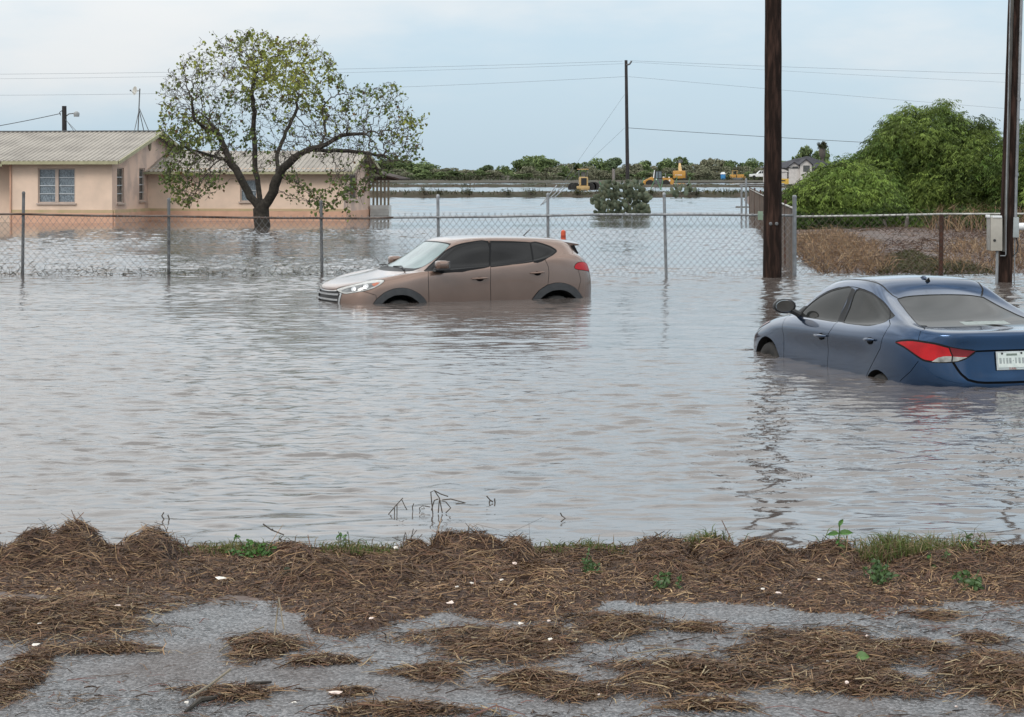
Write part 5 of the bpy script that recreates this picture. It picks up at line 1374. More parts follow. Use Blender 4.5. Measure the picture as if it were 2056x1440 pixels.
# ---- thicket of fine drooping green behind the lot fence
def thicket(name, label, poly, Yc, depth, lobes, seed, tint, group, dark=1.0):
    rng = np.random.RandomState(seed)
    xs_ = [p[0] for p in poly]; ys_ = [p[1] for p in poly]; B0 = P((min(xs_) + max(xs_)) / 2, max(ys_), Yc)
    t = thing(name, label, 'tree', tuple(B0), 0, group)
    V, Fc, Cl = [], [], []
    n = 0; cen = []
    while len(cen) < lobes:
        x, y = rng.uniform(min(xs_), max(xs_)), rng.uniform(min(ys_), max(ys_))
        if not inpoly(poly, np.array([x]), np.array([y]))[0]: continue
        f_ = (max(ys_) - y) / (max(ys_) - min(ys_))
        d = rng.uniform(-1, .8) * depth * (1 - .55 * f_ ** 1.6)
        pe = np.array(poly, float); dm = min(float(np.linalg.norm(np.array((x, y)) - a - (b_ - a) * np.clip(np.dot(np.array((x, y)) - a, b_ - a) / max(np.dot(b_ - a, b_ - a), 1e-6), 0, 1))) for a, b_ in zip(pe, np.roll(pe, -1, 0)))
        cen.append((P(x, y, Yc + d) - B0, min(rng.uniform(.35, .8), dm * Yc / F * .8 + .08)))
    # ragged plumes standing out of the top
    top = [(a, b_) for a, b_ in zip(poly, poly[1:]) if max(a[1], b_[1]) < max(ys_) - 60]
    for _ in range(len(top) * 6):
        a, b_ = top[rng.randint(len(top))]; q = rng.rand(); x = a[0] + (b_[0] - a[0]) * q + rng.normal(0, 3); y = a[1] + (b_[1] - a[1]) * q + rng.uniform(-7, 10)
        if x < 1640: continue
        cen.append((P(x, y, Yc + rng.uniform(-.5, .5) * depth * .4) - B0, rng.uniform(.08, .22)))
    # limbs
    b = MB()
    for k in range(9):
        c = cen[rng.randint(len(cen))][0]; a = Vector((c.x * .35 + rng.normal(0, .4), rng.normal(0, .6), -.2))
        b.tube([a, a.lerp(c, .5) + Vector((rng.normal(0, .2), rng.normal(0, .2), .3)), c], [.09, .06, .025], 6)
    b.build('trunk', M['bark_grey'], t, True)
    Vs, Cs = [], []
    for c, R in cen:
        m = int(52 * (R / .5) ** 2) + 9; base_t = float(np.clip(.85 + rng.normal(0, .40), .30, 1.7)); ye = rng.rand()  # random lobe tones paint highlights and dark gaps into the leaf colour
        d = rng.normal(0, 1, (m, 3)); d /= np.linalg.norm(d, axis=1, keepdims=True); p = np.array(c) + d * R * np.array((1.1, 1.1, .8)) * rng.rand(m, 1) ** .45
        out = d * (1, 1, .5) + np.array((-.30, -.25, .35)) + rng.normal(0, .3, (m, 3)); out /= np.linalg.norm(out, axis=1, keepdims=True)
        L_ = rng.uniform(.28, .66, (m, 1)); side = np.cross(out, (0, 0, 1.)); side /= np.maximum(np.linalg.norm(side, axis=1, keepdims=True), 1e-5)
        colr = (np.array(tint[0]) * (1 - ye) + np.array(tint[1]) * ye) * base_t * rng.uniform(.7, 1.3, (m, 1)) * dark
        for q in range(8):
            # narrow leaflets hanging on both sides of an arching stem
            s = (q + .5) / 8; pt = p + out * L_ * s + np.array((0, 0, -.62)) * L_ * s * s; sg = 1 if q % 2 else -1
            dl = out * .5 + side * sg * .6 + np.array((0, 0, -.85)) + rng.normal(0, .22, (m, 3)); dl /= np.linalg.norm(dl, axis=1, keepdims=True)
            ll = rng.uniform(.09, .21, (m, 1)) * (1.1 - .4 * s); wv = np.cross(dl, rng.normal(0, 1, (m, 3))); wv /= np.maximum(np.linalg.norm(wv, axis=1, keepdims=True), 1e-5); ww = rng.uniform(.009, .018, (m, 1))
            Vs.append(np.stack([pt - wv * ww * .5, pt + wv * ww * .5, pt + dl * ll * .55 + wv * ww, pt + dl * ll, pt + dl * ll * .55 - wv * ww], 1).reshape(-1, 3)); Cs.append(np.repeat(colr, 5, 0))
    V = np.concatenate(Vs); i = np.arange(len(V) // 5) * 5
    npmesh('crown', V, [np.stack([i, i + 1, i + 2, i + 4], 1), np.stack([i + 4, i + 2, i + 3], 1)], M['leaf'], t, col=np.concatenate(Cs))
TG = ((.082, .142, .030), (.185, .245, .055))
GB = 'green trees of the thicket'
thicket('thicket_tree', 'tallest feathery green tree of the thicket, right of centre behind the lot fence', [(1735, 450), (1728, 345), (1748, 302), (1760, 276), (1792, 242), (1808, 240), (1828, 222), (1848, 230), (1864, 238), (1884, 214), (1896, 218), (1906, 238), (1928, 240), (1942, 254), (1958, 272), (1976, 246), (1986, 250), (1990, 270), (2022, 290), (2030, 450)], 74, 2.6, 400, 1, TG, GB)
thicket('thicket_tree', 'low bushy tree of the thicket, reaching left to the big pole', [(1566, 410), (1578, 384), (1610, 372), (1640, 350), (1690, 332), (1735, 335), (1785, 360), (1810, 420), (1800, 460), (1596, 456), (1572, 432)], 68, 2.0, 230, 2, ((.100, .165, .034), (.195, .262, .055)), GB)
thicket('thicket_tree', 'tree of the thicket at the right edge, half hidden by the service pole', [(2000, 450), (1995, 330), (2020, 300), (2045, 262), (2075, 245), (2120, 250), (2180, 300), (2200, 450)], 72, 2.2, 150, 3, TG, GB, .9)
thicket('thicket_tree', 'middle tree of the thicket, between the low bushy one and the tallest', [(1640, 440), (1655, 355), (1695, 326), (1735, 312), (1775, 300), (1810, 440)], 80, 2.0, 200, 4, ((.10, .18, .03), (.17, .26, .045)), GB, .85)
thicket('thicket_bush', 'dark low bush under the thicket, spilling toward the muddy lot', [(1590, 465), (1600, 430), (1700, 425), (1790, 430), (1900, 425), (2030, 425), (2030, 452), (1900, 450), (1750, 470), (1640, 472)], 66, 1.4, 130, 5, ((.030, .065, .012), (.075, .125, .018)), None, .85)
# ---- blades: grass, reeds, straw
def blades(name, pts, L, w, cols, m, parent, rng, lean=.4, seg=2, up=1.0, droop=.3):
    """narrow bent strips from base points"""
    n = len(pts); pts = np.asarray(pts, float); L = np.asarray(L)[:, None]; w = np.asarray(w)[:, None]
    d = rng.normal(0, lean, (n, 3)); d[:, 2] = up; d /= np.linalg.norm(d, axis=1, keepdims=True)
    h = d.copy(); h[:, 2] = 0; h /= np.maximum(np.linalg.norm(h, axis=1, keepdims=True), 1e-6)
    sd_ = np.cross(d, rng.normal(0, 1, (n, 3))); sd_ /= np.maximum(np.linalg.norm(sd_, axis=1, keepdims=True), 1e-6)
    p0, p1 = pts, pts + d * L * .55; p2 = p1 + (d * (1 - droop) + h * droop - np.array((0, 0, droop * .5))) * L * .45
    V = np.stack([p0 - sd_ * w * .5, p0 + sd_ * w * .5, p1 - sd_ * w * .45, p1 + sd_ * w * .45, p2 - sd_ * w * .12, p2 + sd_ * w * .12], 1).reshape(-1, 3)
    i = np.arange(n) * 6; Fc = np.concatenate([np.stack([i, i + 1, i + 3, i + 2], 1), np.stack([i + 2, i + 3, i + 5, i + 4], 1)])
    return npmesh(name, V, Fc, m, parent, col=np.repeat(cols, 6, 0))
def pick(rng, n, *cols):
    c = np.array(cols); k = rng.randint(len(c), size=n); return c[k] * rng.uniform(.65, 1.3, (n, 1))
def field(name, label, cat, poly, n, L, w, cols, seed, lean=.5, droop=.3, zf=None, noise=.0):
    """blades over a patch of ground given by its outline on the ground"""
    rng = np.random.RandomState(seed); poly = [(G(x, y, .1).x, G(x, y, .1).y) for x, y in poly]
    x0, x1 = min(p[0] for p in poly), max(p[0] for p in poly); y0, y1 = min(p[1] for p in poly), max(p[1] for p in poly)
    x, y = rng.uniform(x0, x1, n), rng.uniform(y0, y1, n); k = inpoly(poly, x, y)
    if noise: k &= vnoise(x * .5, y * .35, seed, 3) > noise
    x, y = x[k], y[k]; z = ground_z(x, y); k = z > -.12; x, y, z = x[k], y[k], np.maximum(z[k], -.02)
    n = len(x)
    return tag(blades(name, np.stack([x, y, z], 1), rng.uniform(*L, n), rng.uniform(*w, n), pick(rng, n, *cols), M['leaf'], None, rng, lean, droop=droop), label, cat, kind='stuff')
TAN = ((.27, .17, .095), (.20, .125, .075), (.34, .24, .145), (.15, .095, .065))
field('dry_grass', 'tall tan dead grass in the muddy lot just right of the corner post', 'grass', [(1596, 552), (1600, 478), (1680, 472), (1760, 500), (1800, 545), (1760, 552)], 9500, (.25, .60), (.010, .020), TAN, 31, .8, .6)
field('dry_grass', 'tan dead grass in the lot near the electrical cabinet', 'grass', [(1890, 551), (1880, 500), (1960, 488), (2200, 480), (2300, 551)], 7000, (.18, .45), (.010, .02), TAN, 32, .6, .5, noise=.40)
field('dry_grass', 'tall straw tufts at the foot of the thicket behind the electrical cabinet', 'grass', [(1860, 470), (1870, 452), (2120, 450), (2160, 474)], 2600, (.5, 1.1), (.016, .03), TAN, 33, .35, .35, noise=.45)
field('lot_weeds', 'flat dark green weeds in the muddy lot between the fence posts', 'weeds', [(1760, 545), (1770, 515), (1830, 508), (1900, 520), (2000, 540), (2050, 550), (1790, 550)], 9000, (.06, .2), (.012, .03), ((.055, .062, .024), (.075, .075, .035), (.11, .09, .05)), 34, .9, .4)
field('mud_litter', 'scattered dead stalks lying on the wet mud of the lot', 'straw', [(1640, 540), (1650, 470), (1800, 455), (2060, 455), (2200, 545)], 12000, (.08, .35), (.008, .02), ((.12, .07, .05), (.085, .048, .038), (.17, .11, .07), (.06, .035, .028)), 35, 2.5, .2, noise=.36)
def berm_grass(name, label, Yc, x0, x1, n, L, hw, h, seed, cols, w=(.05, .10)):
    rng = np.random.RandomState(seed); x = rng.uniform(x0, x1, n); k = vnoise(x * .22, x * 0 + 3, seed, 3); keep = rng.rand(n) < .25 + 1.3 * k ** 2; x = x[keep]; k = k[keep]; n = len(x)
    y = Yc + rng.uniform(-.8, .8, n) * hw; z = h * .55 + rng.uniform(-.1, .15, n)
    return tag(blades(name, np.stack([x, y, z], 1), rng.uniform(*L, n) * (.4 + 1.2 * k), rng.uniform(*w, n), pick(rng, n, *cols), M['leaf_far'], None, rng, .5), label, 'grass', kind='stuff')
GR = ((.050, .062, .024), (.075, .080, .032), (.035, .045, .018), (.10, .085, .045))
berm_grass('berm_grass', 'rough green and brown growth along the nearest earth berm in the flood', 172, -34, 34, 5200, (.12, .42), 1.4, .42, 41, GR)
berm_grass('berm_grass', 'thin line of weeds along the middle earth berm far out in the flood', 300, -60, 62, 3600, (.1, .3), 2, .42, 42, GR, (.08, .16))
def clump_plant(name, label, px, py, Y, h, w, n, seed, cols, cat='bush', leaf=.10, group=None):
    rng = np.random.RandomState(seed); b0 = P(px, py, Y); t = thing(name, label, cat, tuple(b0), 0, group); b = MB(); C = []
    for k in range(9):
        e = Vector((rng.normal(0, w * .35), rng.normal(0, w * .3), h * rng.uniform(.5, 1))); b.tube([(0, 0, -.1), e * .5 + Vector((0, 0, h * .08)), e], [.02, .014, .006], 4)
        for q in range(n // 9): C.append(np.array(e * rng.uniform(.35, 1.05)) + rng.normal(0, w * .13, 3))
    b.build('stem', M['twig'], t); C = np.array(C)
    leaves_mesh('foliage', C, rng.uniform(.6, 1.3, len(C)) * leaf, pick(rng, len(C), *cols), M['leaf_far'], t, rng, -.5, .45)
for i, (px, h, w) in enumerate(((853, .75, 1.0), (882, .45, .6), (942, .5, 1.2), (1018, .42, .9), (1066, .65, 1.1), (1162, .45, .7), (1400, .4, .8), (1308, .45, .7))):
    clump_plant('berm_bush', 'ragged weed clump on the nearest berm in the flooded field', px, 390, 171, h, w, 130, 60 + i, GR, 'bush', .15, 'weed clumps on the nearest berm')
# ---- prickly pear
def cactus(name, label, px, py, Y, h, w, n, seed, pad):
    rng = np.random.RandomState(seed); b0 = P(px, py, Y); t = thing(name, label, 'cactus', tuple(b0)); b = MB()
    for i in range(n):
        # pads fill a fan that is narrow at the foot and widest at mid height, each one pointing up and out
        while True:
            z = rng.rand() ** 1.05 * h; x = rng.uniform(-.5, .5) * w; half = w * .5 * (.70 + .9 * (z / h) - 1.15 * (z / h) ** 2 + .05 * math.sin(9 * z))
            if abs(x) < half: break
        yy = rng.uniform(-.35, .35) * w * .8
        d = Vector((x / w * 1.7 + rng.normal(0, .3), yy / w + rng.normal(0, .25), .75 + rng.normal(0, .25))).normalized(); s = pad * rng.uniform(.7, 1.15)
        p = Vector((x, yy, max(-.12, z - s * .8)))
        nn = Vector((rng.normal(0, .8), -1, rng.normal(0, .4))); nn = (nn - d * nn.dot(d)).normalized(); x = d.cross(nn); Mx = Matrix((x, nn, d)).transposed()
        vs, fs = [], []; K = 12; prof = ((-.5, .0), (-.32, .7), (0, 1), (.32, .7), (.5, 0))
        for (o, k) in prof:
            for a in range(K):
                an = 2 * math.pi * a / K; r = (.92 + .10 * math.sin(an)) * k
                vs.append(p + Mx @ Vector((r * s * .40 * math.cos(an), o * s * .16, s * .5 + r * s * .5 * math.sin(an))))
        for i2 in range(len(prof) - 1):
            for a in range(K): fs.append((i2 * K + a, i2 * K + (a + 1) % K, (i2 + 1) * K + (a + 1) % K, (i2 + 1) * K + a))
        b.add(vs, fs)
    b.build('pads', mat('cactus_green', (.060, .082, .050), (.095, .105, .060), 5, .7, lo=.4, hi=.6), t, True, angle=60)
cactus('cactus', 'big prickly pear cactus standing in the water behind the fence', 1249, 430, 97, 1.72, 3.0, 380, 3, .30)
cactus('cactus', 'small prickly pear on the nearest berm right of the big cactus', 1366, 392, 171, 1.1, 2.6, 26, 8, .55)
# ---- far trees
def tree_proto(seed, h, w, n, cols, trunk=.35):
    rng = np.random.RandomState(seed); t = thing('far_tree', 'x', 'tree'); lob = []
    for k in range(rng.randint(7, 12)):
        a = rng.uniform(0, 6.28); rr = rng.rand() ** .5 * w * .36; lob.append((rr * math.cos(a), rr * math.sin(a), h * rng.uniform(.30, .86) * (1 - .35 * (rr / w) ** 1), rng.uniform(.13, .24) * w))
    b = MB(); b.tube([(0, 0, -.3), (.1, 0, h * .25), (0, 0, h * .5)], [.2, .15, .08], 6)
    for l in lob[:6]: b.tube([(0, 0, h * .22), (l[0] * .5, l[1] * .5, l[2] * .7), (l[0], l[1], l[2])], [.12, .08, .04], 5)
    b.build('trunk', M['bark_grey'], t, True); C, S_, K = [], [], []
    for l in lob:
        m = int(n * (l[3] / w) * 1.2); d = rng.normal(0, 1, (m, 3)); d /= np.linalg.norm(d, axis=1, keepdims=True); r = l[3] * rng.rand(m, 1) ** .4
        C.append(np.array(l[:3]) + d * r * np.array((1.15, 1.15, .85))); S_.append(rng.uniform(.35, .75, m)); K.append(pick(rng, m, *cols) * rng.uniform(.75, 1.2))
    m = n // 3; C.append(np.stack([rng.normal(0, w * .28, m), rng.normal(0, w * .28, m), rng.uniform(0.1, h * .35, m)], 1)); S_.append(rng.uniform(.4, .8, m)); K.append(pick(rng, m, *cols) * .8)
    leaves_mesh('crown', np.concatenate(C), np.concatenate(S_), np.concatenate(K), M['leaf_far'], t, rng, .1, .7)
    return t
FG = ((.15, .20, .085), (.12, .17, .075), (.18, .23, .09)); FB = ((.20, .20, .13), (.165, .175, .115), (.23, .22, .15)); FD = ((.11, .15, .08), (.13, .175, .09))
protos = [tree_proto(101, 6, 7, 1100, FG), tree_proto(102, 6, 8.5, 1300, FB), tree_proto(103, 6, 6, 1000, FD), tree_proto(104, 6, 10, 1500, FG), tree_proto(105, 6, 5, 560, FB)]
kinds = ['round green tree in the far tree line behind the flooded field', 'grey brown scrubby tree in the far tree line behind the flooded field', 'dark green narrow tree in the far tree line behind the flooded field', 'broad green tree in the far tree line behind the flooded field', 'thin half bare tree in the far tree line behind the flooded field']
used = set()
def ftree(k, px, top, Y, wpx=None, base=364):
    o = protos[k]
    if k in used: o = copy_tree(o)
    used.add(k)
    z0 = far_z(np.array([X_at(px, Y)]), np.array([float(Y)]))[0]; h = Z_at(top, Y) - z0
    o.location = (X_at(px, Y), Y, z0); s = h / 6.0 * 1.06
    sx = s if wpx is None else (wpx * Y / F) / (7, 8.5, 6, 10, 5)[k]
    o.scale = (sx, sx, s); o.rotation_euler = (0, 0, random.Random(px).uniform(0, 6.28))
    tag(o, kinds[k], 'tree', 'trees of the far tree line')
TR = [(2, 700, 322, 520, 90), (3, 770, 318, 500, 120), (0, 815, 322, 520, 90), (3, 862, 328, 540, 90), (1, 905, 338, 540, 70), (4, 945, 338, 560, 60), (2, 972, 331, 520, 42), (1, 985, 342, 500, 60),
      (3, 1040, 318, 510, 95), (0, 1075, 313, 530, 90), (3, 1105, 317, 500, 80), (1, 1135, 330, 520, 55), (0, 1165, 327, 540, 70), (3, 1200, 322, 520, 80), (2, 1234, 316, 540, 46), (1, 1180, 335, 490, 60),
      (0, 1285, 322, 530, 60), (1, 1270, 330, 510, 70), (4, 1305, 330, 540, 40), (3, 1330, 322, 550, 70), (0, 1358, 315, 540, 66), (4, 1392, 325, 500, 50), (1, 1425, 322, 520, 66), (4, 1422, 312, 560, 30), (4, 1448, 314, 560, 36),
      (0, 1478, 322, 530, 60), (3, 1512, 322, 530, 64), (0, 1545, 323, 540, 60), (1, 1450, 335, 500, 60), (2, 1385, 330, 560, 40), (0, 1590, 318, 560, 70), (1, 1490, 335, 505, 60), (1, 1410, 337, 495, 60), (3, 640, 325, 530, 120), (0, 560, 330, 540, 120), (3, 1690, 330, 560, 120), (0, 1800, 325, 560, 120), (3, 1950, 325, 560, 140), (1, 1060, 335, 495, 60), (1, 1110, 337, 495, 60), (2, 1150, 333, 545, 40), (1, 1250, 337, 500, 50), (1, 1345, 338, 500, 60), (1, 1530, 338, 505, 60), (0, 840, 333, 500, 60), (1, 880, 340, 500, 60), (1, 930, 343, 500, 60), (1, 800, 340, 495, 70)]
for q in TR: ftree(*q)
for i in range(34):
    r_ = random.Random(900 + i); ftree(r_.choice((0, 1, 1, 3)), 690 + i * 26 + r_.uniform(-9, 9), r_.uniform(341, 350), 472 + r_.uniform(-4, 8), r_.uniform(26, 60))
ftree(0, 1622, 293, 356, 66, 372); ftree(3, 1648, 300, 360, 60, 372)
berm_grass('far_scrub', 'grey brown scrub along the foot of the far tree line', 469, -150, 150, 15000, (.5, 1.9), 10, .7, 44, ((.058, .068, .034), (.07, .068, .042), (.045, .060, .027)), (.16, .34))
# fan palm behind the new house
YPm = 352
pm_ = thing('palm_tree', 'shaggy fan palm rising behind the white house', 'palm tree', (X_at(1651, YPm), YPm, 0)); zt = Z_at(294, YPm)
b = MB(); b.tube([(0, 0, 0), (.05, 0, zt * .7), (0, 0, zt)], [.28, .24, .22], 8); b.lathe([(.25, -2.2), (.55, -1.7), (.6, -.6), (.35, -.1)], 10, (0, 0, zt)); b.build('trunk', M['bark_grey'], pm_, True)
rng = np.random.RandomState(77); pts, LL = [], []
b0 = []
for k in range(34):
    a = rng.uniform(0, 6.28); e = rng.uniform(-.5, 1.2); d = np.array((math.cos(a) * math.cos(e), math.sin(a) * math.cos(e), math.sin(e)))
    for q in range(12): b0.append(np.array((0, 0, zt)) + d * rng.uniform(.45, .95) + rng.normal(0, .10, 3))
leaves_mesh('crown', np.array(b0), rng.uniform(.3, .55, len(b0)), pick(rng, len(b0), (.045, .055, .03), (.06, .07, .035), (.07, .06, .04)), M['leaf_far'], pm_, rng, .2, .35)
# ------------------------------------------------------------------ machines and buildings across the fields
M['cat_yellow'] = mat('machine_yellow', (.50, .255, .045), (.40, .20, .04), 2, .55)
M['cat_pale'] = mat('dusty_machine_yellow', (.50, .33, .13), (.40, .27, .12), 2, .6)
M['mach_glass'] = mat('cab_glass', (.16, .20, .22), (.10, .12, .13), 2, .1)
M['white_paint'] = mat('white_paint', (.74, .74, .73), (.66, .66, .65), 2, .3)
M['blue_plastic'] = mat('blue_plastic', (.035, .20, .46), (.03, .17, .40), 2, .45)
M['brick_white'] = mat('pale_brick', (.55, .52, .49), (.46, .43, .41), 2.5, .9)
M['shingle'] = mat('dark_shingles', (.030, .031, .038), (.042, .042, .05), 2, .9)
M['green_paint'] = mat('green_paint', (.06, .17, .075), (.10, .20, .11), 2, .6)
def tyres(parent, pts, r, w, m=None, rim=None, ax='Y', rim_name='rim'):
    R = Matrix.Rotation(rad(90), 3, 'X') if ax == 'Y' else Matrix.Rotation(rad(90), 3, 'Y')
    for p in pts:
        wh = thing_part('wheel', parent, p)
        b = MB(); b.lathe([(r * .55, -w / 2), (r * .93, -w / 2), (r, -w * .3), (r, w * .3), (r * .93, w / 2), (r * .55, w / 2)], 18, (0, 0, 0), R); b.build('tyre', M['rubber'], wh, True)
        b = MB(); b.lathe([(r * .54, -w * .42), (r * .54, w * .42), (r * .2, w * .46)], 14, (0, 0, 0), R); b.build('rim', rim or M['rim'], wh, True)
# yellow tractor facing the camera
Y = 258.0; x0 = X_at(1172, Y)
tr = thing('tractor', 'yellow tractor with a black grille and canopy, facing the camera left of the far pole', 'tractor', (x0, Y, 0))
b = MB(); b.bbox((0, 1.0, .95), (1.15, 2.6, 1.35), .12); b.bbox((0, -.25, 1.0), (1.05, .3, 1.25), .08); b.build('hood', M['cat_pale'], tr, True)
b = MB(); b.box((0, -.43, 1.0), (.72, .08, .95)); 
for k in range(5): b.box((0, -.48, .65 + k * .17), (.70, .03, .03))
b.build('grille', M['black'], tr)
b = MB(); b.bbox((-.1, -.55, .22), (1.7, .35, .40), .06); b.box((-.55, -.6, .5), (.18, .2, .25)); b.box((.45, -.6, .5), (.18, .2, .25)); b.build('bumper', M['cat_pale'], tr, True)
b = MB(); b.bbox((-.05, 1.9, 2.62), (1.5, 1.5, .10), .04); b.build('canopy', M['cat_pale'], tr, True)
b = MB()
for x in (-.55, .5):
    for y in (1.3, 2.5): b.tube([(x, y, 1.4), (x * 1.05, y, 2.6)], .045, 6)
b.box((0, 1.9, 1.95), (.5, .3, .7)); b.build('canopy_frame', M['galv_dark'], tr)
tyres(tr, [(-1.05, .2, .25), (-1.45, .5, .25), (.85, .2, .25), (1.15, 1.6, .35), (1.5, 1.6, .35)], .62, .38, rim=M['cat_pale'])
# wheel loader, side on
Y = 322.0; x0 = X_at(1322, Y)
wl = thing('wheel_loader', 'yellow wheel loader with a tall glass cab, side on in the far flood', 'wheel loader', (x0, Y, 0))
b = MB(); b.prism([(.55, .2), (2.35, .2), (2.5, .9), (2.1, 1.35), (.6, 1.42)], -.9, .9); b.build('engine_cover', M['cat_yellow'], wl)
b = MB(); b.prism([(-2.6, .1), (-2.3, .95), (-1.1, 1.55), (-.8, 1.3), (-.9, .7), (-1.6, .55), (-2.1, .0)], -.8, .8); b.prism([(-2.75, -.1), (-2.2, .15), (-2.15, 1.0), (-2.55, .8)], -1.2, 1.2); b.build('front_arm', M['cat_yellow'], wl)
b = MB(); b.box((-.1, 0, .75), (1.5, 1.4, .9)); b.build('chassis', M['galv_dark'], wl)
b = MB(); b.prism([(-.75, 1.1), (.55, 1.1), (.5, 2.55), (-.6, 2.55)], -.68, .68); b.build('cab_frame', M['black'], wl)
b = MB(); b.prism([(-.50, 1.35), (-.14, 1.35), (-.14, 2.4), (-.42, 2.4)], -.70, .70); b.prism([(-.02, 1.35), (.46, 1.35), (.42, 2.4), (-.02, 2.4)], -.70, .70); b.build('cab_window', M['mach_glass'], wl)
b = MB(); b.prism([(-.95, 1.35), (-.78, 1.35), (-.62, 2.62), (-.74, 2.62)], -.66, -.56); b.build('cab_pillar', M['white_paint'], wl)
b = MB(); b.tube([(1.15, 0, 1.4), (1.15, 0, 2.2)], .06, 6); b.build('exhaust', M['galv'], wl)
b = MB(); b.box((1.75, -.92, .95), (.25, .04, .28)); b.box((1.7, -.5, 1.45), (.22, .2, .2)); b.box((.8, -.5, 1.5), (.3, .2, .14)); b.box((-.35, -.76, 1.12), (.26, .06, .22)); b.build('marker_plate', M['white_paint'], wl)
tyres(wl, [(-1.45, -.85, .35), (1.15, -.85, .35), (-1.45, .85, .35), (1.15, .85, .35)], .72, .5, rim=M['cat_yellow'])
# excavator from behind
Y = 464.0; x0 = X_at(1364, Y); S_ = Y / F; zb = .35
ex_ = thing('excavator', 'orange yellow excavator seen from behind, boom raised, by the far trees', 'excavator', (x0, Y, 0))
b = MB(); b.bbox((-.05, 0, Z_at(351, Y)), (2.9, 1.6, 16 * S_), .22); b.build('counterweight', M['cat_yellow'], ex_, True)
b = MB()
for x, w in ((-.95, .22), (-.62, .18), (-.3, .2), (-.05, .2), (.2, .2), (.45, .2)): b.box((x, -.82, Z_at(351.5, Y)), (w * .8, .05, .20))
b.build('lettering_panel', M['white_paint'], ex_)
b = MB(); b.tube([(.25, .8, Z_at(345, Y)), (.2, 1.6, Z_at(336, Y)), (.35, 3.2, Z_at(329, Y))], [.55, .48, .3], 4); b.build('boom', M['cat_pale'], ex_)
b = MB(); b.tube([(.35, 3.2, Z_at(329, Y)), (.55, 4.2, Z_at(323, Y))], [.28, .2], 4); b.prism([(-.1, 0), (.9, 0), (1.1, .5), (.7, .85), (.05, .75)], 3.9, 4.9, None, (.1, 0, Z_at(327, Y))); b.build('bucket_arm', M['galv_dark'], ex_)
b = MB(); b.bbox((1.35, .6, Z_at(353.5, Y)), (.9, 1.5, 1.4), .1); b.box((1.3, .6, Z_at(343, Y)), (1.1, 1.2, .07)); b.build('cab', M['bark_grey'], ex_)
b = MB()
for x in (-1.0, 1.0): b.bbox((x, 0, .65), (.65, 3.6, .85), .25)
b.build('track', M['rubber'], ex_, True)
# portable toilet, small dozer, pickup
Y = 467.0; x0 = X_at(1451.5, Y)
pt = thing('portable_toilet', 'bright blue portable toilet with a white roof before the far trees', 'portable toilet', (x0, Y, 0))
b = MB(); b.bbox((0, 0, (Z_at(350, Y) + Z_at(361.5, Y)) / 2), (1.05, 1.05, Z_at(350, Y) - Z_at(361.5, Y)), .05); b.build('cabin', M['blue_plastic'], pt, True)
b = MB(); b.lathe([(.80, 0), (.80, .12), (.66, .34), (.35, .44)], 4, (0, 0, Z_at(350, Y)), Matrix.Rotation(rad(45), 3, 'Z')); b.tube([(.3, .3, Z_at(350, Y)), (.3, .3, Z_at(344.5, Y))], .05, 6); b.build('toilet_roof', M['white_paint'], pt)
b = MB(); b.bbox((-.05, -.55, (Z_at(351, Y) + Z_at(361, Y)) / 2), (.72, .05, 1.0), .02); b.build('toilet_door', mat('door_blue', (.05, .25, .52), None, 2, .4), pt)
Y = 465.0; x0 = X_at(1480, Y)
dz = thing('bulldozer', 'small dusty yellow bulldozer with an open canopy near the blue toilet', 'bulldozer', (x0, Y, 0))
b = MB(); b.bbox((.75, 0, Z_at(354.5, Y)), (1.7, 1.2, .95), .1); b.bbox((-1.0, 0, Z_at(354, Y)), (1.3, 1.3, .8), .08); b.build('hood', M['cat_yellow'], dz, True)
b = MB(); b.box((-.55, 0, Z_at(342.5, Y)), (1.35, 1.4, .10))
for x in (-1.1, -.05):
    for y in (-.6, .6): b.tube([(x, y, Z_at(355, Y)), (x, y, Z_at(342.5, Y))], .06, 6)
b.build('canopy', M['cat_pale'], dz)
b = MB(); b.box((-.5, 0, Z_at(349, Y)), (.5, .5, .8)); b.build('driver_seat', M['black'], dz)
b = MB()
for y in (-.85, .85): b.bbox((0, y, Z_at(360, Y)), (3.0, .5, .75), .25)
b.build('track', M['galv_dark'], dz, True)
b = MB(); b.prism([(1.7, Z_at(362, Y)), (1.85, Z_at(362, Y)), (1.75, Z_at(358, Y)), (1.85, Z_at(354.5, Y)), (1.65, Z_at(354.5, Y))], -1.4, 1.4); b.build('blade', M['cat_pale'], dz)
Y = 464.0; x0 = X_at(1529.5, Y); zg = Z_at(358.6, Y)
pk = thing('pickup', 'white pickup truck parked before the far trees, partly behind the big pole', 'pickup truck', (x0, Y, zg))
b = MB(); b.prism([(-2.9, .45), (2.9, .45), (2.9, 1.15), (.9, 1.15), (-.9, 1.15), (-2.75, 1.05), (-2.92, .8)], -.95, .95); b.prism([(-1.25, 1.12), (.95, 1.12), (.75, 1.85), (-.45, 1.88)], -.85, .85); b.build('body', M['white_paint'], pk)
b = MB(); b.prism([(-.98, 1.2), (-.2, 1.2), (-.2, 1.74), (-.42, 1.74)], -.87, .87); b.prism([(-.1, 1.2), (.75, 1.2), (.62, 1.74), (-.1, 1.74)], -.87, .87); b.build('window', M['black'], pk)
tyres(pk, [(-1.95, -.9, .38), (1.8, -.9, .38), (-1.95, .9, .38), (1.8, .9, .38)], .40, .26)
b = MB(); b.box((-2.88, -.7, .88), (.1, .3, .18)); b.box((-2.88, .7, .88), (.1, .3, .18)); b.build('headlight', M['lens_white'], pk)
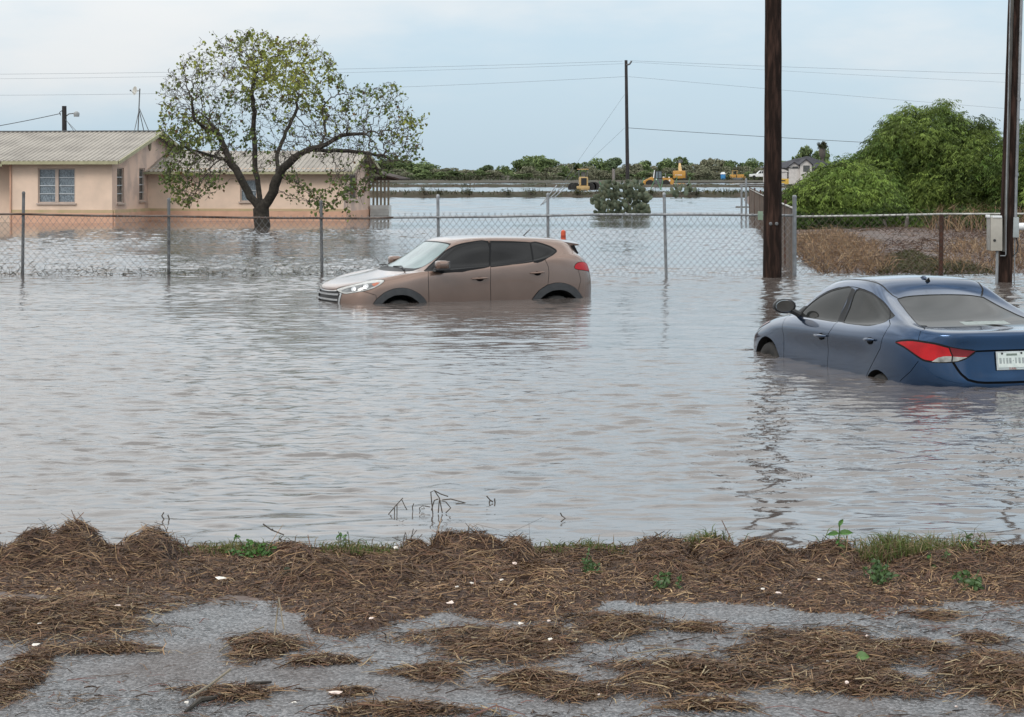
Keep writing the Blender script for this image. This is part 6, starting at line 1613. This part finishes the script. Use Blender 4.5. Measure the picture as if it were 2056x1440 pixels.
# white house with the dark hipped roof
Y = 335.0; s = Y / F; x0 = X_at(1568, Y)
wh = thing('white_house', 'pale brick house with a steep black roof behind the thicket, right of the big pole', 'house', (x0, Y, 0))
def lx(px): return X_at(px, Y) - x0
b = MB(); b.box(((lx(1545) + lx(1680)) / 2, 4.5, Z_at(351, Y) / 2 + .9), (lx(1680) - lx(1545), 8, 2.6)); b.build('wall', M['brick_white'], wh)
for nm, xs_, zt, ze, yy, wn in (('gable_wall', (1583, 1605), 326.5, 334, -.4, (1590.5, 1601.5, 334.5, 338.5)), ('gable_wall', (1605, 1628), 320.5, 330, -.9, (1611, 1624, 332.5, 345))):
    a, c = lx(xs_[0]), lx(xs_[1]); m_ = (a + c) / 2
    b = MB(); b.prism([(a, .3), (c, .3), (c, Z_at(ze, Y)), (m_, Z_at(zt, Y)), (a, Z_at(ze, Y))], yy, 1.5); g = b.build(nm, M['brick_white'], wh)
    b = MB(); b.box(((lx(wn[0]) + lx(wn[1])) / 2, yy - .02, (Z_at(wn[2], Y) + Z_at(wn[3], Y)) / 2), (lx(wn[1]) - lx(wn[0]), .06, Z_at(wn[2], Y) - Z_at(wn[3], Y))); b.build('window', M['pane_dark'], g)
    b = MB()
    for sg, p, q in ((1, a, m_), (-1, c, m_)):
        b.prism([(p - .25 * sg, Z_at(ze, Y) - .22), (m_, Z_at(zt, Y)), (m_, Z_at(zt, Y) + .16), (p - .25 * sg, Z_at(ze, Y) - .06)], yy - .3, 4.0)
    b.build('gable_roof', M['shingle'], g)
b = MB(); b.add([(lx(1535), -.6, Z_at(337, Y)), (lx(1690), -.6, Z_at(337, Y)), (lx(1690), 9, Z_at(337, Y)), (lx(1535), 9, Z_at(337, Y)), (lx(1595), 4.2, Z_at(322, Y)), (lx(1628), 4.2, Z_at(313, Y)), (lx(1652), 4.2, Z_at(322, Y))],
    [(0, 1, 6, 5, 4), (1, 2, 6), (2, 3, 4, 5, 6), (3, 0, 4), (0, 3, 2, 1)]); b.build('roof', M['shingle'], wh)
b = MB(); b.prism([(lx(1560), .2), (lx(1580), .2), (lx(1580), Z_at(343, Y)), (lx(1566), Z_at(337, Y)), (lx(1560), Z_at(337, Y))], -.3, 1); b.box((lx(1572), -.35, Z_at(344.5, Y)), (1.7, .2, .14)); b.build('porch_gable', M['brick_white'], wh)
Y = 318.0; x0 = X_at(1570, Y)
yb = thing('loader_bucket', 'bright yellow steel bucket half hidden between the big pole and the thicket', 'bucket', (x0, Y, 0))
b = MB(); b.prism([(-1.2, .25), (.6, .1), (1.05, .5), (1.0, 1.25), (-1.2, 1.3)], -.6, .6); b.build('bucket_shell', mat('bright_yellow', (.60, .38, .06), (.5, .31, .05), 2, .5), yb)
b = MB(); b.box((-.1, -.63, .95), (1.1, .06, .16)); b.build('bucket_slot', M['black'], yb)
Y = 462.0
st = thing('tree_stump', 'tall grey broken stump standing left of the far pole', 'stump', (X_at(1232, Y), Y, 0)); b = MB()
b.tube([(0, 0, -.2), (.02, 0, Z_at(352, Y)), (-.03, 0, Z_at(339.5, Y))], [.36, .34, .32], 9); b.tube([(-.2, 0, Z_at(341, Y)), (-.24, 0, Z_at(338, Y))], [.1, .04], 5); b.build('bole', mat('bleached_wood', (.24, .215, .20), (.16, .14, .13), 4, .9), st, True)
for i, (a, c) in enumerate((((1284, 384), (1293, 357)), ((1290, 381), (1287, 370)), ((1306, 381), (1315.5, 359)), ((1326.5, 381), (1318.5, 358)), ((1327, 380), (1331.5, 360)), ((1355, 377), (1360, 354)), ((1380, 376.5), (1386, 356)), ((1214, 388), (1203, 364)), ((1224, 386), (1219, 362)))):
    Yg = F * H / (a[1] - YH); b = MB(); p, q = P(*a, Yg), P(*c, Yg); b.tube([p + (p - q) * .15, q], .055, 6)
    tag(b.build('green_pole', M['green_paint'], None), 'thin green pole leaning out of the far flood around the wheel loader and cactus', 'pole', 'leaning green poles in the far flood')
om = thing('marker_post', 'orange plastic marker post showing above the brown SUV roof', 'marker post', (X_at(1131, 33.6), 33.6, 0))
b = MB(); z1 = Z_at(462, 33.6); b.lathe([(.042, -.6), (.042, z1 - .05), (.036, z1 - .015), (.015, z1)], 14); b.build('post', M['orange'], om, True)
b = MB(); b.lathe([(.0435, z1 - .13), (.0435, z1 - .09)], 14); b.build('band', mat('dark_orange', (.35, .04, .015), None, 4, .6), om, True)
# ------------------------------------------------------------------ the wrack line on the verge: matted straw, clumps, weeds, litter
STR = ((.074, .044, .027), (.104, .066, .041), (.138, .092, .056), (.046, .028, .019), (.20, .142, .085), (.058, .040, .028), (.105, .060, .040))
PALE = ((.34, .25, .14), (.26, .18, .10), (.42, .33, .20))
def straw_strips(C, Nrm, L, w, cols, rng, lift=.25, yaw=None, bend=.25):
    """short bent stalks lying on a surface; returns verts, faces, colours"""
    n = len(C); a = rng.uniform(0, 2 * math.pi, n) if yaw is None else yaw
    d = np.stack([np.cos(a), np.sin(a) * .8, np.zeros(n)], 1); d -= Nrm * (d * Nrm).sum(1, keepdims=True); d += Nrm * rng.normal(0, lift, (n, 1)); d /= np.linalg.norm(d, axis=1, keepdims=True)
    s = np.cross(d, Nrm + rng.normal(0, .5, (n, 3))); s /= np.maximum(np.linalg.norm(s, axis=1, keepdims=True), 1e-6); up = np.cross(s, d)
    up *= np.sign((up * Nrm).sum(1, keepdims=True) + 1e-9)
    L = L[:, None]; w = w[:, None]; sb = rng.normal(0, bend, (n, 1))
    p = [C - d * L * .5, C + up * L * .07 + s * L * sb * .3, C + d * L * .5]
    V = np.stack([q + sgn * s * w * k for q, k in zip(p, (.5, .6, .35)) for sgn in (-1, 1)], 1).reshape(-1, 3)
    i = np.arange(n) * 6; Fc = np.concatenate([np.stack([i, i + 1, i + 3, i + 2], 1), np.stack([i + 2, i + 3, i + 5, i + 4], 1)])
    return V, Fc, np.repeat(cols, 6, 0)
def ED(px):   # photo row where the matted straw gives way to asphalt
    return np.interp(px, [-200, 0, 150, 260, 330, 400, 500, 560, 600, 640, 700, 760, 850, 900, 1000, 1100, 1170, 1215, 1300, 1400, 1560, 1640, 1760, 1830, 1900, 2056, 2300],
                     [1188, 1186, 1186, 1190, 1188, 1192, 1200, 1214, 1240, 1282, 1292, 1270, 1246, 1236, 1250, 1262, 1240, 1206, 1208, 1216, 1222, 1238, 1232, 1220, 1212, 1214, 1214])
RZ = .08
def road_pt(px, py): return G(px, py, RZ)
mounds = [(60, 1066, 60), (140, 1054, 80), (310, 1059, 72), (590, 1096, 46), (700, 1128, 70), (830, 1090, 60), (918, 1064, 78), (1010, 1088, 60), (1180, 1108, 60), (1330, 1086, 76), (1440, 1090, 70), (1530, 1085, 80), (1665, 1092, 42), (1800, 1100, 60), (1980, 1093, 80), (2060, 1100, 60), (-80, 1064, 90), (2160, 1090, 80), (-260, 1075, 80), (-420, 1062, 70), (-700, 1080, 90), (-900, 1085, 70), (2330, 1085, 70), (2500, 1092, 90), (2760, 1080, 80), (2950, 1090, 80)]
mlist = []
for px, top, hw in mounds:
    Yc = 9.82; zt = H - (top - YH) * Yc / F - float(bank_z(Yc)); mlist.append((X_at(px, Yc), Yc, hw * Yc / F * .72, max(.02, zt)))
fronts = [(640, 1165, 90, .07), (760, 1160, 80, .08), (590, 1118, 60, .05), (1060, 1165, 90, .05), (1330, 1150, 90, .07), (1500, 1140, 80, .06), (230, 1130, 120, .07), (60, 1120, 90, .07), (110, 1240, 150, .05), (1900, 1140, 110, .06), (950, 1130, 90, .06), (420, 1150, 90, .03)]
flist = [(road_pt(px, py).x, road_pt(px, py).y, hw * 9 / F, h * 1.5) for px, py, hw, h in fronts]
def edgeY(X):
    """depth of the straw's front edge at X (fixed on the ground)"""
    Y = np.full_like(X, 8.8)
    for _ in range(8): px = CX + X / Y * F; Y = F * (H - RZ) / (ED(px) - YH)
    return Y
def mat_z(X, Y):
    z = bank_z(Y) + 0.0; e = edgeY(X) + (vnoise(X * 5 + 30, Y * 5 + 30, 21, 3) - .5) * .28
    m = sm(Y - e, -.06, .16) * (1 - sm(Y, 10.25, 10.6))
    th = .012 + .036 * vnoise(X * 2.2 + 9, Y * 2.8 + 9, 22, 4) * sm(Y - e, 0, .5)
    wx = .22 * (vnoise(X * 3.5 + 80, Y * 3.5 + 80, 26, 2) - .5)
    for (a, b_, r, h) in mlist: th = np.maximum(th, h * np.exp(-np.abs((X + wx - a) / r) ** 3.2 - np.abs((Y - b_) / .36) ** 2.2) * (.62 + .62 * vnoise(X * 7 + 40, Y * 7 + 40, 23, 3)))
    for (a, b_, r, h) in flist: th = np.maximum(th, h * np.exp(-((X - a) / r) ** 2 - ((Y - b_) / .26) ** 2) * (.7 + .6 * vnoise(X * 5 + 50, Y * 5 + 50, 24, 3)))
    th = th + .022 * (vnoise(X * 16 + 60, Y * 16 + 60, 25, 3) - .5)
    return np.where(m > .02, z + th * m - .004, z - .03)
wrack = gridmesh('straw_wrack', np.arange(-5.4, 5.42, .023), np.arange(7.9, 10.75, .022), mat_z, M['thatch'])
tag(wrack, 'thick matted bank of wet brown straw and reeds left along the verge by the flood', 'straw', kind='stuff')
def surf_scatter(n, rng, x=(-5.35, 5.35), y=(7.95, 10.5)):
    X = rng.uniform(*x, n); Yv = rng.uniform(*y, n); z = mat_z(X, Yv); on = z > bank_z(Yv) - .002; X, Yv, z = X[on], Yv[on], z[on]; e = .02
    nx = -(mat_z(X + e, Yv) - mat_z(X - e, Yv)) / (2 * e); ny = -(mat_z(X, Yv + e) - mat_z(X, Yv - e)) / (2 * e)
    nx, ny = np.clip(nx, -2, 2), np.clip(ny, -2, 2); Nn = np.stack([nx, ny, np.ones_like(nx)], 1); Nn /= np.linalg.norm(Nn, axis=1, keepdims=True)
    return np.stack([X, Yv, z + .004], 1), Nn
rng = np.random.RandomState(51)
C, Nn = surf_scatter(158000, rng); n = len(C)
k = vnoise(C[:, 0] * 1.5, C[:, 1] * 1.8, 27, 3); pal = rng.rand(n) < .05 + .15 * np.clip((k - .5) * 4, 0, 1)
cols = np.where(pal[:, None], pick(rng, n, *PALE) * .75, pick(rng, n, *STR)); cols *= (.76 + .9 * k)[:, None] * np.array((1.08, .97, .88))
yaw = vnoise(C[:, 0] * 2.6, C[:, 1] * 2.6, 28, 2) * 9 + rng.normal(0, .75, n)
hh = np.clip((C[:, 2] - bank_z(C[:, 1]) - .015) / .05, 0, 1); V1, F1, K1 = straw_strips(C, Nn, (rng.gamma(2.2, .026, n) + .015) * (.45 + .75 * hh), rng.uniform(.0018, .0046, n), cols, rng, .22, yaw)
tag(npmesh('loose_straw', V1, F1, M['straw'], None, col=K1), 'loose stalks and straw tangled over the matted bank', 'straw', kind='stuff')
# clumps of the same straw lying apart on the asphalt
M['clump'] = M['straw']
def clump(label, px, py, rx, ry, h, n, seed, group='straw clumps on the asphalt', pale=.12):
    rng = np.random.RandomState(seed); c = road_pt(px, py); k = c.y / F; RX = rx * k; RY = ry * c.y ** 2 / (F * (H - RZ))
    t = np.linspace(0, 2 * math.pi, 41)[:-1]; V, Fc = [(0, 0, h * .55)], []
    for j, f in enumerate((.25, .5, .75, 1.0)):
        for a in t:
            rr = f * (1 + .28 * math.sin(3 * a + seed) + .16 * math.sin(7 * a + seed * 2) + .10 * rng.normal())
            rr *= .72; V.append((RX * rr * math.cos(a), RY * rr * math.sin(a), max(-.004, h * .62 * (1 - f ** 1.5) * (.6 + .8 * rng.rand()) - (.006 if j == 3 else 0))))
    for i in range(40): Fc.append((0, 1 + i, 1 + (i + 1) % 40))
    Q = [(1 + j * 40 + i, 1 + (j + 1) * 40 + i, 1 + (j + 1) * 40 + (i + 1) % 40, 1 + j * 40 + (i + 1) % 40) for j in range(3) for i in range(40)]
    V = np.array(V); nb = len(V)
    a = rng.uniform(0, 6.283, n); rr = rng.rand(n) ** .62 * (1.0 + .55 * rng.rand(n) ** 3 + .25 * rng.rand(n) ** 2 * np.sin(5 * a + seed)); f = np.clip(rr, 0, 1)
    lobe = 1 + .28 * np.sin(3 * a + seed) + .16 * np.sin(7 * a + seed * 2)
    X = RX * rr * lobe * np.cos(a); Yy = RY * rr * lobe * np.sin(a); z = h * (1 - f ** 1.6) * rng.uniform(.3, 1.0, n) + .005
    C = np.stack([X, Yy, z], 1); Nn = np.stack([X / max(RX, .05) ** 1 * h, Yy / max(RY, .05) * h, np.full(n, .5)], 1); Nn /= np.linalg.norm(Nn, axis=1, keepdims=True)
    p = rng.rand(n) < pale; cols = np.where(p[:, None], pick(rng, n, *PALE) * .8, pick(rng, n, *STR) * np.array((1.12, 1.0, .90)))
    yaw = rng.normal(.1 * seed % 1.2 - .4, .7, n) + (rng.rand(n) < .25) * 1.5
    V1, F1, K1 = straw_strips(C, Nn, rng.gamma(2.4, .022, n) + .015, rng.uniform(.0018, .0044, n), cols, rng, .2, yaw)
    o = npmesh('straw_clump', np.concatenate([V, V1]), [np.array(Fc), np.array(Q), F1 + nb], M['straw'], None, col=np.concatenate([np.tile((.030, .018, .013), (nb, 1)), K1]))
    o.location = (c.x, c.y, RZ + .001); return tag(o, label, 'straw', group)
CL = [('large flat straw spread at the left edge, joining the bank', 110, 1240, 215, 46, .05, 4200), ('broad rounded straw spread in the middle, below the bank', 1020, 1292, 160, 34, .025, 2300), ('small straw clump with a pale upright stalk, left of the middle', 528, 1302, 62, 22, .04, 900),
      ('thin reddish straw streak just right of the clump with the stalk', 645, 1328, 62, 9, .012, 350), ('thin straw streak below the left inlet of bare asphalt', 225, 1305, 85, 10, .012, 420), ('small straw heap by the lower left corner under a white scrap', 65, 1335, 34, 28, .035, 620),
      ('ragged straw patch left of the lower middle', 868, 1352, 62, 17, .02, 480), ('long peaked straw clump in the lower middle', 1070, 1372, 60, 17, .045, 760), ('flat straw tail right of the peaked clump', 1160, 1392, 72, 15, .025, 620), ('long low straw ridge with a stick along its front, right of the lower middle', 1400, 1362, 165, 30, .055, 2300),
      ('wide straw mat right of the long low ridge', 1660, 1308, 190, 36, .035, 2700), ('straw heap holding a green leaf at its top', 1720, 1366, 108, 34, .05, 1700), ('big straw heap at the lower right edge', 2010, 1368, 100, 52, .06, 2500), ('thin straw streak beyond the wide mat, near the bank', 1878, 1238, 44, 7, .01, 240),
      ('straw drift touching the right side of the middle bank', 1235, 1256, 88, 22, .025, 900), ('short dark straw streak on the upper right asphalt', 1975, 1284, 40, 8, .012, 220), ('straw strip at the very bottom left of centre', 800, 1428, 130, 12, .02, 700), ('straw strip at the very bottom right of centre', 1420, 1418, 80, 11, .015, 420),
      ('small straw scrap left of the wide mat', 1395, 1262, 62, 8, .012, 280), ('straw smear along the lower left corner edge', 20, 1385, 36, 30, .03, 520), ('stringy straw lying along the dark broken branch', 470, 1394, 85, 13, .022, 420), ('small dark straw crumb between the middle patches', 700, 1392, 40, 6, .010, 160), ('straw tuft on the right above the straw heap with the leaf', 1840, 1302, 60, 12, .02, 380)]
for i, (lb, px, py, rx, ry, h, n) in enumerate(CL): clump(lb, px, py, rx, ry, h, int(n * 1.5), 200 + i)
# single stalks strewn over the road
rng = np.random.RandomState(53); n = 16500; X = rng.uniform(-4.5, 4.5, n); Yv = rng.uniform(6.0, 8.75, n); k = vnoise(X * 1.6 + 5, Yv * 2.4 + 5, 31, 3); keep = rng.rand(n) < np.clip((k - .36) * 3.0, .07, 1); X, Yv = X[keep], Yv[keep]; n = len(X)
C = np.stack([X, Yv, np.full(n, RZ + .003)], 1)
V1, F1, K1 = straw_strips(C, np.tile((0, 0, 1.), (n, 1)), rng.gamma(2.5, .018, n) + .01, rng.uniform(.002, .005, n), pick(rng, n, *STR[:4], (.12, .06, .05)), rng, .06, rng.normal(.2, .8, n))
tag(npmesh('strewn_stalks', V1, F1, M['straw'], None, col=K1), 'thin stalks and chaff strewn over the wet asphalt', 'straw', kind='stuff')
# sticks
def stick(label, pts, r, m=None):
    c = road_pt(*pts[0][:2]); b = MB(); b.tube([road_pt(p[0], p[1]) - c + Vector((0, 0, p[2])) for p in pts], r, 6); o = b.build('stick', m or M['twig'], None, True); o.location = c; return tag(o, label, 'stick')
stick('dark broken branch lying on the asphalt, lower left', [(372, 1434, .008), (402, 1414, .016), (432, 1408, .012), (452, 1394, .018), (476, 1391, .014), (505, 1382, .016), (545, 1377, .014)], [.006, .011, .008, .010, .0075, .009, .004], M['bark'])
stick('pale reed stalk lying along the dark broken branch', [(380, 1418, .03), (420, 1396, .035), (462, 1372, .05)], .005, M['slat'])
stick('thick dark stick half buried in the long low straw ridge', [(1340, 1372, .03), (1380, 1366, .035), (1405, 1358, .03)], [.012, .014, .008])
stick('thin pale stalk arching from the small clump left of the middle', [(440, 1310, .004), (480, 1290, .02), (530, 1283, .05)], .003, M['slat'])
stick('pale stalk lying across the long low straw ridge', [(1270, 1345, .06), (1340, 1338, .07), (1420, 1340, .06)], .003, M['slat'])
stick('short twig on the upper right asphalt', [(1612, 1256, .004), (1640, 1257, .006), (1646, 1254, .006)], .003)
# pale twin stalk standing in the small clump
stick('pair of pale stalks standing up from the small clump left of the middle', [(548, 1300, .0), (556, 1285, .10), (560, 1285, .17), (566, 1290, .10), (570, 1293, .06)], .0032, M['slat'])
# litter
def scrap(name, label, px, py, w, h, m, seed, z=None, group=None, cat='litter'):
    rng = np.random.RandomState(seed)
    c = road_pt(px, py)
    for _ in range(6):
        zz = float(np.maximum(mat_z(np.array([c.x]), np.array([c.y]))[0], RZ * (c.y < 8.75))) if z is None else z; c = G(px, py, max(zz, .02) + .028)
    b = MB(); k = c.y / F; W2, H2_ = w * k * .46, h * k * .42; n = 6
    ring = [(W2 * math.cos(a) * rng.uniform(.5, 1.3), H2_ * 1.5 * math.sin(a) * rng.uniform(.5, 1.3), H2_ * (.5 * math.sin(a) + .9 * rng.rand())) for a in np.linspace(0, 2 * math.pi, n, endpoint=False)]
    vs = [(0, -.012 * rng.rand(), .006)] + ring + [(x * .8, y + .012, z_ * .8 - .004) for x, y, z_ in ring]
    fs = [(0, 1 + i, 1 + (i + 1) % n) for i in range(n)] + [(1 + i, 1 + n + i, 1 + n + (i + 1) % n, 1 + (i + 1) % n) for i in range(n)] + [tuple(range(1 + n, 1 + 2 * n))]
    b.add(vs, fs); o = b.build(name, m, None); o.location = c + Vector((0, 0, H2_)); return tag(o, label, cat, group)
WS = mat('white_scrap', (.74, .69, .62), (.60, .55, .49), 40, .6); PS = mat('pinkish_scrap', (.68, .56, .50), (.60, .48, .42), 40, .6)
scrap('paper_scrap', 'largest white crumpled scrap, on the straw left of centre', 444, 1165, 30, 9, WS, 1)
scrap('paper_scrap', 'small bent white scrap on the left straw bank', 252, 1119, 12, 12, WS, 2)
scrap('foam_piece', 'pale pinkish foam lump where bare asphalt shows in the middle bank', 903, 1216, 20, 10, PS, 3)
scrap('paper_scrap', 'white scrap on top of the small heap at the lower left corner', 71, 1299, 18, 9, WS, 4)
scrap('paper_scrap', 'sharp white paper corner by the dark broken branch', 374, 1416, 14, 9, WS, 5)
scrap('foam_piece', 'flat beige scrap on the asphalt right of the dark branch', 672, 1396, 30, 10, PS, 6)
scrap('foam_piece', 'pale scrap on the big straw heap at the lower right edge', 2020, 1373, 24, 7, WS, 7)
for i, (px, py, w, h) in enumerate(((745, 1246, 14, 7), (948, 1176, 12, 9), (1008, 1168, 10, 7), (1033, 1135, 12, 7), (917, 1181, 9, 5), (1045, 1256, 13, 8), (1102, 1250, 12, 6), (1105, 1287, 11, 6), (1035, 1217, 7, 5), (1563, 1195, 13, 7), (1645, 1168, 10, 7), (1532, 1185, 12, 6), (235, 1219, 16, 5), (92, 1111, 8, 6), (80, 1255, 14, 5), (1742, 1280, 10, 6), (1477, 1345, 7, 9), (590, 1414, 12, 6), (1202, 1398, 8, 6), (1662, 1330, 6, 4), (795, 1104, 10, 8), (1921, 1422, 10, 5), (223, 1166, 8, 4), (1590, 1296, 7, 4), (1700, 1376, 8, 10))):
    scrap('litter_scrap', 'tiny whitish scrap among the wet straw and asphalt', px, py, w, h, WS if i % 3 else PS, 20 + i, None, 'tiny whitish scraps in the straw')
def broad_leaf(b, base, d, L, w, nrm):
    s = d.cross(nrm).normalized(); n = nrm.normalized(); vs = []
    pr = ((0, .08), (.2, .75), (.45, 1), (.7, .75), (.9, .3), (1, .02))
    for t, k in pr:
        c = base + d * L * t - Vector((0, 0, L * .25 * t * t)); vs += [c - s * w * .5 * k + n * w * .10 * k, c - n * .004, c + s * w * .5 * k + n * w * .10 * k]
    fs = []
    for i in range(len(pr) - 1): fs += [(i * 3, i * 3 + 1, i * 3 + 4, i * 3 + 3), (i * 3 + 1, i * 3 + 2, i * 3 + 5, i * 3 + 4)]
    b.add(vs, fs)
LG = mat('fresh_green_leaf', (.065, .150, .028), (.045, .11, .022), 20, .45); LD = mat('dark_weed_leaf', (.035, .075, .018), (.055, .10, .026), 20, .5)
def wz(px, py):
    c = road_pt(px, py)
    for _ in range(8):
        zz = float(mat_z(np.array([c.x]), np.array([c.y]))[0]); c = G(px, py, max(zz, -.05))
    return c
c = wz(1684, 1106)
sp = thing('seedling', 'young plant with large pointed leaves standing up at the water edge, right', 'plant', tuple(c)); b = MB()
b.tube([(0, 0, -.04), (.0, 0, .06), (.005, 0, .125)], [.005, .004, .003], 5); b.tube([(0, 0, .03), (.03, 0, .05), (.045, 0, .02)], .0025, 4); b.build('stem', LD, sp, True)
b = MB(); v3 = Vector
for d, L_, w_, z_ in ((( -1, -.1, .15), .062, .028, .085), ((.9, -.1, .3), .075, .034, .085), ((.45, .2, .9), .055, .022, .120), ((.5, -.4, -.2), .055, .022, .03), ((-.4, -.5, -.1), .03, .015, .05)):
    broad_leaf(b, v3((0, 0, z_)), v3(d).normalized(), L_, w_, v3((-.2 * d[0], -.75, .6)))
b.build('leaves', LG, sp, True)
def weed(name, label, px, py, w, h, n, seed, m, leaf=.03, cat='weed', group=None):
    rng = np.random.RandomState(seed); c = wz(px, py); k = c.y / F; t = thing(name, label, cat, tuple(c), 0, group); W_2, H_2 = w * k / 2, h * k; b = MB(); bl = MB()
    for _ in range(n):
        e = Vector((rng.normal(0, W_2 * .55), rng.normal(0, .05), H_2 * rng.uniform(.35, 1))); s = Vector((e.x * .5, e.y, -.02)); b.tube([s, (s + e) / 2 + Vector((rng.normal(0, .01), 0, .01)), e], .0022, 3)
        for q in range(4):
            p = s.lerp(e, rng.uniform(.3, 1.0)); d = Vector((rng.normal(), rng.normal() - .3, rng.normal(.1, .5))).normalized(); broad_leaf(bl, p, d, leaf * rng.uniform(.6, 1.3), leaf * .55 * rng.uniform(.7, 1.2), Vector((rng.normal(0, .4), -.6, .8)))
    b.build('stem', LD, t); bl.build('leaves', m, t, True)
weed('weed', 'leafy green weed at the water edge left of centre', 505, 1118, 90, 30, 26, 1, LG, .03)
weed('weed', 'small green weed sprig at the water edge above the middle left mounds', 690, 1100, 40, 34, 8, 2, LG, .026)
weed('weed', 'dark green weed in the straw right of the central mound', 1183, 1152, 42, 40, 12, 3, LD, .030)
weed('weed', 'dark leafy tuft in the bank left of the right grass', 1760, 1168, 56, 44, 20, 4, LD, .034)
weed('weed', 'bright green leafy weed in the right bank', 1892, 1150, 50, 44, 14, 5, LG, .034)
weed('weed', 'small spreading weed low in the right bank', 1950, 1180, 60, 34, 12, 6, LD, .034)
weed('weed', 'dark weed low in the straw right of centre', 1340, 1180, 60, 30, 12, 7, LD, .03)
weed('weed', 'thin sprig at the water edge beside the right mound', 1945, 1108, 36, 36, 8, 8, LD, .028)
lf = MB(); c = road_pt(1732, 1350); broad_leaf(lf, Vector((-.025, 0, .06)), Vector((1, -.2, .25)), .05, .04, Vector((0, -.8, .7))); o = lf.build('leaf', mat('fallen_leaf', (.07, .14, .035), (.09, .17, .05), 30, .5), None, True); o.location = c; tag(o, 'single green lobed leaf lying on a straw heap on the asphalt', 'leaf')
lf = MB(); c = wz(585, 1162); broad_leaf(lf, Vector((-.03, -.01, .02)), Vector((.6, -.2, .6)), .07, .055, Vector((0, -.9, .4))); o = lf.build('leaf', mat('grey_leaf', (.09, .11, .075), None, 30, .5), None, True); o.location = c; tag(o, 'dull grey green leaf standing in the straw left of centre', 'leaf')
def edge_grass(label, pxs, n, L, cols, seed, py=(1096, 1125)):
    rng = np.random.RandomState(seed); pts = []
    for _ in range(n):
        x = rng.normal((pxs[0] + pxs[1]) / 2, (pxs[1] - pxs[0]) / 3.6); c = G(x, rng.uniform(*py), .03); z = float(mat_z(np.array([c.x]), np.array([c.y]))[0]); pts.append((c.x, c.y, max(z, -.03)))
    n = len(pts); tag(blades('verge_grass', pts, rng.uniform(*L, n), rng.uniform(.003, .006, n), pick(rng, n, *cols), M['leaf'], None, rng, .45, droop=.5), label, 'grass', kind='stuff')
GG = ((.10, .13, .035), (.14, .14, .05), (.07, .11, .026), (.19, .15, .075))
edge_grass('grass blades at the water edge left of the central mound', (640, 800), 420, (.03, .10), GG, 61)
edge_grass('grass blades at the water edge, left weeds', (395, 560), 420, (.03, .09), GG, 62)
edge_grass('grass and stalks between the central mound and the right mounds', (1050, 1280), 300, (.03, .10), GG, 63)
edge_grass('grass tufts at the water edge right of centre', (1340, 1460), 420, (.05, .13), GG, 64)
edge_grass('thick olive grass along the right water edge', (1720, 1930), 1200, (.04, .17), GG, 65, (1100, 1150))
edge_grass('dry stalks sticking up along the whole bank', (-100, 2150), 420, (.03, .11), ((.12, .085, .05), (.08, .055, .035), (.2, .15, .09)), 66, (1085, 1130))
# dead stalks standing out of the shallow water
def twig(label, lines, r=.0045, ref=None):
    c = G(*ref); b = MB()
    for ln in lines:
        b.tube([P(x, y, c.y + (dy[0] if dy else 0)) - c for x, y, *dy in ln], r, 5)
    o = b.build('dead_stalk', M['twig'], None, True); o.location = c; return tag(o, label, 'dead weed', 'dead stalks standing in the shallows')
twig('largest tangle of bent dead stalks in the shallow water, lower middle', [[(870, 1040), (866, 1000), (865, 988), (872, 985), (882, 1000), (888, 1030)], [(872, 985), (885, 992), (900, 997)], [(880, 1030), (882, 1005), (895, 1008), (905, 1020), (895, 1030)], [(888, 1004), (905, 1002), (935, 1010), (915, 1012)], [(866, 1025), (872, 1005), (880, 1002)]], .0036, (872, 1034))
twig('tripod of thin dead stalks left of the largest tangle', [[(779, 1034), (795, 1015), (809, 1000)], [(807, 1004), (812, 1015), (817, 1024)], [(797, 1012), (797, 1036)], [(792, 1020), (792, 1034)]], .003, (795, 1034))
twig('small curled dead weed between the tripod and the largest tangle', [[(845, 1032), (842, 1020), (850, 1015), (852, 1022), (846, 1022)], [(852, 1016), (864, 1018)], [(829, 1026), (828, 1018), (831, 1011)]], .003, (846, 1030))
twig('single short dead stalk right of the largest tangle', [[(981, 1014), (984, 1004), (977, 996)], [(984, 1004), (990, 1008)], [(994, 1010), (993, 1001)]], .0042, (981, 1013))
twig('bent dead stalk farther right in the shallows', [[(1125, 1030), (1128, 1036), (1135, 1041), (1126, 1048)]], .004, (1127, 1048))
twig('forked dead twig in the shallows left of centre', [[(528, 1052), (545, 1064), (570, 1074), (560, 1084)], [(545, 1064), (548, 1062)]], .004, (560, 1083))
twig('small hooked dead twig above the left mounds', [[(330, 1044), (325, 1036), (329, 1029)], [(334, 1046), (340, 1042), (337, 1034)]], .004, (332, 1046))
